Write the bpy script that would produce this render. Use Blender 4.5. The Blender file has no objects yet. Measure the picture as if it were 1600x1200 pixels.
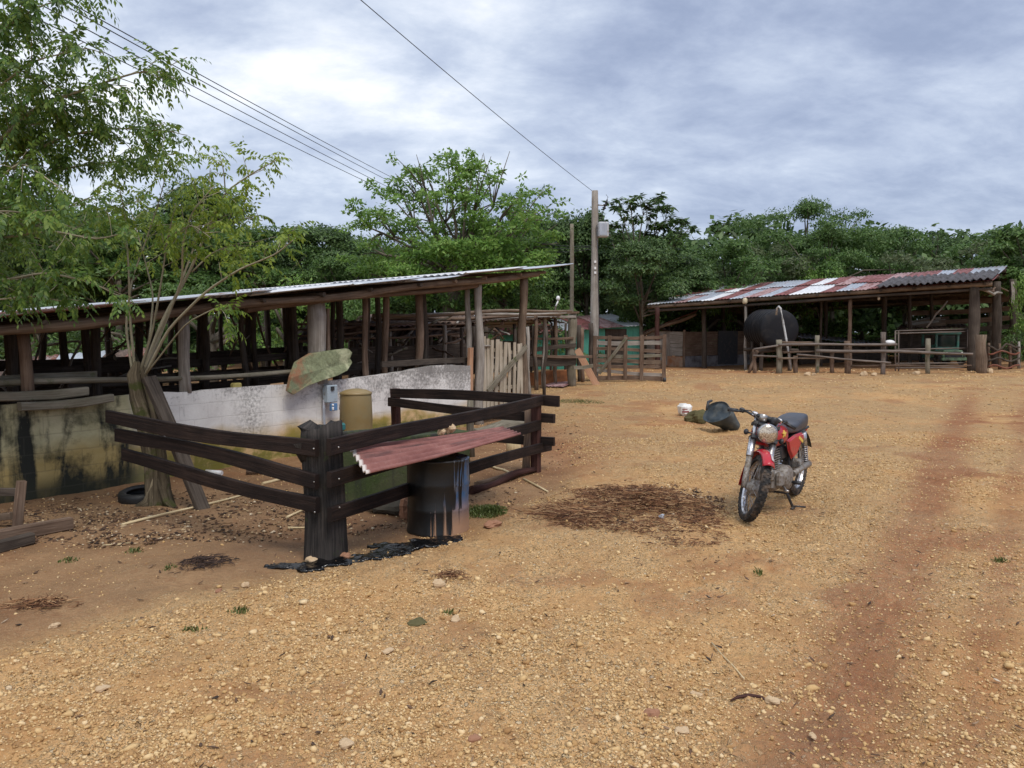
import bpy, math, random
import numpy as np
from mathutils import Vector, Matrix
random.seed(7)
R = math.radians
F = 1209.0            # focal length in photo pixels (1600 wide)
EYE = 1.7
PITCH = math.atan(80 / F)

# ---------------------------------------------------------------- camera, sky, sun, exposure
sc = bpy.context.scene
cam_data = bpy.data.cameras.new('camera')
cam = bpy.data.objects.new('camera', cam_data)
sc.collection.objects.link(cam)
cam.location = (0, 0, EYE)
cam.rotation_euler = (R(90) - PITCH, 0, 0)
cam_data.sensor_width = 36
cam_data.lens = 36 * F / 1600
cam_data.clip_end = 2000
sc.camera = cam

world = bpy.data.worlds.new('World')
sc.world = world
world.use_nodes = True
SUN_EL, SUN_AZ = R(58), R(152)      # azimuth clockwise from +Y

def build_world():
    nt = world.node_tree
    nt.nodes.clear()
    N, L = nt.nodes.new, nt.links.new
    out = N('ShaderNodeOutputWorld')
    bg = N('ShaderNodeBackground'); bg.inputs['Strength'].default_value = 0.1
    L(bg.outputs[0], out.inputs[0])
    sky = N('ShaderNodeTexSky'); sky.sky_type = 'NISHITA'; sky.sun_disc = False
    sky.sun_elevation = SUN_EL; sky.sun_rotation = SUN_AZ
    tc = N('ShaderNodeTexCoord')
    sep = N('ShaderNodeSeparateXYZ'); L(tc.outputs['Generated'], sep.inputs[0])
    def m(op, a, b=None, clamp=False):
        n = N('ShaderNodeMath'); n.operation = op; n.use_clamp = clamp
        for i, q in enumerate((a, b)):
            if q is None: continue
            if isinstance(q, (int, float)): n.inputs[i].default_value = q
            else: L(q, n.inputs[i])
        return n.outputs[0]
    zz = m('ADD', m('MAXIMUM', sep.outputs['Z'], 0.0), 0.34)
    cx = m('DIVIDE', sep.outputs['X'], zz); cy = m('DIVIDE', sep.outputs['Y'], zz)
    comb = N('ShaderNodeCombineXYZ'); L(cx, comb.inputs[0]); L(cy, comb.inputs[1])
    def noise(scale, detail, rough, off, dist=0.0, stretch=(1, 1, 1)):
        mp = N('ShaderNodeMapping'); mp.inputs['Location'].default_value = off
        mp.inputs['Scale'].default_value = stretch
        mp.inputs['Rotation'].default_value = (0, 0, R(-24))
        L(comb.outputs[0], mp.inputs['Vector'])
        n = N('ShaderNodeTexNoise'); n.inputs['Scale'].default_value = scale
        n.inputs['Detail'].default_value = detail; n.inputs['Roughness'].default_value = rough
        n.inputs['Distortion'].default_value = dist
        L(mp.outputs[0], n.inputs['Vector']); return n.outputs['Fac']
    big = noise(0.62, 3, 0.5, (3.1, 1.7, 0), 0.1, (0.8, 1.15, 1))
    mid = noise(1.9, 10, 0.60, (7.3, 2.1, 0), 0.15, (0.85, 1.15, 1))
    puff = noise(4.6, 8, 0.62, (2.3, 5.1, 0), 0.25, (0.8, 1.2, 1))
    s = m('ADD', m('MULTIPLY', big, 0.95), m('MULTIPLY', mid, 1.10))
    s = m('ADD', s, m('MULTIPLY', puff, 0.62))
    s = m('SUBTRACT', s, m('MULTIPLY', sep.outputs['X'], 0.30))      # brighter to the west, heavier to the east
    rel = N('ShaderNodeMapRange'); rel.inputs['From Min'].default_value = 1.03; rel.inputs['From Max'].default_value = 1.68
    L(s, rel.inputs['Value'])
    cr = N('ShaderNodeValToRGB'); L(rel.outputs[0], cr.inputs[0]); cr.color_ramp.interpolation = 'B_SPLINE'
    e = cr.color_ramp.elements
    e[0].position = 0.0; e[0].color = (0.25, 0.30, 0.43, 1)
    e[1].position = 1.0; e[1].color = (0.96, 0.96, 0.97, 1)
    for p, c in ((0.22, (0.34, 0.395, 0.53, 1)), (0.45, (0.47, 0.53, 0.65, 1)), (0.62, (0.60, 0.655, 0.75, 1)), (0.80, (0.76, 0.79, 0.85, 1))):
        k = e.new(p); k.color = c
    # bring the cloud layer to the same scale as the physical sky
    sc10 = N('ShaderNodeVectorMath'); sc10.operation = 'SCALE'; sc10.inputs['Scale'].default_value = 7.35
    L(cr.outputs[0], sc10.inputs[0])
    mix = N('ShaderNodeMix'); mix.data_type = 'RGBA'
    mix.inputs['Factor'].default_value = 0.90
    L(sky.outputs[0], mix.inputs['A']); L(sc10.outputs[0], mix.inputs['B'])
    L(mix.outputs['Result'], bg.inputs['Color'])
build_world()

sun_data = bpy.data.lights.new('sun', 'SUN')
sun_data.energy = 1.35; sun_data.angle = R(24); sun_data.color = (1.0, 0.95, 0.87)
sun = bpy.data.objects.new('sun', sun_data); sc.collection.objects.link(sun)
sd = Vector((math.sin(SUN_AZ) * math.cos(SUN_EL), math.cos(SUN_AZ) * math.cos(SUN_EL), math.sin(SUN_EL)))
sun.rotation_euler = sd.to_track_quat('Z', 'Y').to_euler()
sun.location = sd * 50
sc.view_settings.view_transform = 'Standard'; sc.view_settings.look = 'None'
sc.view_settings.exposure = 0.84; sc.view_settings.gamma = 1.0
sc.cycles.max_bounces = 6; sc.cycles.transparent_max_bounces = 6
sc.cycles.diffuse_bounces = 3; sc.cycles.glossy_bounces = 2; sc.cycles.transmission_bounces = 3

# ---------------------------------------------------------------- geometry helpers
def vnoise(x, y, seed=0):
    x = np.asarray(x, dtype=np.float64); y = np.asarray(y, dtype=np.float64)
    xi = np.floor(x).astype(np.int64); yi = np.floor(y).astype(np.int64)
    xf = x - xi; yf = y - yi
    u = xf * xf * (3 - 2 * xf); v = yf * yf * (3 - 2 * yf)
    def h(a, b):
        n = (a * 374761393 + b * 668265263 + seed * 974634777) & 0x7fffffff
        n = ((n ^ (n >> 13)) * 1274126177) & 0x7fffffff
        return ((n ^ (n >> 16)) & 0xffff) / 65535.0
    return ((h(xi, yi) * (1 - u) + h(xi + 1, yi) * u) * (1 - v) + (h(xi, yi + 1) * (1 - u) + h(xi + 1, yi + 1) * u) * v) * 2 - 1

def fbm(x, y, seed=0, octaves=4, gain=0.5):
    t = 0; a = 1.0; f = 1.0
    for o in range(octaves):
        t = t + a * vnoise(np.asarray(x) * f, np.asarray(y) * f, seed + o * 17)
        a *= gain; f *= 2.03
    return t

def sstep(a, b, x):
    t = np.clip((np.asarray(x, dtype=float) - a) / (b - a), 0, 1)
    return t * t * (3 - 2 * t)

cp, sp = math.cos(PITCH), math.sin(PITCH)
def ray(px, py):
    u, v = (px - 800) / F, (600 - py) / F
    return Vector((u, cp + v * sp, -sp + v * cp))
def to_px(x, y, z):
    dz = z - EYE
    dep = y * cp - dz * sp
    up = y * sp + dz * cp
    return 800 + F * x / dep, 600 - F * up / dep

MUD_EDGE = [(-900, 1300), (-300, 1130), (0, 1015), (110, 985), (240, 945), (430, 905), (560, 872), (700, 845), (800, 800), (880, 765), (905, 720), (875, 670), (840, 640), (830, 600), (800, 570)]
def mud_mask(px, py):
    ex = np.array([q[0] for q in MUD_EDGE[:9]], float); ey = np.array([q[1] for q in MUD_EDGE[:9]], float)
    yb = np.interp(px, ex, ey)
    low = sstep(26, -26, py - yb)                 # above the sloping boundary
    xs = np.array([905, 905, 905, 875, 840, 830]); ys = np.array([560, 720, 765, 670, 640, 600])
    xb = np.interp(py, [560, 600, 640, 670, 720, 765, 800], [800, 825, 840, 872, 902, 880, 802])
    rgt = sstep(25, -25, px - xb)
    return low * rgt

def terrain(x, y):
    x = np.asarray(x, float); y = np.asarray(y, float)
    z = sstep(13, 27, y) * (0.28 + 0.018 * np.clip(x - 4, -12, 14))
    z = z + sstep(30, 60, y) * 0.15
    px, py = to_px(x, np.maximum(y, 2.2), np.zeros_like(x))
    ahead = sstep(2.0, 3.5, y)
    z = z - 0.07 * mud_mask(px, py) * ahead * sstep(30, 16, y)
    # wheel ruts on the right
    c = 3.15 + (y - 5) * 0.165
    z = z - 0.028 * np.exp(-((x - c + 1.2 + 0.12 * np.sin(y * .8)) / 0.22) ** 2) * sstep(28, 10, y)
    z = z - 0.02 * np.exp(-((x - c - 0.3) / 0.22) ** 2) * sstep(28, 10, y)
    z = z + 0.05 * fbm(x * 0.35, y * 0.35, 3, 3)
    z = z + np.clip(.9 + .7 * vnoise(x * 3, y * 3, 51), 0, 2) * .045 * np.exp(-(((x - 1.22) / .62) ** 2 + ((y - 7.45) / .62) ** 2) ** 1.5)
    return z

def G(px, py, dz=0.0):
    d = ray(px, py); t = 5.0
    for _ in range(40):
        zt = float(terrain(d.x * t, d.y * t))
        if d.z > -1e-4: break
        t2 = (zt - EYE) / d.z
        t = t + 0.6 * (min(t2, 200) - t)
    p = Vector((0, 0, EYE)) + d * t
    p.z = float(terrain(p.x, p.y)) + dz
    return p
def W(px, py, y):
    d = ray(px, py)
    return Vector((0, 0, EYE)) + d * (y / d.y)
def ground_at(x, y, dz=0.0):
    return Vector((x, y, float(terrain(x, y)) + dz))

COL = sc.collection
def tag(o, label=None, cat=None, group=None, kind=None):
    if label: o['label'] = label
    if cat: o['category'] = cat
    if group: o['group'] = group
    if kind: o['kind'] = kind
    return o
def empty(name, loc, label=None, cat=None, group=None):
    o = bpy.data.objects.new(name, None); COL.objects.link(o)
    o.location = loc; o.empty_display_size = 0.2
    return tag(o, label, cat, group)
def wloc(o):
    v = Vector((0, 0, 0))
    while o is not None:
        v += o.location; o = o.parent
    return v

def frame_of(d, up=Vector((0, 0, 1))):
    d = d.normalized()
    if abs(d.dot(up)) > 0.95: up = Vector((0, 1, 0))
    s = d.cross(up).normalized()
    return s, s.cross(d).normalized()

class MB:
    def __init__(self):
        self.v = []; self.f = []; self.uv = []; self.mi = []; self.sm = []
    def add(self, vs, fs, uvs=None, mi=0, smooth=False):
        b = len(self.v)
        self.v += [Vector(q) for q in vs]
        for i, f in enumerate(fs):
            self.f.append([b + k for k in f])
            self.uv.append(uvs[i] if uvs else [(vs[k][0] + 0.37 * vs[k][1], vs[k][2] + 0.2 * vs[k][1]) for k in f])
            self.mi.append(mi); self.sm.append(smooth)
        return self
    def xf(self, M, start=0):
        for i in range(start, len(self.v)): self.v[i] = M @ self.v[i]
        return self
    def tube(self, pts, rad, n=10, mi=0, rough=0.0, caps=True, smooth=True, seed=None):
        pts = [Vector(p) for p in pts]
        if not isinstance(rad, (list, tuple)): rad = [rad] * len(pts)
        rr = random.Random(seed if seed is not None else random.random())
        ph = [rr.uniform(0, 6.28) for _ in range(4)]
        vs = []; L = 0; uvrow = []
        for i, p in enumerate(pts):
            d = (pts[min(i + 1, len(pts) - 1)] - pts[max(i - 1, 0)])
            if i: L += (pts[i] - pts[i - 1]).length
            s, u = frame_of(d)
            for k in range(n):
                a = 2 * math.pi * k / n
                q = rad[i] * (1 + rough * (0.5 * math.sin(a * 2 + ph[0] + L * 1.3) + 0.4 * math.sin(a * 3 + ph[1] - L * 2.1) + 0.35 * math.sin(a * 5 + ph[2] + L * .9) + rr.uniform(-.35, .35)))
                vs.append(p + s * (math.cos(a) * q) + u * (math.sin(a) * q))
            uvrow.append(L)
        fs = []; uvs = []
        o = rr.uniform(0, 9)
        c = 2 * math.pi * max(rad) / n
        for i in range(len(pts) - 1):
            for k in range(n):
                k2 = (k + 1) % n
                fs.append([i * n + k, i * n + k2, (i + 1) * n + k2, (i + 1) * n + k])
                uvs.append([(o + k * c, uvrow[i]), (o + (k + 1) * c, uvrow[i]), (o + (k + 1) * c, uvrow[i + 1]), (o + k * c, uvrow[i + 1])])
        self.add(vs, fs, uvs, mi, smooth)
        if caps:
            b = len(self.v) - len(vs)
            for idx, rev in ((0, True), (len(pts) - 1, False)):
                loop = [b + idx * n + k for k in range(n)]
                if not rev: loop = loop
                else: loop = loop[::-1]
                self.f.append(loop); self.uv.append([(o + 5 + math.cos(2 * math.pi * k / n) * rad[idx], math.sin(2 * math.pi * k / n) * rad[idx] * .1) for k in range(n)])
                self.mi.append(mi); self.sm.append(False)
        return self
    def log(self, a, b, r0, r1=None, n=9, seg=None, bend=0.02, rough=0.12, mi=0):
        a, b = Vector(a), Vector(b); r1 = r0 if r1 is None else r1
        L = (b - a).length
        seg = seg or max(3, int(L / 0.25)); seg = min(seg, 30)
        s, u = frame_of(b - a)
        p1, p2, k1 = random.uniform(0, 6), random.uniform(0, 6), random.uniform(2, 4)
        pts = []; rad = []
        for i in range(seg + 1):
            t = i / seg
            w = math.sin(math.pi * t)
            pts.append(a.lerp(b, t) + s * (bend * L * w * math.sin(k1 * t * 2 + p1)) + u * (bend * L * w * math.sin(k1 * t * 1.7 + p2)))
            rad.append(r0 + (r1 - r0) * t + r0 * .06 * math.sin(t * 11 + p1))
        return self.tube(pts, rad, n, mi, rough)
    def plank(self, a, b, w, t, up=(0, 0, 1), mi=0, warp=0.006, seg=None, wend=None):
        """board from a to b, width w along up, thickness t"""
        a, b, up = Vector(a), Vector(b), Vector(up)
        d = (b - a); L = d.length; dn = d.normalized()
        side = dn.cross(up)
        if side.length < 1e-3: side = dn.cross(Vector((0, 1, 0)))
        side.normalize(); up = side.cross(dn).normalized()
        seg = seg or max(2, min(16, int(L / 0.3)))
        ph = random.uniform(0, 6); o = random.uniform(0, 9)
        vs = []; wend = w if wend is None else wend
        bev = min(w, t) * .12
        for i in range(seg + 1):
            q = i / seg; c = a.lerp(b, q) + up * (warp * math.sin(q * 5 + ph)) + side * (warp * math.sin(q * 4 + ph * 2))
            ww = (w + (wend - w) * q) * (1 + .05 * math.sin(q * 9 + ph)) / 2; tt = t / 2
            for (x, y) in ((-tt + bev, -ww), (tt - bev, -ww), (tt, -ww + bev), (tt, ww - bev), (tt - bev, ww), (-tt + bev, ww), (-tt, ww - bev), (-tt, -ww + bev)):
                vs.append(c + side * x + up * (y + random.uniform(-1, 1) * w * .008))
        fs = []; uvs = []
        prof = [0, t, t, t + w, t + w, 2 * t + w, 2 * t + w, 2 * t + 2 * w, 2 * t + 2 * w]
        for i in range(seg):
            for k in range(8):
                k2 = (k + 1) % 8
                fs.append([i * 8 + k, i * 8 + k2, (i + 1) * 8 + k2, (i + 1) * 8 + k])
                v0, v1 = L * i / seg, L * (i + 1) / seg
                uvs.append([(o + prof[k], v0), (o + prof[k + 1], v0), (o + prof[k + 1], v1), (o + prof[k], v1)])
        fs.append([k for k in range(8)][::-1]); uvs.append([(o, 0)] * 8)
        fs.append([seg * 8 + k for k in range(8)]); uvs.append([(o, 0)] * 8)
        return self.add(vs, fs, uvs, mi)
    def box(self, c, s, rot=0.0, mi=0, bev=0.0, M=None):
        x, y, z = s[0] / 2, s[1] / 2, s[2] / 2
        if bev <= 0: bev = min(x, y, z) * .08
        b = bev
        vs = []
        # chamfered box: 24 verts
        sg = [(i, j, k) for i in (-1, 1) for j in (-1, 1) for k in (-1, 1)]
        idx = {}
        for (i, j, k) in sg:
            for ax in range(3):
                p = [i * (x - b), j * (y - b), k * (z - b)]
                p[ax] = (i, j, k)[ax] * (x, y, z)[ax]
                idx[(i, j, k, ax)] = len(vs); vs.append(Vector(p))
        fs = []
        for ax in range(3):
            for sgn in (-1, 1):
                o = [q for q in range(3) if q != ax]
                loop = []
                for (u, v) in ((-1, -1), (1, -1), (1, 1), (-1, 1)):
                    t = [0, 0, 0]; t[ax] = sgn; t[o[0]] = u; t[o[1]] = v
                    loop.append(idx[(t[0], t[1], t[2], ax)])
                if (sgn < 0) != (ax == 1): loop = loop[::-1]
                fs.append(loop)
        for ax in range(3):
            o = [q for q in range(3) if q != ax]
            for u in (-1, 1):
                for v in (-1, 1):
                    def vi(w, a):
                        t = [0, 0, 0]; t[ax] = w; t[o[0]] = u; t[o[1]] = v
                        return idx[(t[0], t[1], t[2], a)]
                    fs.append([vi(-1, o[0]), vi(1, o[0]), vi(1, o[1]), vi(-1, o[1])])
        for (i, j, k) in sg: fs.append([idx[(i, j, k, 0)], idx[(i, j, k, 1)], idx[(i, j, k, 2)]])
        T = Matrix.Translation(Vector(c)) @ (M if M is not None else Matrix.Rotation(rot, 4, 'Z'))
        return self.add([T @ q for q in vs], fs, None, mi)
    def lathe(self, prof, n=24, M=None, mi=0, jit=0.0, arc=(0, 2 * math.pi)):
        """prof: (radius, z) pairs; turned about local Z then moved by M"""
        M = M or Matrix.Identity(4)
        full = arc[1] - arc[0] > 6.28
        m = n if full else n + 1
        vs = []
        for (r, z) in prof:
            for k in range(m):
                a = arc[0] + (arc[1] - arc[0]) * k / n
                q = r * (1 + random.uniform(-jit, jit))
                vs.append(M @ Vector((math.cos(a) * q, math.sin(a) * q, z)))
        fs = []; uvs = []; rm = max(p[0] for p in prof)
        l = 0
        for i in range(len(prof) - 1):
            dl = math.hypot(prof[i + 1][0] - prof[i][0], prof[i + 1][1] - prof[i][1])
            for k in range(n):
                k2 = (k + 1) % m
                fs.append([i * m + k, i * m + k2, (i + 1) * m + k2, (i + 1) * m + k])
                c = 6.28 * rm / n
                uvs.append([(k * c, l), (k * c + c, l), (k * c + c, l + dl), (k * c, l + dl)])
            l += dl
        return self.add(vs, fs, uvs, mi, True)
    def ball(self, c, r, n=12, mi=0, jit=0.0, M=None):
        r = (r, r, r) if isinstance(r, (int, float)) else r
        prof = [(max(1e-4, math.sin(math.pi * i / (n // 2 + 1))), -math.cos(math.pi * i / (n // 2 + 1))) for i in range(n // 2 + 2)]
        T = Matrix.Translation(Vector(c)) @ (M or Matrix.Identity(4)) @ Matrix.Diagonal((r[0], r[1], r[2], 1))
        return self.lathe(prof, n, T, mi, jit)
    def ring(self, c, Rr, r, axis=(0, 1, 0), n=32, k=8, mi=0, prof=None):
        q = Vector(axis).to_track_quat('Z', 'Y').to_matrix().to_4x4()
        M = Matrix.Translation(Vector(c)) @ q
        if prof is None:
            prof = [(Rr + r * math.cos(2 * math.pi * i / k), r * math.sin(2 * math.pi * i / k)) for i in range(k + 1)]
        return self.lathe(prof, n, M, mi)
    def sheet(self, c00, c10, c01, c11, pitch=0.08, amp=0.012, nv=6, mi=0, sag=0.0, flat=False, spp=4):
        """corrugated sheet; the waves cross the 0->1 (u) direction, ridges run along v"""
        c00, c10, c01, c11 = map(Vector, (c00, c10, c01, c11))
        W_ = (c10 - c00).length; Lh = (c01 - c00).length
        nu = max(2, int(W_ / pitch * spp)); nm = (c10 - c00).cross(c01 - c00).normalized()
        if nm.z < 0: nm = -nm
        vs = []
        for j in range(nv + 1):
            for i in range(nu + 1):
                u, v = i / nu, j / nv
                p = c00.lerp(c10, u).lerp(c01.lerp(c11, u), v)
                a = 0 if flat else amp * math.sin(2 * math.pi * u * W_ / pitch)
                vs.append(p + nm * a + Vector((0, 0, -sag * math.sin(math.pi * v) + random.uniform(-1, 1) * amp * .12)))
        fs = []; uvs = []; o = random.uniform(0, 20)
        for j in range(nv):
            for i in range(nu):
                fs.append([j * (nu + 1) + i, j * (nu + 1) + i + 1, (j + 1) * (nu + 1) + i + 1, (j + 1) * (nu + 1) + i])
                uvs.append([(o + W_ * i / nu, Lh * j / nv), (o + W_ * (i + 1) / nu, Lh * j / nv), (o + W_ * (i + 1) / nu, Lh * (j + 1) / nv), (o + W_ * i / nu, Lh * (j + 1) / nv)])
        return self.add(vs, fs, uvs, mi, True)
    def prism(self, outline, depth, M=None, mi=0):
        """outline in local XZ, thickness along local Y"""
        M = M or Matrix.Identity(4); n = len(outline)
        vs = [M @ Vector((x, 0, z)) for x, z in outline] + [M @ Vector((x, depth, z)) for x, z in outline]
        fs = [list(range(n)), list(range(2 * n - 1, n - 1, -1))] + [[(k + 1) % n, k, n + k, n + (k + 1) % n] for k in range(n)]
        return self.add(vs, fs, None, mi)
    def build(self, name, mats, parent=None, solid=0.0, origin=None, bevel=0.0, sub=0):
        me = bpy.data.meshes.new(name)
        if parent is not None: o_ = wloc(parent)
        elif origin is not None: o_ = Vector(origin)
        else:
            xs = [q.x for q in self.v]; ys = [q.y for q in self.v]
            o_ = Vector(((min(xs) + max(xs)) / 2, (min(ys) + max(ys)) / 2, min(q.z for q in self.v)))
        me.from_pydata([q - o_ for q in self.v], [], self.f)
        uvl = me.uv_layers.new(name='UVMap')
        flat = [c for u in self.uv for q in u for c in q]
        uvl.data.foreach_set('uv', flat)
        mats = mats if isinstance(mats, (list, tuple)) else [mats]
        for m_ in mats: me.materials.append(m_)
        me.polygons.foreach_set('material_index', self.mi)
        me.polygons.foreach_set('use_smooth', self.sm)
        me.update()
        o = bpy.data.objects.new(name, me); COL.objects.link(o)
        if parent is not None:
            o.parent = parent
        else: o.location = o_
        if solid:
            md = o.modifiers.new('thickness', 'SOLIDIFY'); md.thickness = solid; md.offset = 0
        if bevel:
            md = o.modifiers.new('bevel', 'BEVEL'); md.width = bevel; md.segments = 2; md.limit_method = 'ANGLE'
        if sub:
            md = o.modifiers.new('sub', 'SUBSURF'); md.levels = sub; md.render_levels = sub
        return o

def np_mesh(name, verts, faces, mat, parent=None, smooth=False, origin=None):
    """verts (n,3) numpy; faces (m,k) numpy; one mesh object"""
    me = bpy.data.meshes.new(name)
    if parent is not None: o_ = wloc(parent)
    else: o_ = Vector(origin) if origin is not None else Vector((0, 0, 0))
    verts = verts - np.array(o_[:])
    me.vertices.add(len(verts)); me.vertices.foreach_set('co', verts.astype(np.float32).ravel())
    k = faces.shape[1]
    me.loops.add(faces.size); me.loops.foreach_set('vertex_index', faces.astype(np.int32).ravel())
    me.polygons.add(len(faces)); me.polygons.foreach_set('loop_start', (np.arange(len(faces)) * k).astype(np.int32))
    me.update(calc_edges=True)
    if smooth: me.polygons.foreach_set('use_smooth', np.ones(len(faces), dtype=bool))
    me.materials.append(mat)
    o = bpy.data.objects.new(name, me); COL.objects.link(o)
    if parent is not None: o.parent = parent
    else: o.location = o_
    return o

# ---------------------------------------------------------------- materials
def mat(name):
    m = bpy.data.materials.new(name); m.use_nodes = True
    nt = m.node_tree; b = nt.nodes['Principled BSDF']
    return m, nt, b
class NT:
    def __init__(self, nt): self.nt = nt
    def n(self, t, **k):
        q = self.nt.nodes.new(t)
        for a, b in k.items(): setattr(q, a, b)
        return q
    def l(self, a, b): self.nt.links.new(a, b)
    def noise(self, vec, scale, detail=4, rough=0.55, dist=0.0):
        q = self.n('ShaderNodeTexNoise'); q.inputs['Scale'].default_value = scale; q.inputs['Detail'].default_value = detail
        q.inputs['Roughness'].default_value = rough; q.inputs['Distortion'].default_value = dist
        self.l(vec, q.inputs['Vector']); return q.outputs['Fac']
    def map(self, vec, scale, loc=(0, 0, 0)):
        q = self.n('ShaderNodeMapping'); q.inputs['Scale'].default_value = scale; q.inputs['Location'].default_value = loc
        self.l(vec, q.inputs['Vector']); return q.outputs[0]
    def ramp(self, fac, stops):
        q = self.n('ShaderNodeValToRGB'); e = q.color_ramp.elements
        while len(e) < len(stops): e.new(0.5)
        for i, (p, c) in enumerate(stops):
            e[i].position = p; e[i].color = (*c, 1) if len(c) == 3 else c
        self.l(fac, q.inputs[0]); return q.outputs[0]
    def mix(self, fac, a, b, mode='MIX'):
        q = self.n('ShaderNodeMix', data_type='RGBA', blend_type=mode)
        for s, k in ((fac, 'Factor'), (a, 'A'), (b, 'B')):
            if isinstance(s, (int, float)): q.inputs[k].default_value = s
            elif isinstance(s, tuple): q.inputs[k].default_value = (*s, 1) if len(s) == 3 else s
            else: self.l(s, q.inputs[k])
        return q.outputs['Result']
    def math(self, op, a, b=None, clamp=False):
        q = self.n('ShaderNodeMath', operation=op, use_clamp=clamp)
        for i, s in enumerate((a, b)):
            if s is None: continue
            if isinstance(s, (int, float)): q.inputs[i].default_value = s
            else: self.l(s, q.inputs[i])
        return q.outputs[0]
    def rng(self, v, a, b, c=0.0, d=1.0):
        q = self.n('ShaderNodeMapRange'); q.inputs['From Min'].default_value = a; q.inputs['From Max'].default_value = b
        q.inputs['To Min'].default_value = c; q.inputs['To Max'].default_value = d
        self.l(v, q.inputs['Value']); return q.outputs[0]
    def bump(self, h, strength, dist, bsdf, normal=None):
        q = self.n('ShaderNodeBump'); q.inputs['Strength'].default_value = strength; q.inputs['Distance'].default_value = dist
        self.l(h, q.inputs['Height'])
        if normal is not None: self.l(normal, q.inputs['Normal'])
        if bsdf is not None: self.l(q.outputs[0], bsdf.inputs['Normal'])
        return q.outputs[0]

def wood_mat(name, dark, mid, light, rough=0.85, moss=None, moss_amt=0.0, spec=0.2):
    m, nt, b = mat(name); t = NT(nt)
    tc = t.n('ShaderNodeTexCoord'); geo = t.n('ShaderNodeNewGeometry')
    uv = t.map(tc.outputs['UV'], (38, 1.6, 1))
    n1 = t.noise(uv, 1.0, 6, 0.65, 0.6)
    uv2 = t.map(tc.outputs['UV'], (150, 5, 1))
    n2 = t.noise(uv2, 1.0, 3, 0.6)
    n3 = t.noise(tc.outputs['Object'], 2.2, 4, 0.6)
    s = t.math('ADD', t.math('MULTIPLY', n1, 0.6), t.math('MULTIPLY', n2, 0.15))
    s = t.math('ADD', s, t.math('MULTIPLY', n3, 0.35))
    s = t.math('ADD', s, t.math('MULTIPLY', geo.outputs['Random Per Island'], 0.16))
    c = t.ramp(s, [(0.42, dark), (0.60, mid), (0.80, light)])
    if moss:
        mm = t.ramp(t.noise(tc.outputs['Object'], 6, 5, 0.65), [(0.62 - moss_amt * .3, (0, 0, 0)), (0.72 - moss_amt * .3, (1, 1, 1))])
        c = t.mix(mm, c, moss)
    t.l(c, b.inputs['Base Color']); b.inputs['Roughness'].default_value = rough
    b.inputs['Specular IOR Level'].default_value = spec
    t.bump(t.math('ADD', n1, t.math('MULTIPLY', n2, .5)), 0.6, 0.012, b)
    return m

def plain_mat(name, col, rough=0.5, metal=0.0, dirt=None, dirt_amt=0.5, scale=8, bump=0.0, spec=0.5, coat=0.0):
    m, nt, b = mat(name); t = NT(nt)
    tc = t.n('ShaderNodeTexCoord')
    n = t.noise(tc.outputs['Object'], scale, 6, 0.62)
    n2 = t.noise(tc.outputs['Object'], scale * 5, 3, 0.5)
    c = t.mix(t.rng(n2, .3, .7, 0, .25), col, tuple(x * .72 for x in col))
    if dirt:
        f = t.rng(n, 0.62 - dirt_amt * .35, 0.78 - dirt_amt * .25)
        c = t.mix(f, c, dirt)
        t.l(t.rng(f, 0, 1, rough, min(1, rough + .35)), b.inputs['Roughness'])
    else: t.l(t.rng(n, .3, .7, rough * .85, min(1, rough * 1.15)), b.inputs['Roughness'])
    t.l(c, b.inputs['Base Color']); b.inputs['Metallic'].default_value = metal
    b.inputs['Specular IOR Level'].default_value = spec; b.inputs['Coat Weight'].default_value = coat
    if bump: t.bump(n2, bump, 0.01, b)
    return m

def metal_sheet_mat(name, base, rust, rust_amt, rough=0.45, metal=0.6):
    m, nt, b = mat(name); t = NT(nt)
    tc = t.n('ShaderNodeTexCoord'); geo = t.n('ShaderNodeNewGeometry')
    n = t.noise(t.map(tc.outputs['UV'], (3.0, 1.0, 1)), 1.6, 7, 0.68, 0.3)
    n2 = t.noise(t.map(tc.outputs['UV'], (14, 2.2, 1)), 1.0, 5, 0.6)
    f = t.math('ADD', n, t.math('MULTIPLY', t.math('SUBTRACT', geo.outputs['Random Per Island'], .5), .22))
    f = t.rng(f, 0.66 - rust_amt * .4, 0.76 - rust_amt * .36)
    c0 = t.mix(t.rng(n2, .3, .7), base, tuple(x * .68 for x in base))
    c = t.mix(f, c0, t.mix(n2, rust, tuple(x * .45 for x in rust)))
    t.l(c, b.inputs['Base Color'])
    t.l(t.rng(f, 0, 1, rough, .9), b.inputs['Roughness']); t.l(t.rng(f, 0, 1, metal, 0), b.inputs['Metallic'])
    t.bump(n2, .3, .006, b)
    return m

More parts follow.
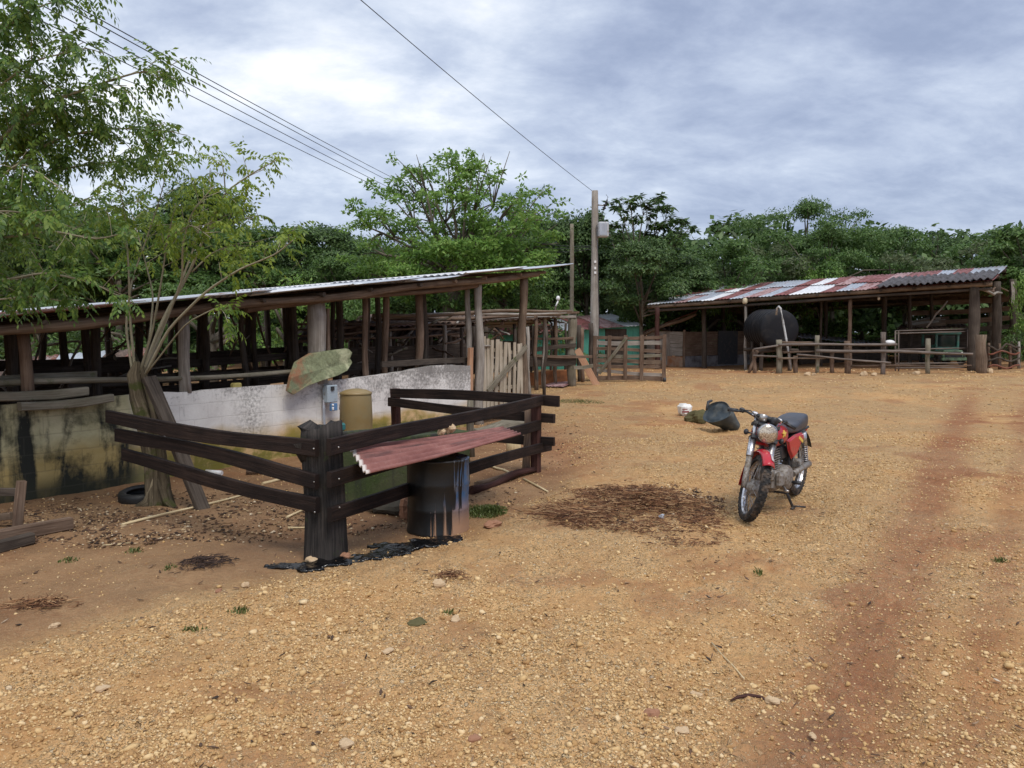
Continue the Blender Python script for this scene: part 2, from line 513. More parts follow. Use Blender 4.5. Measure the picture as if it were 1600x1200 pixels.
def leaf_mat(name, cols, trans=0.35, rough=0.45, yellow=None):
    m, nt, b = mat(name); t = NT(nt)
    geo = t.n('ShaderNodeNewGeometry'); tc = t.n('ShaderNodeTexCoord')
    n = t.noise(tc.outputs['Object'], 0.7, 3, 0.6)
    s = t.math('ADD', t.math('MULTIPLY', geo.outputs['Random Per Island'], .6), t.math('MULTIPLY', n, .75))
    stops = [(0.28 + 0.62 * i / (len(cols) - 1), c) for i, c in enumerate(cols)]
    c = t.ramp(s, stops)
    t.l(c, b.inputs['Base Color']); b.inputs['Roughness'].default_value = rough
    b.inputs['Specular IOR Level'].default_value = 0.35
    tr = t.n('ShaderNodeBsdfTranslucent'); t.l(t.mix(0.5, c, tuple(min(1, x * 1.6) for x in cols[-1])), tr.inputs['Color'])
    ms = t.n('ShaderNodeMixShader'); ms.inputs[0].default_value = trans
    t.l(b.outputs[0], ms.inputs[1]); t.l(tr.outputs[0], ms.inputs[2])
    out = [q for q in nt.nodes if q.type == 'OUTPUT_MATERIAL'][0]
    t.l(ms.outputs[0], out.inputs[0])
    return m

M = {}
M['weathered'] = wood_mat('weathered_wood', (0.10, 0.085, 0.07), (0.26, 0.23, 0.20), (0.46, 0.43, 0.39))
M['dull'] = wood_mat('dull_pole_wood', (0.05, 0.038, 0.032), (0.13, 0.105, 0.09), (0.27, 0.225, 0.20))
M['brown'] = wood_mat('brown_wood', (0.05, 0.032, 0.022), (0.13, 0.085, 0.06), (0.26, 0.19, 0.14))
M['beam'] = wood_mat('beam_wood', (0.04, 0.027, 0.019), (0.13, 0.092, 0.066), (0.30, 0.225, 0.165))
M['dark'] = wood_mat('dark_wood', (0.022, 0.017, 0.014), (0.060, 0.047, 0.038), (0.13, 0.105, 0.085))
M['tarred'] = wood_mat('tarred_wood', (0.006, 0.005, 0.005), (0.014, 0.009, 0.008), (0.045, 0.028, 0.022), rough=0.7, spec=0.2)
M['redpost'] = wood_mat('red_stained_wood', (0.014, 0.007, 0.006), (0.045, 0.018, 0.015), (0.10, 0.045, 0.035), rough=0.7)
M['stump'] = wood_mat('tarred_log', (0.007, 0.007, 0.007), (0.020, 0.018, 0.017), (0.07, 0.06, 0.055), moss=(0.04, 0.055, 0.022), moss_amt=0.05, rough=.7)
M['pale'] = wood_mat('pale_slat_wood', (0.20, 0.165, 0.12), (0.38, 0.32, 0.24), (0.56, 0.50, 0.41))
M['mossy'] = wood_mat('mossy_wood', (0.07, 0.06, 0.04), (0.17, 0.15, 0.11), (0.30, 0.27, 0.22), moss=(0.10, 0.11, 0.055), moss_amt=0.12)
M['orange'] = wood_mat('fresh_board', (0.26, 0.13, 0.075), (0.42, 0.23, 0.14), (0.55, 0.35, 0.23))
M['bamboo'] = wood_mat('bamboo', (0.34, 0.25, 0.13), (0.55, 0.43, 0.25), (0.70, 0.58, 0.38), rough=.6)
M['galv'] = metal_sheet_mat('galvanised_sheet', (0.62, 0.66, 0.72), (0.26, 0.13, 0.08), 0.12, 0.4, 0.35)
M['rusty'] = metal_sheet_mat('rusty_sheet', (0.42, 0.37, 0.35), (0.24, 0.085, 0.05), 0.75, .6, .1)
M['redsheet'] = metal_sheet_mat('red_roof_sheet', (0.26, 0.085, 0.085), (0.17, 0.06, 0.045), 0.45, .6, 0.0)
M['whitesheet'] = metal_sheet_mat('white_roof_sheet', (0.80, 0.81, 0.84), (0.40, 0.30, 0.26), 0.05, .5, .1)
M['greysheet'] = metal_sheet_mat('grey_roof_sheet', (0.45, 0.49, 0.56), (0.28, 0.14, 0.12), 0.22, .45, .3)
M['pinksheet'] = metal_sheet_mat('faded_red_sheet', (0.42, 0.27, 0.27), (0.24, 0.10, 0.09), 0.4, .6, .0)
M['fibro'] = metal_sheet_mat('dark_fibre_cement', (0.10, 0.095, 0.105), (0.05, 0.045, 0.045), 0.4, .9, 0)
M['brownroof'] = metal_sheet_mat('brown_rotten_sheet', (0.17, 0.11, 0.08), (0.08, 0.045, 0.03), 0.5, .9, 0)
M['black'] = plain_mat('black_plastic', (0.025, 0.026, 0.03), .45, 0, (0.10, 0.085, 0.07), .25)
M['tire'] = plain_mat('tyre_rubber', (0.018, 0.017, 0.017), .8, 0, (0.13, 0.095, 0.07), .42, 14, .5)
M['steel'] = plain_mat('steel', (0.45, 0.44, 0.43), .35, .9, (0.18, 0.14, 0.11), .35, 20)
M['chrome'] = plain_mat('chrome', (0.62, 0.62, 0.65), .26, .9, (0.24, 0.20, 0.165), .42, 24)
M['engine'] = plain_mat('engine_alloy', (0.30, 0.28, 0.26), .55, .5, (0.17, 0.125, 0.085), .50, 30, .5)
M['redpaint'] = plain_mat('red_paint', (0.46, 0.008, 0.022), .38, 0, (0.28, 0.10, 0.07), .28, 12, coat=.4)
M['yellow'] = plain_mat('yellow_decal', (0.75, 0.52, 0.10), .4)
M['silver'] = plain_mat('silver_decal', (0.55, 0.52, 0.53), .4)
M['whitedecal'] = plain_mat('white_paint', (0.78, 0.78, 0.78), .45)
M['seat'] = plain_mat('seat_vinyl', (0.045, 0.048, 0.062), .42, 0, (0.12, 0.11, 0.12), .3, 9, .2)
M['copper'] = plain_mat('signal_amber', (0.6, 0.2, 0.03), .3)

def headlight_mat():
    m, nt, b = mat('headlight_glass'); t = NT(nt)
    tc = t.n('ShaderNodeTexCoord')
    v = t.n('ShaderNodeTexVoronoi'); v.inputs['Scale'].default_value = 85
    t.l(tc.outputs['Object'], v.inputs['Vector'])
    c = t.ramp(v.outputs['Distance'], [(0.15, (0.70, 0.62, 0.50)), (0.6, (0.46, 0.38, 0.29)), (0.95, (0.22, 0.16, 0.11))])
    t.l(c, b.inputs['Base Color']); b.inputs['Roughness'].default_value = .12; b.inputs['Metallic'].default_value = .5
    b.inputs['Coat Weight'].default_value = 1
    return m
M['lens'] = headlight_mat()

# ---------------------------------------------------------------- ground
def track_mask(px, py):
    t = 0
    for pts, w in (([(1525, 595), (1490, 680), (1440, 800), (1400, 900), (1360, 1000), (1320, 1100), (1270, 1230)], (20, 34, 50, 80, 105, 130, 160)),
                   ([(1600, 700), (1580, 800), (1560, 900), (1530, 1050), (1500, 1230)], (21, 34, 46, 66, 90))):
        ys = [q[1] for q in pts]
        x = np.interp(py, ys, [q[0] for q in pts]); ww = np.interp(py, ys, w)
        t = np.maximum(t, np.exp(-((px - x) / ww) ** 2) * sstep(590, 640, py) * (1 if w[0] == 20 else .6))
    return t

def ground_mesh():
    af = np.radians(np.linspace(-52, 52, 900))
    ab = np.radians(np.linspace(52, 308, 90))[1:-1]
    ang = np.concatenate([af, ab]); na = len(ang)
    rr = [0.0001] + list(np.geomspace(1.2, 45, 520)) + list(np.geomspace(48, 900, 30))
    r = np.array(rr); nr = len(r)
    A, Q = np.meshgrid(ang, r)
    x = np.sin(A) * Q; y = np.cos(A) * Q
    z = terrain(x, y)
    # metre-scale and hand-scale lumps
    near = sstep(30, 6, Q)
    px, py = to_px(x, np.maximum(y, 2.2), z)
    ahead = sstep(2.0, 3.2, y)
    mud = mud_mask(px, py) * ahead
    grav = 1 - mud * .75
    z = z + near * (0.010 * fbm(x * 2.3, y * 2.3, 11, 3) + 0.014 * grav * fbm(x * 7, y * 7, 5, 3) + 0.010 * grav * fbm(x * 24, y * 24, 9, 2))
    # piled edge of the gravel pad
    trk = track_mask(px, py) * ahead
    n1 = fbm(x * 1.1, y * 1.1, 21, 4) ; n2 = fbm(x * 3.1, y * 3.1, 23, 4)
    red = np.clip(trk * (1.15 + .35 * n1) + sstep(0.30, 0.95, n1 + .4 * n2) * (.42 + .2 * (px > 850)), 0, 1)
    red = np.maximum(red, sstep(22, 27, y) * (x > 3.5) * (0.75 + .4 * n2))
    red = np.maximum(red, np.exp(-(((px - 905) / 70) ** 2 + ((py - 700) / 45) ** 2)) * ahead * .8)
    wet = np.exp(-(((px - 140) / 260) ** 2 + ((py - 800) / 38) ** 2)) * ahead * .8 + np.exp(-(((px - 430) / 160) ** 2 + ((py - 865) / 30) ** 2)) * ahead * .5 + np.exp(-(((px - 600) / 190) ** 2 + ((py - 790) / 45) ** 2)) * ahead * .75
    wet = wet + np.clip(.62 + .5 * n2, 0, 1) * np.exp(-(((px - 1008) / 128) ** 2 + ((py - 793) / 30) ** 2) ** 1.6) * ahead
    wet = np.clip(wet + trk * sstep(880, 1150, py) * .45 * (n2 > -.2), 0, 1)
    verts = np.stack([x, y, z], -1).reshape(-1, 3)
    i = np.arange(nr - 1)[:, None]; k = np.arange(na)[None, :]; k2 = (k + 1) % na
    faces = np.stack([i * na + k, i * na + k2, (i + 1) * na + k2, (i + 1) * na + k], -1).reshape(-1, 4)[:, ::-1]
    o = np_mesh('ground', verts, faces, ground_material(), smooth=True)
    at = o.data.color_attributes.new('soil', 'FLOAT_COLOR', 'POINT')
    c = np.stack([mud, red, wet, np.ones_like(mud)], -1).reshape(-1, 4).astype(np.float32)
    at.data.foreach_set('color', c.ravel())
    tag(o, kind='structure')

def ground_material():
    m, nt, b = mat('gravel_ground'); t = NT(nt)
    tc = t.n('ShaderNodeTexCoord'); P = tc.outputs['Object']
    at = t.n('ShaderNodeVertexColor'); at.layer_name = 'soil'
    sep = t.n('ShaderNodeSeparateColor'); t.l(at.outputs[0], sep.inputs[0])
    mud, red, wet = sep.outputs
    def vor(scale, feat='F1', rand=1.0):
        v = t.n('ShaderNodeTexVoronoi'); v.feature = feat; v.inputs['Scale'].default_value = scale
        v.inputs['Randomness'].default_value = rand; t.l(wp, v.inputs['Vector']); return v
    nz = t.n('ShaderNodeTexNoise'); nz.inputs['Scale'].default_value = 9; nz.inputs['Detail'].default_value = 3; t.l(P, nz.inputs['Vector'])
    wv = t.n('ShaderNodeVectorMath', operation='SCALE'); wv.inputs['Scale'].default_value = .09; t.l(nz.outputs['Color'], wv.inputs[0])
    ad = t.n('ShaderNodeVectorMath', operation='ADD'); t.l(P, ad.inputs[0]); t.l(wv.outputs[0], ad.inputs[1]); wp = ad.outputs[0]
    v1, v2, v3 = vor(28), vor(60), vor(120)
    big = t.noise(P, .45, 5, .6); mid = t.noise(P, 2.6, 5, .65); fine = t.noise(P, 22, 4, .7); vf = t.noise(P, 90, 3, .7)
    # gravel colour: stones of different tints over tan fines
    sx = t.n('ShaderNodeSeparateColor'); t.l(v1.outputs['Color'], sx.inputs[0])
    sy = t.n('ShaderNodeSeparateColor'); t.l(v2.outputs['Color'], sy.inputs[0])
    sz = t.n('ShaderNodeSeparateColor'); t.l(v3.outputs['Color'], sz.inputs[0])
    fines = t.ramp(t.math('ADD', t.math('MULTIPLY', mid, .6), t.math('MULTIPLY', vf, .4)), [(.3, (0.29, 0.140, 0.056)), (.5, (0.51, 0.292, 0.122)), (.72, (0.71, 0.47, 0.235))])
    st1 = t.ramp(sx.outputs[0], [(.1, (0.34, 0.20, 0.09)), (.45, (0.52, 0.35, 0.175)), (.8, (0.66, 0.50, 0.30)), (1, (0.74, 0.60, 0.42))])
    st2 = t.ramp(sy.outputs[0], [(.1, (0.30, 0.17, 0.07)), (.5, (0.50, 0.33, 0.15)), (.85, (0.68, 0.52, 0.31)), (1, (0.76, 0.62, 0.43))])
    st3 = t.ramp(sz.outputs[0], [(.1, (0.27, 0.15, 0.06)), (.5, (0.48, 0.31, 0.14)), (1, (0.72, 0.56, 0.35))])
    k1 = t.math('MULTIPLY', t.math('GREATER_THAN', sx.outputs[1], .72), t.rng(v1.outputs['Distance'], .42, .30, 0, 1))
    k2 = t.math('MULTIPLY', t.math('GREATER_THAN', sy.outputs[1], .45), t.rng(v2.outputs['Distance'], .46, .34, 0, 1))
    k3 = t.math('MULTIPLY', t.math('GREATER_THAN', sz.outputs[1], .30), t.rng(v3.outputs['Distance'], .5, .38, 0, 1))
    patch = t.rng(t.math('ADD', t.math('MULTIPLY', mid, .5), t.math('MULTIPLY', big, .7)), .50, .64, .06, 1)
    cover = t.math('MULTIPLY', patch, t.math('SUBTRACT', 1.0, t.math('MULTIPLY', mud, .88)))
    cover = t.math('MULTIPLY', cover, t.math('SUBTRACT', 1.0, t.math('MULTIPLY', red, .6)))
    k1 = t.math('MULTIPLY', k1, cover); k2 = t.math('MULTIPLY', k2, cover); k3 = t.math('MULTIPLY', k3, t.math('MAXIMUM', cover, .3))
    mudc = t.ramp(t.math('ADD', t.math('MULTIPLY', mid, .6), t.math('MULTIPLY', fine, .4)), [(.32, (0.10, 0.045, 0.023)), (.5, (0.19, 0.088, 0.042)), (.70, (0.32, 0.165, 0.080))])
    redc = t.ramp(t.math('ADD', t.math('MULTIPLY', mid, .5), t.math('MULTIPLY', fine, .5)), [(.32, (0.15, 0.052, 0.022)), (.52, (0.28, 0.105, 0.042)), (.72, (0.42, 0.185, 0.08))])
    c = t.mix(t.math('MULTIPLY', mud, .9), fines, mudc)
    c = t.mix(t.math('MULTIPLY', red, 1.0), c, redc)
    c = t.mix(k3, c, st3); c = t.mix(k2, c, st2); c = t.mix(k1, c, st1)
    leaf = t.math('GREATER_THAN', t.noise(t.map(P, (1, 1, 1), (9, 4, 0)), 5.5, 6, .75), .665)
    c = t.mix(t.math('MULTIPLY', leaf, .5), c, (0.17, 0.085, 0.035))
    grn = t.rng(t.noise(t.map(P, (1, 1, 1), (3, 7, 0)), 1.3, 5, .7), .64, .72, 0, .35)
    c = t.mix(grn, c, (0.20, 0.19, 0.07))
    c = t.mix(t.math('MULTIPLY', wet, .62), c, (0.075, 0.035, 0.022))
    c = t.mix(t.rng(big, .35, .65, 0.0, .22), c, (0.62, 0.46, 0.26))
    clump = t.noise(P, 13, 6, .72); c = t.mix(t.rng(clump, .40, .30, 0, .55), c, (0.20, 0.095, 0.04)); c = t.mix(t.rng(t.noise(P, 4.5, 7, .75), .44, .33, 0, .5), c, (0.24, 0.11, 0.05))
    t.l(c, b.inputs['Base Color'])
    t.l(t.rng(wet, 0, 1, .92, .55), b.inputs['Roughness']); b.inputs['Specular IOR Level'].default_value = .25
    h = t.math('ADD', t.math('MULTIPLY', k1, 1.0), t.math('MULTIPLY', k2, .55))
    h = t.math('ADD', h, t.math('MULTIPLY', k3, .3))
    h = t.math('ADD', h, t.math('MULTIPLY', fine, .7)); h = t.math('ADD', h, t.math('MULTIPLY', vf, .25))
    t.bump(h, 1.0, .022, b)
    return m
ground_mesh()

def stone_mat(name, stops, scale=5):
    m, nt, b = mat(name); t = NT(nt)
    geo = t.n('ShaderNodeNewGeometry'); tc = t.n('ShaderNodeTexCoord')
    n = t.noise(tc.outputs['Object'], scale * 8, 5, .7)
    c = t.ramp(t.math('ADD', t.math('MULTIPLY', geo.outputs['Random Per Island'], .65), t.math('MULTIPLY', n, .35)), stops)
    t.l(c, b.inputs['Base Color']); b.inputs['Roughness'].default_value = .92; b.inputs['Specular IOR Level'].default_value = .2
    t.bump(n, .6, .01, b); return m
M['gravel'] = stone_mat('gravel_stone', [(.1, (0.30, 0.155, 0.064)), (.4, (0.52, 0.33, 0.145)), (.7, (0.67, 0.47, 0.24)), (.95, (0.78, 0.62, 0.40))])
M['rock'] = stone_mat('pale_rock', [(.1, (0.34, 0.22, 0.12)), (.5, (0.50, 0.36, 0.22)), (.95, (0.66, 0.53, 0.38))], 2)
M['greyrock'] = stone_mat('grey_rock', [(.1, (0.09, 0.08, 0.05)), (.5, (0.22, 0.19, 0.11)), (.95, (0.40, 0.36, 0.24))], 2)
M['darkrock'] = stone_mat('dark_rock', [(.1, (0.015, 0.014, 0.012)), (.5, (0.05, 0.045, 0.035)), (.95, (0.12, 0.10, 0.08))], 2)
M['redrock'] = stone_mat('reddish_rock', [(.1, (0.14, 0.06, 0.03)), (.5, (0.30, 0.15, 0.09)), (.95, (0.48, 0.30, 0.20))], 2)
M['mossrock'] = stone_mat('mossy_rock', [(.1, (0.035, 0.03, 0.012)), (.5, (0.09, 0.08, 0.035)), (.95, (0.22, 0.19, 0.10))], 2)
M['yellowrock'] = stone_mat('yellow_rock', [(.1, (0.20, 0.16, 0.04)), (.5, (0.42, 0.36, 0.14)), (.95, (0.55, 0.48, 0.25))], 2)

ICO_V = np.array([v for v in [(-1, 1.618, 0), (1, 1.618, 0), (-1, -1.618, 0), (1, -1.618, 0), (0, -1, 1.618), (0, 1, 1.618), (0, -1, -1.618), (0, 1, -1.618), (1.618, 0, -1), (1.618, 0, 1), (-1.618, 0, -1), (-1.618, 0, 1)]]) / 1.902
ICO_F = np.array([(0, 11, 5), (0, 5, 1), (0, 1, 7), (0, 7, 10), (0, 10, 11), (1, 5, 9), (5, 11, 4), (11, 10, 2), (10, 7, 6), (7, 1, 8), (3, 9, 4), (3, 4, 2), (3, 2, 6), (3, 6, 8), (3, 8, 9), (4, 9, 5), (2, 4, 11), (6, 2, 10), (8, 6, 7), (9, 8, 1)])
OCT_V = np.array([(1, 0, 0), (-1, 0, 0), (0, 1, 0), (0, -1, 0), (0, 0, 1), (0, 0, -1)], float)
OCT_F = np.array([(0, 2, 4), (2, 1, 4), (1, 3, 4), (3, 0, 4), (2, 0, 5), (1, 2, 5), (3, 1, 5), (0, 3, 5)])
def gravel():
    rs = np.random.RandomState(1); VV = []; FF = []; base = 0
    for n, bv, bf, mu, sg, lo, hi, rmax in ((190000, OCT_V, OCT_F, .0050, .35, .003, .010, 15), (60000, ICO_V, ICO_F, .0068, .42, .004, .024, 30)):
        r = np.exp(rs.uniform(math.log(2.2), math.log(rmax), n)); a = np.radians(rs.uniform(-44, 44, n))
        x = np.sin(a) * r; y = np.cos(a) * r
        px, py = to_px(x, y, terrain(x, y))
        mud = mud_mask(px, py); trk = track_mask(px, py)
        pat = fbm(x * .9, y * .9, 31, 3) + .6 * fbm(x * 3, y * 3, 33, 2)
        dens = np.clip(.55 + .85 * pat, .03, 1) * (1 - .93 * mud) * (1 - .85 * np.clip(trk, 0, 1)) * (1 - .8 * sstep(0.30, 0.95, fbm(x * 1.1, y * 1.1, 21, 4) + .4 * fbm(x * 3.1, y * 3.1, 23, 4)))
        keep = rs.rand(n) < dens
        x, y, r = x[keep], y[keep], r[keep]; n = len(x)
        s = np.clip(np.exp(rs.normal(math.log(mu), sg, n)), lo, hi)
        s = np.maximum(s, r * .0009)
        z = terrain(x, y); k = len(bv)
        v = bv[None] * (1 + rs.uniform(-.42, .42, (n, k, 1)))
        v = v * np.stack([rs.uniform(.8, 1.4, n), rs.uniform(.8, 1.4, n), rs.uniform(.5, .95, n)], -1)[:, None] * s[:, None, None]
        th = rs.uniform(0, 6.28, n); c, q = np.cos(th)[:, None], np.sin(th)[:, None]; tl = rs.uniform(-.6, .6, n)[:, None]
        vx = v[..., 0] * c - v[..., 1] * q; vy = v[..., 0] * q + v[..., 1] * c; vz = v[..., 2] + vx * tl * .5
        near = sstep(30, 6, r); grav = 1 - mud_mask(*to_px(x, y, z)) * .75
        z = z + near * (0.010 * fbm(x * 2.3, y * 2.3, 11, 3) + 0.014 * grav * fbm(x * 7, y * 7, 5, 3) + 0.010 * grav * fbm(x * 24, y * 24, 9, 2))
        v = np.stack([vx + x[:, None], vy + y[:, None], vz + (z + s * .25)[:, None]], -1)
        VV.append(v.reshape(-1, 3)); FF.append((bf[None] + (np.arange(n) * k)[:, None, None]).reshape(-1, 3) + base); base += n * k
    o = np_mesh('gravel', np.concatenate(VV), np.concatenate(FF), M['gravel'])
    tag(o, 'loose tan gravel stones strewn over the dirt yard', 'gravel', kind='stuff')
gravel()

# ---------------------------------------------------------------- the white block wall and the long shed over it
A0 = Vector((-5.33, 8.06)); D_ = Vector((5.73, 8.14)); LEN = D_.length
UDIR = Vector((D_.x / LEN, D_.y / LEN, 0)); NDIR = Vector((-UDIR.y, UDIR.x, 0))   # NDIR points away from the camera
def wl_s(px, off=0.0):
    k = (px - 800) / F
    ax, ay = A0.x + NDIR.x * off, A0.y + NDIR.y * off
    return (k * ay - ax) / (D_.x - k * D_.y)
def wl(px, py=None, off=0.0, z=None):
    s = wl_s(px, off)
    p = Vector((A0.x + D_.x * s, A0.y + D_.y * s, 0)) + NDIR * off
    if z is None:
        d = ray(px, py); z = EYE + d.z * (p.y / d.y) if py is not None else 0
    p.z = z; return p
def wls(s, off, z): 
    p = Vector((A0.x + D_.x * s, A0.y + D_.y * s, 0)) + NDIR * off; p.z = z; return p
def roofz(s, off=0.0): return 1.80 + (3.04 - 1.80) * s / 1.06 - 0.016 * off

def wall_material():
    m, nt, b = mat('painted_block_wall'); t = NT(nt)
    tc = t.n('ShaderNodeTexCoord'); U = tc.outputs['UV']
    sep = t.n('ShaderNodeSeparateXYZ'); t.l(U, sep.inputs[0]); u, v = sep.outputs[0], sep.outputs[1]
    n1 = t.noise(U, 2.2, 7, .68, .3); n2 = t.noise(t.map(U, (6, .9, 1)), 1.0, 6, .65, .5); n3 = t.noise(U, 22, 5, .7); n4 = t.noise(t.map(U, (1, 1, 1), (5, 5, 0)), 1.1, 4, .55)
    white = t.mix(t.rng(n1, .35, .7), (0.80, 0.78, 0.75), (0.60, 0.57, 0.55))
    # grime heavier along the top and to the right
    g = t.math('ADD', t.rng(v, .45, 1.05, 0, .20), t.rng(u, 3.2, 8, 0, .13))
    speck = t.rng(t.math('ADD', t.math('ADD', t.math('MULTIPLY', n1, .5), t.math('MULTIPLY', n3, .5)), g), .66, .80)
    c = t.mix(t.math('MULTIPLY', speck, .8), white, (0.16, 0.15, 0.14))
    st = t.rng(t.math('ADD', n2, t.rng(v, 0, 1, -.12, .06)), .60, .72)
    c = t.mix(t.math('MULTIPLY', st, .5), c, (0.12, 0.11, 0.10))
    # dark dribble near u=3.2
    dd = t.math('ABSOLUTE', t.math('SUBTRACT', u, 3.05)); drib = t.math('MULTIPLY', t.rng(dd, .35, 0, 0, 1), t.rng(n3, .42, .62))
    c = t.mix(t.math('MULTIPLY', drib, .75), c, (0.13, 0.12, 0.11))
    # ochre splash-back band and moss at the foot
    vv = t.math('ADD', v, t.math('MULTIPLY', t.math('SUBTRACT', n4, .5), .55))
    c = t.mix(t.rng(vv, .46, .26, 0, .92), c, t.mix(t.rng(n1, .4, .6), (0.62, 0.40, 0.18), (0.42, 0.28, 0.03)))
    mossf = t.math('MULTIPLY', t.rng(vv, .32, .16, 0, 1), t.rng(n1, .36, .52))
    c = t.mix(t.math('MULTIPLY', mossf, .85), c, (0.14, 0.14, 0.02))
    # the old unpainted left end
    old = t.mix(t.rng(n1, .35, .65), (0.50, 0.46, 0.29), (0.24, 0.22, 0.11))
    old = t.mix(t.rng(t.math('ADD', vv, t.math('MULTIPLY', n1, .2)), .62, .40, 0, .7), old, (0.36, 0.24, 0.06))
    strk = t.rng(t.math('ADD', t.noise(t.map(U, (1.7, .25, 1), (8, 2, 0)), 1.0, 6, .6, .5), t.math('MULTIPLY', n1, .34)), .628, .71)
    old = t.mix(strk, old, (0.014, 0.016, 0.012))
    old = t.mix(t.rng(v, .16, -.02, 0, .85), old, (0.02, 0.022, 0.012))
    crack = t.n('ShaderNodeTexBrick'); crack.inputs['Scale'].default_value = 1.0
    crack.inputs['Brick Width'].default_value = .40; crack.inputs['Row Height'].default_value = .20; crack.inputs['Mortar Size'].default_value = .007
    crack.inputs['Color1'].default_value = (1, 1, 1, 1); crack.inputs['Color2'].default_value = (1, 1, 1, 1); crack.inputs['Mortar'].default_value = (0, 0, 0, 1)
    wob = t.n('ShaderNodeVectorMath', operation='ADD'); sc_ = t.n('ShaderNodeVectorMath', operation='SCALE'); sc_.inputs['Scale'].default_value = .02
    nn = t.n('ShaderNodeTexNoise'); nn.inputs['Scale'].default_value = 5; t.l(U, nn.inputs['Vector']); t.l(nn.outputs['Color'], sc_.inputs[0])
    t.l(U, wob.inputs[0]); t.l(sc_.outputs[0], wob.inputs[1]); t.l(wob.outputs[0], crack.inputs['Vector'])
    old = t.mix(t.math('MULTIPLY', t.math('SUBTRACT', 1.0, crack.outputs['Color']), .14), old, (0.03, 0.03, 0.02))
    f = t.rng(t.math('ADD', u, t.math('MULTIPLY', n1, .5)), 1.55, 1.85, 1, 0)
    half = t.rng(t.math('ADD', u, t.math('MULTIPLY', n4, .8)), 2.2, 1.7, 0, .35)
    c = t.mix(half, c, (0.50, 0.47, 0.30))
    c = t.mix(f, c, old)
    c = t.mix(t.math('MULTIPLY', t.math('SUBTRACT', 1.0, crack.outputs['Color']), .08), c, (0.15, 0.13, 0.11))
    t.l(c, b.inputs['Base Color']); b.inputs['Roughness'].default_value = .9
    h = t.math('ADD', t.math('MULTIPLY', n3, .5), t.math('MULTIPLY', crack.outputs['Color'], .5))
    t.bump(h, .6, .012, b)
    return m
M['wall'] = wall_material()

def profile_wall(name, material, p_at, s0, s1, top, base, thick, n=90, label=None, cat=None, seed=5):
    mb = MB(); pts = []
    for i in range(n + 1):
        s = s0 + (s1 - s0) * i / n
        zt = float(np.interp(s, [q[0] for q in top], [q[1] for q in top])) + .014 * float(fbm(s * 40, .3, seed, 3))
        f, bk = p_at(s, 0), p_at(s, thick)
        pts.append((s, zt, f, bk))
    vs = []; 
    for s, zt, f, bk in pts:
        gz = float(terrain(f.x, f.y)) + base
        vs += [(f.x, f.y, gz), (f.x, f.y, zt), (bk.x, bk.y, zt - .01), (bk.x, bk.y, gz)]
    fs = []; uvs = []
    for i in range(n):
        u0, u1 = pts[i][0] * LEN, pts[i + 1][0] * LEN
        for a, b_, va, vb in ((0, 1, 0, 1), (1, 2, 1, 1.15), (2, 3, 1, 0)):
            z = lambda k, j: (vs[k * 4 + j][2])
            fs.append([i * 4 + a, (i + 1) * 4 + a, (i + 1) * 4 + b_, i * 4 + b_])
            uvs.append([(u0, z(i, a) + (.15 if a == 2 and b_ == 3 else 0)), (u1, z(i + 1, a)), (u1, z(i + 1, b_) + (.0)), (u0, z(i, b_))])
    fs.append([0, 1, 2, 3]); uvs.append([(s0 * LEN, 0), (s0 * LEN, 1), (s0 * LEN + thick, 1), (s0 * LEN + thick, 0)])
    k = n * 4; fs.append([k + 3, k + 2, k + 1, k]); uvs.append([(s1 * LEN + thick, 0), (s1 * LEN + thick, 1), (s1 * LEN, 1), (s1 * LEN, 0)])
    mb.add(vs, fs, uvs)
    return tag(mb.build(name, material), label, cat)
TOPS = [(-.5, .93), (0, .95), (.17, .97), (.32, .96), (.42, .95), (.5, 1.0), (.56, 1.03), (.70, 1.12), (.74, 1.13), (.775, 1.08), (.80, 1.07)]
profile_wall('block_wall', M['wall'], lambda s, o: wls(s, o, 0), -.45, wl_s(735), TOPS, -.25, .16,
             label='low white block wall with grimy top and mossy yellow dark left end', cat='wall')

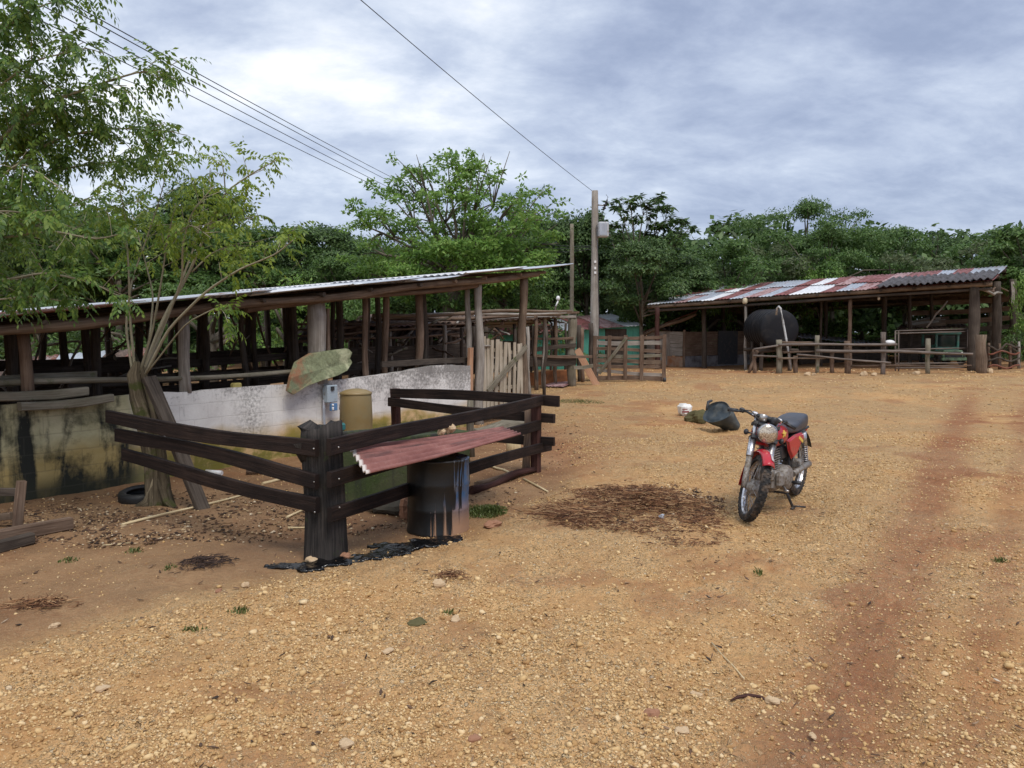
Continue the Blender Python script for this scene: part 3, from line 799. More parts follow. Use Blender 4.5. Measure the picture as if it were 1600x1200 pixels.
def shed_left():
    root = empty('open_shed', wls(.5, 2.5, 0), 'long low open shed with sloping tin roof on crooked posts over the white wall', 'shed')
    # roof: sheets laid across, rising to the right
    S0, S1 = -.42, wl_s(866)
    edges = []; s = S0
    specs = [(-.42, -.2, 'rusty'), (-.2, -.02, 'rusty'), (-.02, .13, 'rusty'), (.13, .30, 'galv'), (.30, .47, 'whitesheet'), (.47, .60, 'galv'), (.60, .735, 'galv'), (.735, .90, 'whitesheet'), (.90, S1, 'galv')]
    for i, (a, b_, mt) in enumerate(specs):
        mb = MB(); e = .012
        over = [-.42, -.30, -.36, -.52, -.40, -.46, -.34, -.50, -.42][i]
        for j, (o0, o1) in enumerate(((over, 3.0), (2.8, 6.2))):
            lift = .035 + .012 * (i % 3) + .012 * (j == 0)
            if i in (3, 7): lift += .035
            # waves cross the width, ridges run along the rise
            mb.sheet(wls(a - e, o0, roofz(a - e, o0) + lift + .0), wls(a - e, o1, roofz(a, o1) + lift),
                     wls(b_ + e, o0, roofz(b_ + e, o0) + lift + .015), wls(b_ + e, o1, roofz(b_, o1) + lift + .015),
                     pitch=.16, amp=.016, nv=5, sag=random.uniform(-.01, .02))
        mb.build('roof_sheet', M[mt], root, solid=.003)
    # edge beam and rafters (run with the rise), purlins across
    pts = [wls(s, -.18, roofz(s, -.18) - .075 - .02 * math.sin(s * 17)) for s in np.linspace(-.4, 1.0, 34)]
    MB().tube(pts, [.055 + .008 * math.sin(i * 1.3) for i in range(34)], 9, 0, .15).build('edge_beam', M['beam'], root)
    pts = [wls(s, -.02, roofz(s, 0) - .14 - .03 * math.sin(s * 11)) for s in np.linspace(.30, .82, 14)]
    MB().tube(pts, .05, 8, 0, .15).build('edge_beam', M['brown'], root)
    for o in (1.4, 2.9, 4.4, 5.9):
        MB().log(wls(-.4, o, roofz(-.4, o) - .08), wls(1.0, o, roofz(1.0, o) - .08), .05, .045, 8, 30, .004).build('rafter', M['dark'], root)
    for s in np.linspace(-.35, 1.0, 15):
        s = s + random.uniform(-.02, .02)
        MB().log(wls(s, -.3, roofz(s, 0) - .03), wls(s + random.uniform(-.02, .02), 6.0, roofz(s, 6) - .03), .032, .026, 7, 10, .008).build('purlin', M['dark' if s < .7 else 'brown'], root)
    # posts on the wall line: photo column, top, foot, radius, wood
    for px, w, mt, off, foot in ((-60, 15, 'brown', .08, None), (42, 17, 'brown', .05, None), (289, 17, 'weathered', .07, None), (497, 27, 'weathered', .08, None),
                           (573, 10, 'brown', .30, 0), (604, 10, 'brown', .45, 0), (653, 13, 'brown', .35, 0), (664, 9, 'dark', .6, 0),
                           (731, 9, 'weathered', .22, 0), (748, 14, 'weathered', .0, 0), (817, 13, 'beam', .0, 0)):
        s = wl_s(px, off); y = wls(s, off, 0).y; r = w / 2 * y / F
        zt = roofz(s, off) - .10
        p = wls(s, off, 0)
        zb = float(np.interp(s, [q[0] for q in TOPS], [q[1] for q in TOPS])) - .03 if foot is None else float(terrain(p.x, p.y)) - .1
        ln = random.uniform(-.04, .04)
        MB().log(wls(s, off, zb), wls(s + ln / LEN, off, zt), r * 1.05, r * .92, 11, None, .012, .16).build('post', M[mt], root)
    # split board beside the thick post, short board at wall end
    MB().plank(wl(512, 550, .14), wl(512, 482, .14), .06, .08, UDIR).build('post', M['brown'], root)
    MB().plank(wls(wl_s(739), .05, 0), wls(wl_s(738), .05, 1.42), .11, .07, UDIR, warp=.01).build('post', M['orange'], root)
    # inner rows
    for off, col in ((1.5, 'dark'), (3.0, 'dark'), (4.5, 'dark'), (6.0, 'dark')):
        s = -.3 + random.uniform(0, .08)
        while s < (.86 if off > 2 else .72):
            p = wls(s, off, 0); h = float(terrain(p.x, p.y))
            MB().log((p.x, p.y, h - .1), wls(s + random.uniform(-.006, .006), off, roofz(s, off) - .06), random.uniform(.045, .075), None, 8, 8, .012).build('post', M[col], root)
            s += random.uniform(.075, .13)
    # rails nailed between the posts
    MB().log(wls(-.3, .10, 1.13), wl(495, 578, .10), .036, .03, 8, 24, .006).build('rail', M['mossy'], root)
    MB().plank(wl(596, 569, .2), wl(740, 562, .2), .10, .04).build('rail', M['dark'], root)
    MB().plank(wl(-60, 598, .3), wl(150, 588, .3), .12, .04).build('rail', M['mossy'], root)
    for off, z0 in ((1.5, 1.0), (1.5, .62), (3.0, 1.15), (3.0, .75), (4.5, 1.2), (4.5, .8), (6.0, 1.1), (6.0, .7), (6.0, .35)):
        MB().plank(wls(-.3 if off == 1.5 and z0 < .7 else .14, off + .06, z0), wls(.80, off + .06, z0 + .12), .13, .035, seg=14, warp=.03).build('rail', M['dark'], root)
    # loose diagonals seen inside against the light
    for k in range(16):
        s = random.uniform(.0, .75); o = random.uniform(2.5, 5.5)
        MB().log(wls(s, o, random.uniform(.5, 1.2)), wls(s + random.uniform(-.12, .12), o + random.uniform(-.5, .5), roofz(s, o) - .15), .025, .018, 6, 6, .03).build('brace', M['brown' if k % 3 else 'weathered'], root)
    for k in range(46):
        s = random.uniform(-.15, .85); o = random.uniform(1.8, 6.0); z = random.uniform(.6, 1.5)
        MB().log(wls(s, o, z), wls(s + random.uniform(-.10, .10), o + random.uniform(-.6, .6), min(z + random.uniform(-.4, .7), roofz(s, o) - .1)), random.uniform(.012, .03), .012, 6, 5, .04).build('loose_pole', M[random.choice(['brown', 'weathered', 'dark', 'mossy'])], root)
    # feed bunk along the back, blocks the view low down
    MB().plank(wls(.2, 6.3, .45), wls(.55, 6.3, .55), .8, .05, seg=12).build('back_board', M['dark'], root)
shed_left()

def loose_boards():
    for (a, b_, w, mt, off, lb) in (((-40, 622), (133, 612), .10, 'mossy', -.02, 'grey mossy plank lying on top of the dark mossy wall end'),
                            ((28, 637), (172, 623), .09, 'mossy', -.10, 'lower grey plank against the top edge of the dark mossy wall end'),):
        o = MB().plank(wl(*a, off), wl(*b_, off), w, .10, warp=.015).build('loose_plank', M[mt]); tag(o, lb, 'plank')
loose_boards()

def wall_things():
    # lichen-grown slab propped on the wall top
    outl = [(450, 612), (455, 590), (464, 567), (487, 553), (515, 549), (545, 545), (551, 551), (547, 560), (551, 566), (543, 579), (528, 587), (505, 594), (478, 604), (458, 617)]
    mb = MB(); n = len(outl); f = []; bk = []
    for i, q in enumerate(outl):
        p = wl(q[0], q[1], -.20 + .10 * (q[1] < 575)); f.append(p); bk.append(p + NDIR * .07 + Vector((0, 0, .01)))
    c1 = sum(f, Vector()) / n; c2 = sum(bk, Vector()) / n
    vs = f + bk + [c1, c2]
    fs = [[i, (i + 1) % n, 2 * n] for i in range(n)] + [[n + (i + 1) % n, n + i, 2 * n + 1] for i in range(n)] + [[(i + 1) % n, i, n + i, n + (i + 1) % n] for i in range(n)]
    mb.add(vs, fs)
    m, nt, b = mat('lichen_stone'); t = NT(nt); tc = t.n('ShaderNodeTexCoord'); P = tc.outputs['Object']
    n1 = t.noise(P, 3, 6, .65); n2 = t.noise(P, 16, 6, .7)
    c = t.mix(t.rng(n2, .3, .7), (0.28, 0.31, 0.18), (0.12, 0.13, 0.07))
    c = t.mix(t.rng(n1, .50, .60), c, (0.40, 0.41, 0.26))
    sx = t.n('ShaderNodeSeparateXYZ'); t.l(P, sx.inputs[0])
    c = t.mix(t.math('MULTIPLY', t.rng(sx.outputs[0], -.02, -.16), t.rng(n1, .42, .54)), c, (0.26, 0.13, 0.07))
    t.l(c, b.inputs['Base Color']); b.inputs['Roughness'].default_value = .95; t.bump(n2, .8, .02, b)
    tag(mb.build('stone_slab', m, bevel=.008), 'large lichen-covered stone slab propped on top of the white wall', 'stone slab')
    # paver chunk on wall
    p = wl(368, 603, .06)
    tag(MB().box(p, (.13, .10, .085), .9, bev=.018).build('yellow_block', M['yellowrock']), 'small yellow sponge-like block sitting on the wall top', 'block')
    # meter box
    p = wl(517, 610, -.12); r = empty('meter_box', (p.x, p.y, .55), 'small pale blue electric meter box on the wall behind the thick log post', 'meter box')
    ang = math.atan2(UDIR.y, UDIR.x); MM = Matrix.Rotation(ang, 4, 'Z')
    MB().box(wl(515, 615, -.10), (.20, .12, .26), M=MM, bev=.01).build('housing', plain_mat('pale_blue_enamel', (0.42, 0.50, 0.56), .5, .2, (0.2, 0.18, 0.15), .3), r)
    MB().box(wl(519, 607, -.17), (.06, .02, .06), M=MM).build('window', M['black'], r)
    MB().box(wl(520, 636, -.14), (.13, .04, .11), M=MM, bev=.006).build('sticker_plate', plain_mat('blue_sign', (0.10, 0.22, 0.42), .4), r)
    st = MB(); st.ball(wl(519, 633, -.168), .018, 8); st.log(wl(519, 636, -.168), wl(519, 641, -.168), .016, .016, 6, 3, 0, 0); st.build('warning_figure', M['whitedecal'], r)
    MB().log(wl(505, 625, -.06), wl(505, 682, -.06), .02, .02, 8, 4, 0, 0).build('conduit', M['greysheet'], r)
    MB().tube([wl(527, 612, -.14), wl(531, 625, -.16), wl(529, 640, -.14)], .006, 6).build('cable', M['pale'], r)
    # tan tank
    c = W(557, 690, 10.2); cz = float(terrain(c.x, c.y)); zt = EYE - 88 / F * 10.2
    T = Matrix.Translation((c.x, c.y, cz))
    mt = plain_mat('tan_plastic', (0.27, 0.185, 0.075), .45, 0, (0.25, 0.20, 0.10), .5, 3)
    h = zt - cz - .06
    rt = empty('tan_tank', (c.x, c.y, cz), 'tan domed plastic tank standing against the white wall behind the corral', 'tank')
    prof = [(.001, 0), (.215, 0), (.222, .02), (.218, h * .3), (.215, h * .31), (.212, h * .62), (.216, h * .64), (.205, h - .03), (.20, h - .005), (.18, h + .012)]
    MB().lathe(prof, 28, T).build('tank_body', mt, rt)
    MB().lathe([(.206, h - .012), (.214, h + .0), (.205, h + .02), (.14, h + .05), (.05, h + .066), (.001, h + .068)], 28, T).build('lid', mt, rt)
    o = MB().box(W(532, 667, 9.6), (.12, .08, .10), bev=.02).build('teal_tap_box', plain_mat('teal_plastic', (0.03, 0.16, 0.16), .5))
    tag(o, 'small teal plastic box beside the foot of the tan tank', 'box')
wall_things()

def slat_gate():
    a = wls(wl_s(756), -.02, 0); b_ = wls(wl_s(812), -.02, 0)
    r = empty('slatted_gate', (a + b_) / 2, 'pale slatted wooden gate hung between the two tall shed posts', 'gate')
    n = 10
    for i in range(n):
        t = i / (n - 1); s = wl_s(754 + 60 * t)
        p = wls(s, -.03, 0); g = float(terrain(p.x, p.y)); d = p.y
        zt = EYE - (528 + random.uniform(-3, 4) + 10 * t - 520) / F * d
        MB().plank((p.x, p.y, g + .10 + random.uniform(0, .04)), (p.x + random.uniform(-.02, .02), p.y, zt), random.uniform(.075, .11), .022, UDIR, warp=.012).build('slat', M['pale'], r)
    for py0, py1 in ((545, 552), (572, 577), (608, 603), (630, 618)):
        MB().plank(wl(754, py0, .01), wl(815, py1, .01), .07, .03).build('cross_rail', M['pale'], r)
    MB().plank(wl(762, 612, -.07), wl(823, 541, -.07), .11, .03, warp=.01).build('brace', M['mossy'], r)
    MB().log(wl(752, 540, -.06), wl(766, 541, -.06), .02, .02, 6, 3).build('latch', M['weathered'], r)
slat_gate()

# ---------------------------------------------------------------- the tarred corral fence in the middle
CORNER = Vector((-1.50, 6.13, 0)); FAR = Vector((0.30, 9.62, 0))
LE = Vector((-3.88, 7.40, 0))
def corral():
    r = empty('corral_fence', ground_at(CORNER.x, CORNER.y), 'low black tarred rail fence around the trough with thick corner log', 'fence')
    g = float(terrain(CORNER.x, CORNER.y))
    zt = 1.13
    mb = MB()
    # corner log: a forked butt, split and charred
    ax = [(0, -.12, .170, .165), (0, .10, .160, .158), (0, .35, .150, .148), (-.01, .6, .147, .145), (-.02, .85, .147, .145), (-.02, .98, .15, .148), (-.02, 1.06, .145, .142)]
    n = 20; vs = []; fs = []; uvs = []; L = 0
    rr = random.Random(3); notch = [rr.uniform(-.05, .05) for _ in range(n)]
    for i, (dx, z, rx, ry) in enumerate(ax):
        for k in range(n):
            a = 2 * math.pi * k / n
            q = 1 + .07 * math.sin(a * 2 + .6 + z) + .05 * math.sin(a * 5 + 1 + z * .5) + .03 * math.sin(a * 9 + z * 2) + rr.uniform(-.012, .012)
            x = CORNER.x + dx + math.cos(a) * rx * q; y = CORNER.y + math.sin(a) * ry * q
            zz = g + z
            if i == len(ax) - 1: zz += .012 * math.sin(a * 3 + 2) + (.03 if math.cos(a) > 0.1 else -.02)
            vs.append((x, y, zz))
    for i in range(len(ax) - 1):
        for k in range(n):
            k2 = (k + 1) % n
            fs.append([i * n + k, i * n + k2, (i + 1) * n + k2, (i + 1) * n + k])
            uvs.append([(k * .055, ax[i][1]), (k * .055 + .055, ax[i][1]), (k * .055 + .055, ax[i + 1][1]), (k * .055, ax[i + 1][1])])
    vs.append((CORNER.x - .02, CORNER.y, g + 1.02)); fc = (len(ax) - 1) * n
    for k in range(n): fs.append([fc + k, fc + (k + 1) % n, len(vs) - 1]); uvs.append([(k * .05, 0), (k * .05 + .05, 0), (k * .05, .1)])
    mb.add(vs, fs, uvs, 0, True)
    # burl on the left shoulder
    mb.tube([(CORNER.x - .10, CORNER.y - .04, g + .78), (CORNER.x - .13, CORNER.y - .02, g + .91), (CORNER.x - .11, CORNER.y + .0, g + 1.01), (CORNER.x - .07, CORNER.y + .02, g + 1.07)], [.07, .125, .12, .06], 14, 0, .12)
    cp_ = mb.build('corner_post', M['stump'], r)
    face = CORNER + Vector((0, -.17, 0))
    # rails to the left
    for zr, zl, x1, y1, w in ((.885, .835, 165, 653, .125), (.655, .765, 180, 677, .12), (.445, .545, 192, 713, .12)):
        a = Vector((-1.50, 5.955, g + zr)); e = W(x1, y1, 7.35)
        MB().plank(a, e, w, .045, warp=.020, seg=14).build('rail', M['tarred'], r)
    # rails to the right
    dirr = (FAR - CORNER).normalized(); sid = Vector((dirr.y, -dirr.x, 0))
    for zr, zl, ext, w in ((.90, .865, .12, .125), (.655, .57, .02, .12), (.405, .255, .30, .12)):
        a = CORNER + sid * .17 - dirr * .16 + Vector((0, 0, g + zr)); e = FAR + sid * .06 + dirr * ext + Vector((0, 0, zl))
        MB().plank(a, e, w, .045, warp=.018, seg=14).build('rail', M['tarred'], r)
    for z in (.895, .655, .42):
        for dx, dy in ((-.03, -.20), (.15, -.155)): MB().ball(CORNER + Vector((dx, dy, g + z + random.uniform(-.02, .02))), .009, 8).build('bolt', M['steel'], r)
    # far post
    gf = float(terrain(FAR.x, FAR.y))
    MB().plank((FAR.x, FAR.y, gf - .1), (FAR.x, FAR.y, .93), .11, .10, sid).build('post', M['redpost'], r)
    MB().log((FAR.x - .13, FAR.y - .05, gf - .1), (FAR.x - .10, FAR.y + .02, .82), .055, .05, 8).build('post', M['brown'], r)
    # rear side
    BP = W(617, 612, 11.0)
    for py0, py1, w in ((613, 626, .13), (629, 655, .12)):
        MB().plank(W(607 if py0 > 620 else 612, py0, 11.0), W(874 if py0 < 620 else 867, py1, 9.55), w, .05, warp=.012, seg=10).build('rail', M['tarred'], r)
    MB().plank(W(705, 680, 10.2), W(866, 690, 9.55), .11, .05).build('rail', M['tarred'], r)
    p = W(617, 612, 11.05); MB().plank((p.x, p.y + .06, 0), (p.x, p.y + .06, .90), .12, .10, UDIR).build('post', M['redpost'], r)
    p = W(735, 612, 10.45); MB().log((p.x, p.y + .08, 0), (p.x, p.y + .08, .84), .055, .045, 8).build('post', M['mossy'], r)
corral()

def corral_things():
    # dark plank leaning on the tree trunk
    a = ground_at(*(lambda q: (q.x, q.y))(G(320, 795))); e = W(232, 590, 8.05)
    tag(MB().plank(a + Vector((0, 0, -.03)), e, .14, .07, UDIR, warp=.006).build('leaning_plank', M['dark']), 'dark squared plank leaning against the tree trunk inside the corral', 'plank')
    # concrete trough
    m, nt, b = mat('mossy_concrete'); t = NT(nt); tc = t.n('ShaderNodeTexCoord'); P = tc.outputs['Object']
    n1 = t.noise(P, 3, 6, .65); n2 = t.noise(P, 18, 5, .7); n3 = t.noise(t.map(P, (5, 5, .7)), 1, 4, .6)
    c = t.mix(t.rng(n1, .4, .62), (0.035, 0.055, 0.012), (0.06, 0.065, 0.03)); c = t.mix(t.rng(n3, .5, .66), c, (0.02, 0.02, 0.016))
    c = t.mix(t.rng(n2, .60, .70), c, (0.09, 0.13, 0.02))
    t.l(c, b.inputs['Base Color']); b.inputs['Roughness'].default_value = .9; t.bump(n2, .7, .015, b)
    p0 = W(534, 690, 7.9); p1 = W(735, 680, 8.8)
    d = Vector((p1.x - p0.x, p1.y - p0.y, 0)); Lx = d.length; d.normalize(); nn = Vector((-d.y, d.x, 0)); Wd = .85; H = .58
    r = empty('water_trough', Vector((p0.x, p0.y, 0)) + d * Lx / 2 + nn * Wd / 2, 'mossy green concrete water trough inside the tarred corral', 'trough')
    def rect(u0, u1, v0, v1, z0, z1):
        q = [Vector((p0.x, p0.y, 0)) + d * u + nn * v for u, v in ((u0, v0), (u1, v0), (u1, v1), (u0, v1))]
        vs = [(a.x, a.y, z0) for a in q] + [(a.x, a.y, z1) for a in q]
        return vs, [[0, 3, 2, 1], [4, 5, 6, 7], [0, 1, 5, 4], [1, 2, 6, 5], [2, 3, 7, 6], [3, 0, 4, 7]]
    for q in ((0, Lx, 0, .14), (0, Lx, Wd - .14, Wd)):
        MB().add(*rect(*q, -.1, H)).build('side_wall', m, r, bevel=.02)
    for q in ((0, .14, .142, Wd - .142), (Lx - .14, Lx, .142, Wd - .142)):
        MB().add(*rect(*q, -.1, H - .003)).build('end_wall', m, r, bevel=.02)
    wm, nt2, wb = mat('trough_water'); wb.inputs['Base Color'].default_value = (.05, .06, .04, 1); wb.inputs['Roughness'].default_value = .08
    MB().add(*rect(.142, Lx - .142, .143, Wd - .143, .1, H - .05)).build('water', wm, r)
    # drum smeared with tar
    m, nt, b = mat('blue_tarred_drum'); t = NT(nt); tc = t.n('ShaderNodeTexCoord'); P = tc.outputs['Object']
    sp_ = t.n('ShaderNodeSeparateXYZ'); t.l(P, sp_.inputs[0])
    n1 = t.noise(P, 5, 6, .65); st = t.noise(t.map(P, (26, 26, .5)), 1, 3, .5)
    c = t.mix(t.rng(n1, .4, .6), (0.03, 0.085, 0.19), (0.10, 0.09, 0.09))
    c = t.mix(t.rng(t.math('ADD', sp_.outputs[2], t.math('MULTIPLY', n1, .25)), .46, .24, 0, 1), c, (0.30, 0.17, 0.10))
    # tar runs: solid on the left, dribbles towards the right
    f = t.math('ADD', t.math('MULTIPLY', sp_.outputs[0], -2.1), t.math('MULTIPLY', st, 1.7))
    f = t.math('ADD', f, t.math('MULTIPLY', sp_.outputs[2], .55))
    f = t.rng(f, .66, .76)
    c = t.mix(f, c, (0.004, 0.004, 0.0045)); t.l(c, b.inputs['Base Color']); t.l(t.rng(f, 0, 1, .7, .42), b.inputs['Roughness'])
    t.bump(t.math('ADD', f, t.math('MULTIPLY', n1, .4)), .6, .01, b)
    cx, cy = -.68, 7.02; g = float(terrain(cx, cy)); T = Matrix.Translation((cx, cy, g))
    prof = [(.001, -.02), (.285, -.02), (.290, .0), (.283, .015), (.282, .20), (.285, .215), (.280, .23), (.278, .33), (.281, .42), (.285, .437), (.282, .455), (.281, .55), (.283, .645), (.291, .657), (.283, .665), (.27, .657), (.001, .653)]
    dm = MB().lathe(prof, 48, T)
    for q in dm.v:
        an = math.atan2(q.y - cy, q.x - cx); dd = 1 + .02 * math.sin(an * 3 + q.z * 6) + .012 * math.sin(an * 7 - q.z * 11); q.x = cx + (q.x - cx) * dd; q.y = cy + (q.y - cy) * dd
    tag(dm.build('steel_drum', m), 'blue steel drum streaked with black tar under the red corrugated sheet', 'drum')
    # corrugated sheet lying over drum and rail
    P1, P2, P3, P4 = W(572, 741, 5.78), Vector((.09, 7.85, .665)), W(784, 668, 8.35), W(544, 697, 6.36)
    mb = MB(); mb.sheet(P1, P4, P2, P3, pitch=.115, amp=.015, nv=20, sag=.015, spp=8)
    m, nt, b = mat('red_fibre_cement'); t = NT(nt); tc = t.n('ShaderNodeTexCoord'); P = tc.outputs['Object']; U = tc.outputs['UV']
    n1 = t.noise(P, 3.5, 6, .65); n2 = t.noise(P, 26, 4, .7); s3 = t.noise(t.map(U, (9, .8, 1)), 1, 5, .6)
    c = t.mix(t.rng(n1, .35, .65), (0.18, 0.060, 0.048), (0.29, 0.120, 0.098)); c = t.mix(t.rng(n2, .58, .72, 0, .5), c, (0.34, 0.20, 0.16))
    c = t.mix(t.rng(s3, .52, .66, 0, .85), c, (0.03, 0.02, 0.02))
    su = t.n('ShaderNodeSeparateXYZ'); t.l(U, su.inputs[0]); c = t.mix(t.rng(su.outputs[1], .05, .02), c, (0.62, 0.56, 0.52))
    t.l(c, b.inputs['Base Color']); b.inputs['Roughness'].default_value = .7; t.bump(n2, .4, .006, b)
    sh = mb.build('corrugated_sheet', m, solid=.009)
    tag(sh, 'dull red corrugated sheet lying over the tarred drum', 'roofing sheet')
    for px, py, y, s in ((703, 676, 7.6, .055), (690, 679, 7.45, .035)):
        p = W(px, py, y); rock_at(p, s, M['rock'], 'small pale rubble chunk lying on the red corrugated sheet' if s > .04 else 'smaller pale rubble chip beside the chunk on the red sheet', flat=.8, onto=True)
    MB_ = MB(); MB_.plank(W(655, 688, 7.1), W(745, 678, 8.0), .035, .015, (0, 1, .2)); tag(MB_.build('lath', M['bamboo']), 'thin pale lath lying lengthwise on the red corrugated sheet', 'lath')
    # cut log and timbers on the ground
    p = G(803, 712); T = Matrix.Translation((p.x, p.y, p.z - .03))
    mb = MB(); mb.tube([(p.x, p.y, p.z - .03), (p.x, p.y, p.z + .12), (p.x, p.y, p.z + .26)], [.115, .105, .10], 14, 0, .06); tag(mb.build('tree_stump', M['bamboo']), 'short pale cut log standing behind the right end of the corral', 'log')
    for a, e, r0, mt, lb in (((735, 772), (838, 738), .05, 'redpost', 'rotten reddish log on the ground in front of the right corral rails'),
                         ((745, 760), (800, 742), .035, 'brown', 'thin brown branch lying behind the rotten reddish log'),):
        q0, q1 = G(*a), G(*e); tag(MB().log(q0 + Vector((0, 0, r0 * .8)), q1 + Vector((0, 0, r0 * .8)), r0, r0 * .8, 9, None, .02, .25).build('fallen_log', M[mt]), lb, 'log')
    q0, q1 = G(740, 690), G(838, 668)
    tag(MB().log(q0 + Vector((0, 0, .1)), q1 + Vector((0, 0, .1)), .13, .11, 11, None, .02, .2).build('fallen_log', M['mossy']), 'thick mossy log lying behind the corral by the slatted gate', 'log')
    # poles on the dirt
    for i, (a, e, r0, lb) in enumerate((((190, 822), (405, 768), .013, 'long pale bamboo pole lying left of the thick corner log'),
                      ((410, 758), (470, 742), .018, 'short tan bamboo stick lying between the left corral rails'),
                      ((448, 810), (480, 796), .012, 'short tan stick left of the foot of the corner log'),
                      ((450, 826), (478, 826), .010, 'tiny tan stick just above the black spill'),
                      ((765, 729), (798, 741), .017, 'short bamboo cane end under the lowest right rail'),
                      ((818, 750), (856, 770), .014, 'bamboo cane pointing out past the rotten log'),
                      ((160, 853), (205, 849), .006, 'thin pale twig on the brown dirt at left'),
                      ((1112, 1005), (1163, 1062), .0045, 'thin pale twig on the gravel in front of the motorcycle'))):
        q0, q1 = G(*a), G(*e); tag(MB().log(q0 + Vector((0, 0, r0 * .9)), q1 + Vector((0, 0, r0 * .9)), r0, r0 * .8, 7, None, .008, .05).build('stick', M['bamboo']), lb, 'stick')
    pts = [G(528, 783), G(545, 785), G(562, 789), G(590, 787)]; pts = [q + Vector((0, 0, .02 + .03 * (i == 0))) for i, q in enumerate(pts)]
    tag(MB().tube(pts, [.016, .016, .014, .010], 8, 0, .1).build('stick', M['bamboo']), 'bent knotty cane on the ground right of the corner log', 'stick')
    q0, q1 = G(322, 741), G(347, 743)
    tag(MB().tube([q0 + Vector((0, 0, .03)), q1 + Vector((0, 0, .03))], .032, 12).build('pipe_offcut', M['whitedecal']), 'short white plastic pipe on the dirt behind the leaning plank', 'pipe')
    q0, q1 = G(385, 742), G(470, 738)
    tag(MB().log(q0 + Vector((0, 0, .04)), q1 + Vector((0, 0, .04)), .035, .03).build('fallen_log', M['brown']), 'brown branch lying at the foot of the white wall', 'log')
    # tyre lying by the tree
    p = G(222, 782); T = Matrix.Translation((p.x, p.y, p.z + .055)) @ Matrix.Rotation(R(6), 4, 'X')
    prof = [(.15, -.045), (.165, -.06), (.20, -.068), (.225, -.055), (.235, -.03), (.235, .03), (.225, .055), (.20, .068), (.165, .06), (.15, .045), (.158, .03), (.20, .045), (.22, 0), (.20, -.045), (.158, -.03), (.15, -.045)]
    tag(MB().lathe(prof, 32, T).build('old_tyre', plain_mat('old_rubber', (0.012, 0.012, 0.013), .6)), 'old black tyre lying at the foot of the tree', 'tyre')
    # broken fence at far left
    r = empty('broken_fence', G(25, 832), 'broken piece of wooden fence at the left edge above two logs', 'fence')
    q = G(24, 832); MB().plank(q + Vector((0, 0, -.1)), W(34, 752, q.y), .075, .055, UDIR).build('post', M['brown'], r)
    MB().plank(W(-60, 770, 7.0), W(32, 768, 6.9), .07, .04).build('rail', M['dark'], r)
    MB().plank(W(-60, 818, 7.0), W(20, 805, 6.9), .06, .05).build('rail', M['beam'], r)
    for a, e, r0, lb in (((-60, 858), (112, 828), .055, 'grey weathered beam on the dirt at the left edge, the upper of two'),
                         ((-60, 876), (52, 850), .045, 'grey weathered beam on the dirt at the left edge, the lower of two')):
        q0, q1 = G(*a), G(*e); tag(MB().plank(q0 + Vector((0, 0, r0)), q1 + Vector((0, 0, r0)), r0 * 2, r0 * 1.8, warp=.01).build('beam', M['dark' if r0 < .05 else 'brown']), lb, 'beam')

def rock_at(p, s, mt, label, flat=.7, onto=False, name='rock', sq=(1, 1), seed=None):
    rs = random.Random(seed or sum(ord(q) * (i + 1) for i, q in enumerate(label)) % 9973)
    mb = MB(); n = 14; m_ = 8
    ph = [rs.uniform(0, 6.28) for _ in range(6)]
    vs = []
    for i in range(m_ + 1):
        th = math.pi * i / m_
        for k in range(n):
            a = 2 * math.pi * k / n
            q = 1 + .16 * math.sin(a * 2 + ph[0]) + .12 * math.sin(a * 3 + ph[1] + th * 2) + .12 * math.sin(th * 3 + ph[2] + a) + rs.uniform(-.07, .07)
            if i in (0, m_): q = 1
            vs.append((p.x + s * sq[0] * q * math.sin(th) * math.cos(a), p.y + s * sq[1] * q * math.sin(th) * math.sin(a), p.z + s * flat * (.55 if not onto else .9) - s * flat * q * math.cos(th)))
    fs = [[i * n + k, i * n + (k + 1) % n, (i + 1) * n + (k + 1) % n, (i + 1) * n + k] for i in range(m_) for k in range(n)]
    mb.add(vs, fs)
    return tag(mb.build(name, mt), label, 'rock')
corral_things()

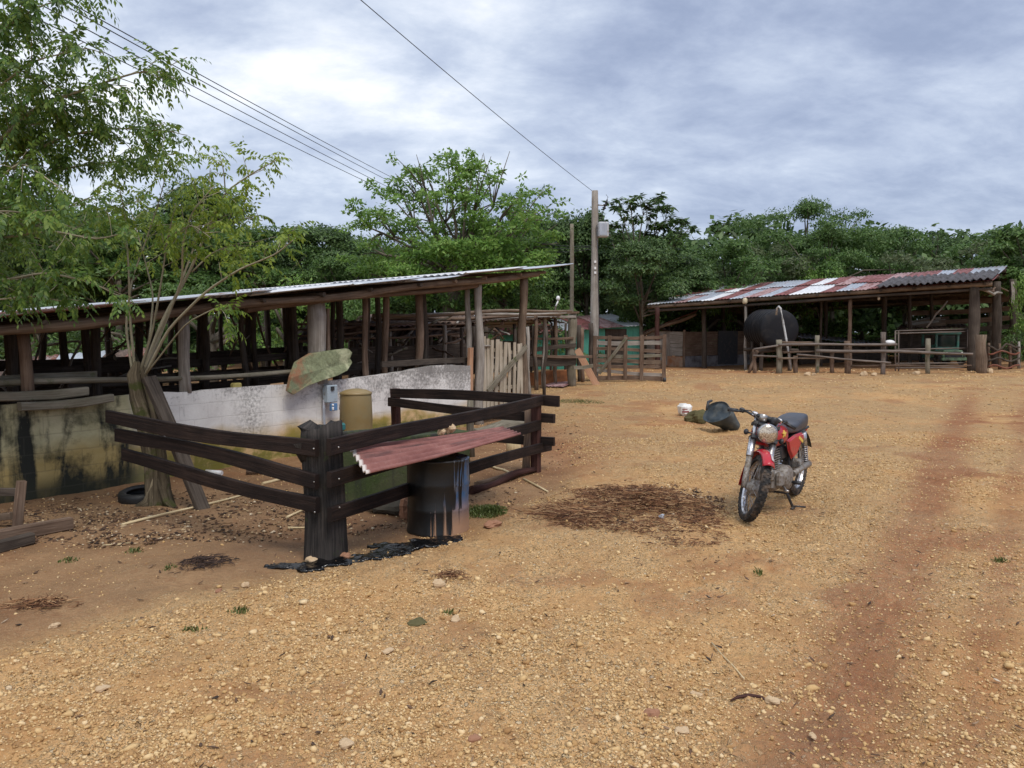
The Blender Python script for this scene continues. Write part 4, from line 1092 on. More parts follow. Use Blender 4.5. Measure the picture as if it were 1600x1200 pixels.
def rocks():
    for px, py, s, mt, lb, fl in (
        (615, 800, .20, 'darkrock', 'dark wet boulder half hidden left of the tarred drum', .5),
        (637, 808, .10, 'redrock', 'reddish stone between the dark boulder and the drum', 1.3),
        (770, 822, .075, 'redrock', 'brown stone on the dirt right of the drum', .45),
        (510, 862, .075, 'yellowrock', 'yellowish stone in the black spill at the foot of the corner log', .6),
        (540, 872, .045, 'redrock', 'small pinkish stone at the edge of the black spill', .6),
        (487, 878, .05, 'rock', 'small pale stone just below the left end of the black spill', .5),
        (384, 916, .045, 'rock', 'pale stone on the edge between brown dirt and gravel', .7),
        (342, 925, .04, 'redrock', 'small brown stone on the dirt-gravel edge', .6),
        (686, 917, .06, 'rock', 'pale upright stone in the gravel below the spill', .9),
        (652, 975, .085, 'mossrock', 'flat dark mossy rock in the gravel, foreground centre left', .35),
        (712, 970, .05, 'rock', 'cream stone right of the flat mossy rock', .6),
        (607, 1018, .045, 'rock', 'flat cream stone in the gravel, lower left', .4),
        (1018, 1122, .055, 'redrock', 'dark red-brown lump in the gravel, bottom centre', .8),
        (1086, 1090, .045, 'rock', 'pale knobbly stone in the gravel, bottom centre right', .7),
        (1207, 1098, .05, 'rock', 'rounded pink stone beside a curved root on the gravel', .55),
        (1065, 1145, .05, 'rock', 'pale stone right of the red-brown lump', .5),
        (540, 1165, .055, 'rock', 'cream stone near the bottom edge of the gravel', .5),
        (740, 1158, .045, 'redrock', 'brownish stone near the bottom edge, centre', .6),
        (160, 1078, .05, 'rock', 'pale flat stone in the gravel at lower left', .45),
        (85, 980, .045, 'rock', 'pale stone on the brown dirt at left', .6),
        (1270, 1152, .026, 'rock', 'small pale pebble at lower right', .7),
        (1090, 660, .20, 'mossrock', 'mossy boulder beside the upturned blue-black tub', .75)):
        rock_at(G(px, py), s * (.62 if py > 880 else 1), M[mt], lb, fl)
rocks()

def spill():
    m, nt, b = mat('wet_tar'); t = NT(nt); tc = t.n('ShaderNodeTexCoord')
    b.inputs['Base Color'].default_value = (.003, .003, .0035, 1); b.inputs['Roughness'].default_value = .12
    t.bump(t.noise(tc.outputs['Object'], 22, 4, .6), .45, .02, b)
    V = []; Fc = []
    # a grid of small cells kept where the blob field is high, lifted clear of the soil, with its own thickness
    blobs = [(-1.42, 5.88, .34, .15), (-1.05, 6.18, .36, .20), (-1.22, 6.0, .34, .13), (-1.75, 5.85, .25, .08), (-.78, 6.5, .22, .20), (-.62, 6.62, .20, .12), (-.55, 6.50, .15, .10), (-1.05, 6.45, .25, .12), (-.85, 6.3, .12, .1), (-.72, 6.42, .20, .13), (-.55, 6.60, .16, .10), (-1.55, 5.72, .16, .08)]
    xs = np.arange(-2.3, -.2, .018); ys = np.arange(5.4, 7.0, .018)
    X, Y = np.meshgrid(xs, ys); f = np.zeros_like(X)
    for bx, by, a, c in blobs: f += np.exp(-(((X - bx) / a) ** 2 + ((Y - by) / c) ** 2) * 1.6)
    f += .30 * fbm(X * 7, Y * 11, 77, 4)
    inside = f > .62
    Z = terrain(X, Y) + .012 + .010 * np.clip(f - .62, 0, 1) + .012 * fbm(X * 14, Y * 14, 13, 2) * (f > .7)
    idx = -np.ones(X.shape, int); ids = 0
    ins = inside[:-1, :-1] & inside[1:, :-1] & inside[:-1, 1:] & inside[1:, 1:]
    nx = X.shape[1]
    verts = np.stack([X, Y, Z], -1).reshape(-1, 3)
    j, i = np.nonzero(ins)
    faces = np.stack([j * nx + i, j * nx + i + 1, (j + 1) * nx + i + 1, (j + 1) * nx + i], -1)
    used, inv = np.unique(faces, return_inverse=True)
    o = np_mesh('tar_spill', verts[used], inv.reshape(-1, 4), m, smooth=True)
    md = o.modifiers.new('thickness', 'SOLIDIFY'); md.thickness = .02; md.offset = -1
    tag(o, 'glossy black tar spilled around the foot of the corner log and drum', 'tar spill', kind='stuff')
spill()

def strands(name, n, cpx, cpy, rx, ry, label, cat, mt, L=(.12, .4), hump=.07, seed=4):
    rs = np.random.RandomState(seed)
    c = G(cpx, cpy); e = G(cpx + rx, cpy); f = G(cpx, cpy - ry)
    ax, ay = abs(e.x - c.x), abs(f.y - c.y)
    V = []; Fc = []; k = 0
    for _ in range(n):
        a = rs.uniform(0, 6.28); q = rs.uniform(0, 1) ** .75 * (1 + .22 * math.sin(a * 2 + seed) + .16 * math.sin(a * 5 + seed * 2)) * (1 + .35 * (rs.rand() < .12))
        dx, dy = math.cos(a) * q * ax, math.sin(a) * q * ay
        if float(fbm(dx * 2.6 + seed, dy * 3.6, 41, 3)) < rs.uniform(-.9, .35) * (.4 + q): continue
        lump = max(0, .55 + .6 * float(vnoise(dx * 2.5 + 3, dy * 2.5, 7)))
        x, y = c.x + dx, c.y + dy
        z = float(terrain(x, y)) + rs.uniform(0, 1) * hump * max(0, 1 - q * q) * lump * 1.6 + .006
        h = rs.uniform(0, 6.28); l = rs.uniform(*L) * (1 - .3 * q); cur = rs.uniform(-1.6, 1.6); w = rs.uniform(.0022, .005)
        px_, py_ = x, y; tz = rs.uniform(-.10, .14)
        row = []
        for s_ in range(4):
            row.append((px_, py_, z)); h += cur / 3
            px_ += math.cos(h) * l / 3; py_ += math.sin(h) * l / 3; z = max(float(terrain(px_, py_)) + .004, z + tz * l / 3)
        for s_, (a_, b_, z_) in enumerate(row):
            ww = w * (1 - .2 * s_)
            V += [(a_ - math.sin(h) * ww, b_ + math.cos(h) * ww, z_), (a_ + math.sin(h) * ww, b_ - math.cos(h) * ww, z_ ), (a_, b_, z_ + ww * 1.6)]
        for s_ in range(3):
            b0 = k + s_ * 3
            Fc += [(b0, b0 + 1, b0 + 4, b0 + 3), (b0 + 1, b0 + 2, b0 + 5, b0 + 4), (b0 + 2, b0, b0 + 3, b0 + 5)]
        k += 12
    o = np_mesh(name, np.array(V), np.array(Fc), mt); return tag(o, label, cat, kind='stuff')
def straw_mat(name, stops):
    m, nt, b = mat(name); t = NT(nt); geo = t.n('ShaderNodeNewGeometry')
    t.l(t.ramp(geo.outputs['Random Per Island'], stops), b.inputs['Base Color']); b.inputs['Roughness'].default_value = .85; return m
STRAW = straw_mat('dead_straw', [(0, (0.055, 0.022, 0.010)), (.35, (0.15, 0.062, 0.028)), (.75, (0.30, 0.15, 0.065)), (1, (0.52, 0.34, 0.18))])
strands('straw_heap', 7000, 1010, 793, 118, 30, 'low heap of reddish brown dead roots and straw beside the motorcycle', 'straw heap', STRAW, L=(.03, .14), hump=.12)
strands('straw', 1500, 900, 805, 60, 18, 'thin scatter of brown straw at the left tail of the heap', 'straw', STRAW, hump=.02, seed=9)
strands('root_tuft', 500, 320, 880, 40, 9, 'small dark tuft of dead roots on the brown dirt', 'root tuft', straw_mat('dark_root', [(0, (0.02, 0.012, 0.01)), (1, (0.09, 0.05, 0.035))]), L=(.04, .14), hump=.03, seed=12)
strands('root_tuft', 260, 60, 945, 60, 9, 'flat dark root litter at the left edge of the dirt', 'root tuft', STRAW, L=(.04, .14), hump=.02, seed=14)
strands('root_tuft', 200, 705, 902, 25, 6, 'small dark root tuft by the pale upright stone', 'root tuft', STRAW, L=(.03, .10), hump=.03, seed=15)

def litter():
    # scattered bark chips, dead leaves and twigs over the whole yard
    rs = np.random.RandomState(8); V = []; Fc = []; k = 0
    for _ in range(800):
        r = math.exp(rs.uniform(math.log(2.6), math.log(22))); a = math.radians(rs.uniform(-44, 44))
        x, y = math.sin(a) * r, math.cos(a) * r; z = float(terrain(x, y)) + .008
        l = rs.uniform(.004, .020) * (1 + r * .06); w = l * rs.uniform(.1, .5); h = rs.uniform(0, 6.28)
        c, s = math.cos(h), math.sin(h); t_ = .006
        for (u, v, zz) in ((-l, -w * .4, 0), (0, -w, .004), (l, 0, .01), (0, w, .004), (-l, w * .4, 0)): V.append((x + u * c - v * s, y + u * s + v * c, z + zz + rs.uniform(0, .008)))
        Fc.append((k, k + 1, k + 2, k + 3, k + 4)); k += 5
    o = np_mesh('litter', np.array(V), np.array(Fc), straw_mat('litter_bits', [(0, (0.03, 0.018, 0.012)), (.6, (0.13, 0.07, 0.04)), (.9, (0.30, 0.19, 0.11)), (1, (0.6, 0.5, 0.38))]))
    md = o.modifiers.new('thickness', 'SOLIDIFY'); md.thickness = .003
    tag(o, 'dead leaves, bark chips and twigs scattered over the yard', 'litter', kind='stuff')
litter()
def clods():
    """crumbs of bark, dung and soil lying in the pen and on the heap"""
    rs = np.random.RandomState(18); V = []; Fc = []; n = 0
    for cx, cy, rx, ry, num, lo, hi in ((1010, 792, 122, 31, 2600, .005, .020), (330, 790, 330, 40, 2600, .005, .020), (120, 810, 180, 30, 1200, .005, .022), (700, 770, 120, 30, 500, .005, .016), (860, 690, 60, 40, 300, .006, .016)):
        for _ in range(num):
            a = rs.uniform(0, 6.28); q = math.sqrt(rs.uniform(0, 1)); p = ray(cx + rx * q * math.cos(a), cy + ry * q * math.sin(a))
            t = -EYE / p.z; x, y = p.x * t, p.y * t; z = float(terrain(x, y)); s = math.exp(rs.uniform(math.log(lo), math.log(hi)))
            v = OCT_V * (1 + rs.uniform(-.45, .45, (6, 1))) * s * np.array([rs.uniform(.8, 2.2), rs.uniform(.6, 1.2), rs.uniform(.3, .8)])
            th = rs.uniform(0, 6.28); c, sn = math.cos(th), math.sin(th)
            v = np.stack([v[:, 0] * c - v[:, 1] * sn + x, v[:, 0] * sn + v[:, 1] * c + y, v[:, 2] + z + s * .3], -1)
            V.append(v); Fc.append(OCT_F + n * 6); n += 1
    tag(np_mesh('debris', np.concatenate(V), np.concatenate(Fc), straw_mat('bark_crumbs', [(0, (0.025, 0.014, 0.009)), (.45, (0.10, 0.05, 0.026)), (.75, (0.24, 0.14, 0.07)), (.9, (0.42, 0.30, 0.17)), (1, (0.6, 0.5, 0.36))])), 'crumbs of bark and soil scattered over the brown dirt of the pen', 'debris', kind='stuff')
clods()

def grass(px, py, n, rx, ry, h, label, seed):
    rs = np.random.RandomState(seed); c = G(px, py); e = G(px + rx, py); f = G(px, py - ry)
    ax, ay = abs(e.x - c.x), abs(f.y - c.y); V = []; Fc = []
    if n < 200: n = n // 2
    for k in range(n):
        a = rs.uniform(0, 6.28); q = rs.uniform(0, 1) ** .6; x = c.x + math.cos(a) * q * ax; y = c.y + math.sin(a) * q * ay; z = float(terrain(x, y)) - .005
        t = rs.uniform(0, 6.28); l = h * rs.uniform(.4, 1) * (1.1 - q * .6); w = rs.uniform(.002, .0045); b = rs.uniform(.2, .9) * l
        dx, dy = math.cos(t), math.sin(t)
        V += [(x - dy * w, y + dx * w, z), (x + dy * w, y - dx * w, z), (x + dx * b * .4 + dy * w, y + dy * b * .4 - dx * w, z + l * .7), (x + dx * b, y + dy * b, z + l), (x + dx * b * .4 - dy * w, y + dy * b * .4 + dx * w, z + l * .7)]
        Fc.append([k * 5 + i for i in range(5)])
    tag(np_mesh('grass', np.array(V), np.array(Fc), GRASS), label, 'grass', kind='stuff')
GRASS = leaf_mat('grass_blades', [(0.06, 0.085, 0.02), (0.11, 0.15, 0.035), (0.18, 0.20, 0.07)], .2)
grass(762, 800, 1600, 32, 10, .06, 'green grass patch on the dirt right of the drum', 1)
grass(735, 800, 500, 20, 12, .04, 'sparse green weeds at the foot of the drum', 2)
for i, (x, y, n, rx, lb) in enumerate(((212, 862, 120, 16, 'small weed tuft on the brown dirt, upper left'), (108, 877, 140, 16, 'small weed tuft on the brown dirt at far left'), (265, 888, 90, 10, 'tiny weed tuft by the dark root tuft'),
                   (375, 955, 120, 20, 'sparse weeds along the gravel edge at left'), (305, 985, 100, 20, 'tiny green weeds in the gravel, lower left'), (905, 628, 900, 40, 'thin grass growing beyond the slatted gate'), (1563, 878, 160, 14, 'small weed on the gravel near the right edge'),
                   (1185, 895, 60, 8, 'tiny weed on the gravel below the motorcycle'), (700, 960, 60, 10, 'tiny weed above the flat mossy rock'))):
    grass(x, y, n, rx, 4, .05, lb, 20 + i)

# ---------------------------------------------------------------- far pens, poles and the green building
def gz(px, py, y):
    """point on the real ground below the photo column px at depth y"""
    x = W(px, py, y).x; return ground_at(x, y)

def pens():
    r = empty('pen_fence', gz(860, 600, 22.5), 'rough pole fence of the far pens beyond the slatted gate', 'fence')
    for px, y, t, w, mt in ((838, 21.5, 492, 6, 'brown'), (850, 22.2, 490, 6, 'weathered'), (868, 23, 498, 5, 'brown'), (893, 22.5, 490, 12, 'mossy'), (905, 24, 508, 6, 'dark'), (911, 23.6, 512, 5, 'brown'), (925, 24, 505, 6, 'dark')):
        b_ = gz(px, 600, y); e = W(px + random.uniform(-2, 2), t, y)
        MB().log(b_ - Vector((0, 0, .1)), e, w / 2 * y / F * 1.1, None, 9, None, .015, .15).build('post', M[mt], r)
    for (a, ya), (b_, yb), w, mt in (((818, 547), (900, 540), .12, 'dark'), ((818, 530), (896, 528), .07, 'brown'), ((820, 566), (900, 562), .30, 'dark'), ((835, 556), (925, 558), .08, 'brown'), ((896, 575), (926, 572), .1, 'mossy'), ((818, 497), (900, 494), .07, 'weathered'), ((818, 490), (905, 489), .06, 'brown')):
        MB().plank(W(a, ya, 22.1), W(b_, yb, 22.4), w, .05, warp=.015).build('rail', M[mt], r)
    # low painted footing wall
    m = plain_mat('orange_render', (0.36, 0.14, 0.055), .9, 0, (0.10, 0.05, 0.03), .45, 2.5, .4)
    a, b_ = gz(820, 590, 23.2), gz(889, 590, 23.4)
    d = (b_ - a); MB().plank(a + Vector((0, 0, .14)), b_ + Vector((0, 0, .14)), .55, .15, seg=8).build('footing_wall', m, r)
    # tangled poles of the fallen roof over it
    r2 = empty('fallen_roof_frame', gz(850, 600, 24), 'tangle of fallen roof poles above the far pen fence', 'roof frame')
    for k in range(20):
        x0 = random.uniform(822, 880); y0 = random.uniform(497, 520); x1 = x0 + random.uniform(-30, 34); y1 = y0 + random.uniform(-12, 14)
        y = random.uniform(23.6, 26)
        MB().log(W(x0, y0, y), W(x1, y1, y + random.uniform(-1, 1)), .035, .025, 6, 5, .02).build('pole', M[random.choice(['brown', 'weathered', 'mossy', 'dark'])], r2)
    for px in (830, 862, 884):
        MB().log(gz(px, 600, 25), W(px, 505, 25), .05, .04, 7).build('post', M['dark'], r2)
    r5 = empty('collapsed_shed', gz(640, 600, 16.5), 'dark sagging brown roof sheets on broken posts just behind the open shed', 'shed')
    for i in range(9):
        a = 470 + i * 29; y = 15.6 + i * .42
        mb = MB(); mb.sheet(W(a - 12, 536 + random.uniform(-5, 5) - i, y), W(a + 20, 533 + random.uniform(-5, 5) - i, y + .4), W(a + 10, 503 + random.uniform(-3, 3) - i * .6, y + 1.3), W(a + 42, 501 + random.uniform(-3, 3) - i * .6, y + 1.7), pitch=.2, amp=.02, nv=4, sag=.12)
        mb.build('roof_sheet', M['brownroof' if i % 3 else 'fibro'], r5, solid=.01)
        MB().log(W(a - 16, 534, y - .1), W(a + 14, 502, y + 1.2), .035, .03, 6, 6, .02).build('rafter', M['brown' if i % 2 else 'weathered'], r5)
        MB().log(gz(a, 600, y + .2), W(a, 528 - i, y + .2), .06, .05, 7).build('post', M['dark'], r5)
    for k in range(4): MB().log(W(465, 534 - k * 9, 15.5 + k * .3), W(728, 520 - k * 7, 19 + k * .3), .03, .025, 6, 12, .01).build('purlin', M['brown'], r5)
    MB().plank(W(470, 566, 15.8), W(735, 552, 19.6), .5, .05, seg=12).build('board_side', M['dark'], r5)
    # main fallen pen roof seen through the shed
    r3 = empty('collapsed_shed', gz(720, 600, 20), 'low collapsed brown pen roof seen behind the long open shed', 'shed')
    for i in range(11):
        a = 560 + i * 28; b_ = a + 31
        yf = 17 + i * .45; yb = yf + 4.2
        zf = 512 - i * 1.5 + random.uniform(-3, 3); zb = 494 - i * .4 + random.uniform(-3, 3)
        mb = MB(); mb.sheet(W(a, zf, yf), W(b_, zf - 1.5, yf + .45), W(a + 8, zb, yb), W(b_ + 8, zb, yb + .4), pitch=.18, amp=.02, nv=4, sag=.06, mi=0)
        mb.build('roof_sheet', M['pinksheet' if i in (2,) else 'brownroof'], r3, solid=.01)
        MB().log(W(a, zf + 5, yf + .1), W(a + 9, zb + 4, yb), .05, .04, 7).build('rafter', M['brown'], r3)
    for k in range(9):
        yy = 489 + k * 3; o = k * .4
        MB().log(W(600 + random.uniform(-20, 10), yy + 4, 17.4 + o), W(893 - k * 9, yy - 3, 22 + o * .3), .05, .035, 7, 14, .008).build('purlin', M[random.choice(['brown', 'weathered', 'beam'])], r3)
    for k in range(24):
        px = 575 + k * 12.5 + random.uniform(-4, 4); y = random.choice([17.3, 19, 21]) + k * .12
        e = W(px + random.uniform(-6, 6), random.uniform(505, 517), y)
        MB().log(gz(px, 600, y) - Vector((0, 0, .1)), e, random.uniform(.04, .075), .045, 7, 6, .02).build('post', M[random.choice(['dark', 'brown', 'weathered', 'dark'])], r3)
    for k in range(14):
        px = 590 + k * 16; y = 17.6 + k * .35
        MB().plank(W(px - 30, random.uniform(528, 575), y), W(px + 40, random.uniform(528, 575), y + .6), random.uniform(.08, .2), .04).build('rail', M[random.choice(['dark', 'dark', 'brown', 'weathered'])], r3)
    for k in range(22):
        px = random.uniform(570, 800); y = random.uniform(17.5, 22); py = random.uniform(505, 560)
        MB().log(W(px, py, y), W(px + random.uniform(-40, 40), py + random.uniform(-25, 25), y + random.uniform(-1, 1)), .03, .02, 6, 5, .03).build('pole', M[random.choice(['brown', 'weathered', 'mossy'])], r3)
    MB().plank(W(545, 562, 20.5), W(830, 556, 25), 1.0, .06, seg=14).build('board_side', M['dark'], r3)
    # rusty low roofs on the far left behind the shed
    r4 = empty('collapsed_shed', gz(90, 640, 17), 'sagging rusty low roof seen behind the dark left end of the shed', 'shed')
    for i in range(8):
        a = -90 + i * 38; y = 14 + i * .5
        mb = MB(); mb.sheet(W(a, 600 - i * 4.5, y), W(a + 40, 595 - i * 4.5, y + .5), W(a + 30, 567 - i * 3, y + 3), W(a + 70, 563 - i * 3, y + 3.5), pitch=.2, amp=.02, nv=4, sag=.05)
        mb.build('roof_sheet', M[['rusty', 'brownroof', 'brownroof', 'rusty', 'galv', 'galv', 'brownroof', 'rusty'][i]], r4, solid=.01)
        MB().log(gz(a + 5, 640, y + .3), W(a + 5, 600 - i * 4.5, y + .3), .06, .05, 7).build('post', M['dark'], r4)
        MB().log(W(a, 607 - i * 4.5, y + .1), W(a + 60, 585 - i * 4, y + 2), .045, .03, 7, 5, .02).build('rafter', M['brown' if i % 2 else 'weathered'], r4)
pens()

def green_building():
    r = empty('green_building', gz(910, 590, 31), 'turquoise green wooden building with a faded red tin roof beyond the pens', 'building')
    m = wood_mat('turquoise_boards', (0.05, 0.20, 0.15), (0.09, 0.34, 0.26), (0.14, 0.45, 0.36), .7)
    n = 34; mb = MB()
    a, b_ = gz(745, 590, 30.0), gz(1003, 590, 31.5)
    for i in range(n):
        p = a.lerp(b_, i / n); q = a.lerp(b_, (i + .97) / n)
        c = (p + q) / 2
        zt = EYE + (520 - np.interp(i / n, [0, .4, 1], [524, 517, 507])) / F * c.y
        MB_add = mb.plank((c.x, c.y, -.1), (c.x, c.y, zt), (q - p).length, .03, (1, .05, 0), warp=.002, seg=2)
    mb.build('board_wall', m, r)
    dn = (b_ - a).normalized(); back = Vector((-dn.y, dn.x, 0))
    for px in (915, 962):
        c = W(px, 560, a.lerp(b_, (px - 745) / 258).y - .04)
        MB().box((c.x, c.y, 1.0), (.9, .05, 1.7), math.atan2(dn.y, dn.x)).build('door', M['dark'] if px > 940 else m, r)
    for i in range(8):
        f0, f1 = i / 8, (i + 1.03) / 8
        p, q = a.lerp(b_, f0) - back * .35, a.lerp(b_, f1) - back * .35
        z0 = EYE + (520 - np.interp(f0, [0, .4, 1], [526, 519, 508])) / F * p.y; z1 = EYE + (520 - np.interp(f1, [0, .4, 1], [526, 519, 508])) / F * q.y
        p, q = Vector((p.x, p.y, z0)), Vector((q.x, q.y, z1))
        up = back * 4 + Vector((0, 0, .55))
        mb = MB(); mb.sheet(p, q, p + up, q + up, pitch=.15, amp=.015, nv=3)
        mb.build('roof_sheet', M[['pinksheet', 'redsheet', 'pinksheet', 'redsheet', 'greysheet', 'redsheet', 'pinksheet', 'galv'][i]], r, solid=.004)
    MB().plank(a + back * 4 + Vector((0, 0, 1.0)), b_ + back * 4 + Vector((0, 0, 1.0)), 2, .05).build('back_wall', m, r)
green_building()

def cattle_gate():
    a, b_ = gz(928, 590, 24.0), gz(1038, 588, 23.2)
    r = empty('cattle_gate', (a + b_) / 2, 'wide grey wooden cattle gate standing beyond the utility pole', 'gate')
    n = 8
    for i in range(n):
        z = .12 + i * .175
        MB().plank(a + Vector((0, 0, z + random.uniform(-.02, .05))), b_ + Vector((0, 0, z - random.uniform(.0, .1))), .10 if i % 3 else .13, .035, warp=.02, seg=12).build('rail', M[['brown', 'weathered', 'brown', 'beam', 'mossy', 'brown', 'weathered', 'brown'][i]], r)
    for f in (.01, .22, .45, .68, .99):
        p = a.lerp(b_, f); MB().plank(p + Vector((0, -.05, .05)), p + Vector((0, -.05, 1.42)), .11, .045, (b_ - a).normalized()).build('upright', M['brown'], r)
    MB().plank(a + Vector((.15, -.09, .25)), a.lerp(b_, .46) + Vector((0, -.09, 1.35)), .10, .035).build('brace', M['mossy'], r)
    p = b_ ; MB().tube([(p.x, p.y - .05, p.z - .02), (p.x, p.y - .05, p.z + .12)], .05, 10).build('foot', M['black'], r)
    q = a; 
    o = MB().plank(gz(933, 600, 22.6) - Vector((0, 0, .03)), W(901, 546, 22.8), .20, .04, (1, 0, .3)).build('leaning_board', M['orange']); tag(o, 'fresh orange-brown board leaning on the mossy pen post', 'board')
    p0, p1 = G(843, 606), G(880, 607); q0, q1 = G(868, 600), G(902, 600)
    up = Vector((0, 0, .05)); mb = MB(); mb.sheet(p0 + up, p1 + up, q0 + up, q1 + up + Vector((0, 0, .05)), pitch=.12, amp=.015, nv=3)
    tag(mb.build('roofing_sheet', M['pinksheet'], solid=.006), 'faded roofing sheet lying on the ground by the pen fence', 'roofing sheet')
cattle_gate()

POLE = gz(929, 592, 24.3)
def poles():
    r = empty('utility_pole', POLE, 'tall grey wooden utility pole with a grey box and insulator bracket', 'utility pole')
    top = W(929.5, 298, 24.3)
    MB().log(POLE - Vector((0, 0, .2)), top, .135, .095, 14, 18, .0015, .05).build('pole', M['weathered'], r)
    # transformer / switch box
    c = W(942, 359, 24.2)
    bx = MB().box(c, (.32, .28, .46), .15, bev=.03).build('switch_box', plain_mat('grey_enamel', (0.48, 0.50, 0.53), .5, .1, (.25, .2, .17), .3), r)
    MB().box(c + Vector((0, -.148, .0)), (.24, .012, .36), .15, bev=.004).build('box_door', M['greysheet'], bx)
    MB().tube([W(932, 355, 24.25), W(936, 355, 24.2)], .03, 8).build('bracket', M['steel'], r)
    MB().tube([W(931, 320, 24.3), W(944, 321, 24.1)], .022, 8).build('arm', M['steel'], r)
    ins = MB()
    p = W(946, 320, 24.1); T = Matrix.Translation(p) @ Matrix.Rotation(.35, 4, 'Y')
    ins.lathe([(.001, -.17), (.03, -.17), (.03, -.12), (.07, -.11), (.03, -.07), (.03, -.03), (.075, -.02), (.03, .02), (.03, .06), (.065, .07), (.025, .11), (.02, .17), (.001, .18)], 12, T)
    ins.build('insulator', M['black'], r)
    MB().tube([W(946, 316, 24.1), W(950, 308, 24.1), W(947, 304, 24.1)], .009, 6).build('jumper_wire', M['black'], r)
    MB().tube([W(946, 324, 24.1), W(941, 332, 24.1), W(940, 345, 24.15), W(941, 349, 24.2)], .009, 6).build('jumper_wire', M['black'], r)
    MB().tube([W(932, 352, 24.15), W(934, 392, 24.15), W(935, 440, 24.1), W(936, 500, 24.1), W(935, 560, 24.1)], .012, 6).build('down_cable', M['black'], r)
    for y in (409, 419, 426): MB().box(W(930, y, 24.17), (.06, .03, .07), .1).build('pole_tag', M['whitedecal'], r)
    b2 = gz(893.5, 600, 25.5)
    tag(MB().log(b2, W(893.5, 350, 25.5), .075, .062, 12, 16, .0015, .04).build('utility_pole', M['mossy']), 'shorter bare wooden pole left of the tall utility pole', 'utility pole')
    # yard light on a thin post
    r = empty('yard_lamp', gz(868, 600, 25), 'small white lamp on a thin post above the far pens', 'lamp')
    MB().log(gz(868, 600, 25), W(868, 478, 25), .035, .03, 7).build('post', M['dark'], r)
    c = W(872, 466, 25); mb = MB(); mb.ball(c, (.065, .065, .08), 12); mb.tube([c + Vector((0, 0, -.08)), W(868, 480, 25)], .025, 8); mb.build('lamp_head', M['whitedecal'], r)

    wire = plain_mat('wire', (0.03, 0.03, 0.035), .5)
    def line(a, b_, sag, rad, label, group=None):
        pts = []
        for i in range(25):
            t = i / 24; p = a.lerp(b_, t); p.z -= sag * 4 * t * (1 - t); pts.append(p)
        o = MB().tube(pts, rad, 6, caps=False).build('power_line', wire); tag(o, label, 'power line', group)
    def beyond(p0, y0, p1, y1, k=1.7):
        a, b_ = W(*p0, y0), W(*p1, y1); return b_.lerp(a, k), b_
    for p0, p1, lb in (((112, 0), (612, 277), 'uppermost of the four power lines crossing the upper left sky'),
                   ((96, 0), (610, 284), 'second from the top of the four power lines in the upper left sky'),
                   ((72, 6), (606, 292), 'third from the top of the four power lines in the upper left sky'),
                   ((8, -2), (600, 297), 'lowest of the four power lines crossing the upper left sky')):
        a, b_ = beyond(p0, 17, p1, 44, 1.35); line(a, b_, .10, .013, lb, 'power lines in the upper left sky')
    a, b_ = beyond((577, 0), 12, (925, 298), 24.2, 1.5)
    line(a, b_, .12, .007, 'single power line running up from the tall utility pole top')
    for i, (y0, y1, lb) in enumerate(((384, 372, 'upper of the thin wires running left from the tall pole'), (386, 380, 'middle of the thin wires running left from the tall pole'), (389, 388, 'lowest of the thin wires running left from the tall pole'))):
        line(W(926, y0, 24.3), W(815, y1, 31), .12, .012, lb, 'thin wires running left from the tall pole')
poles()

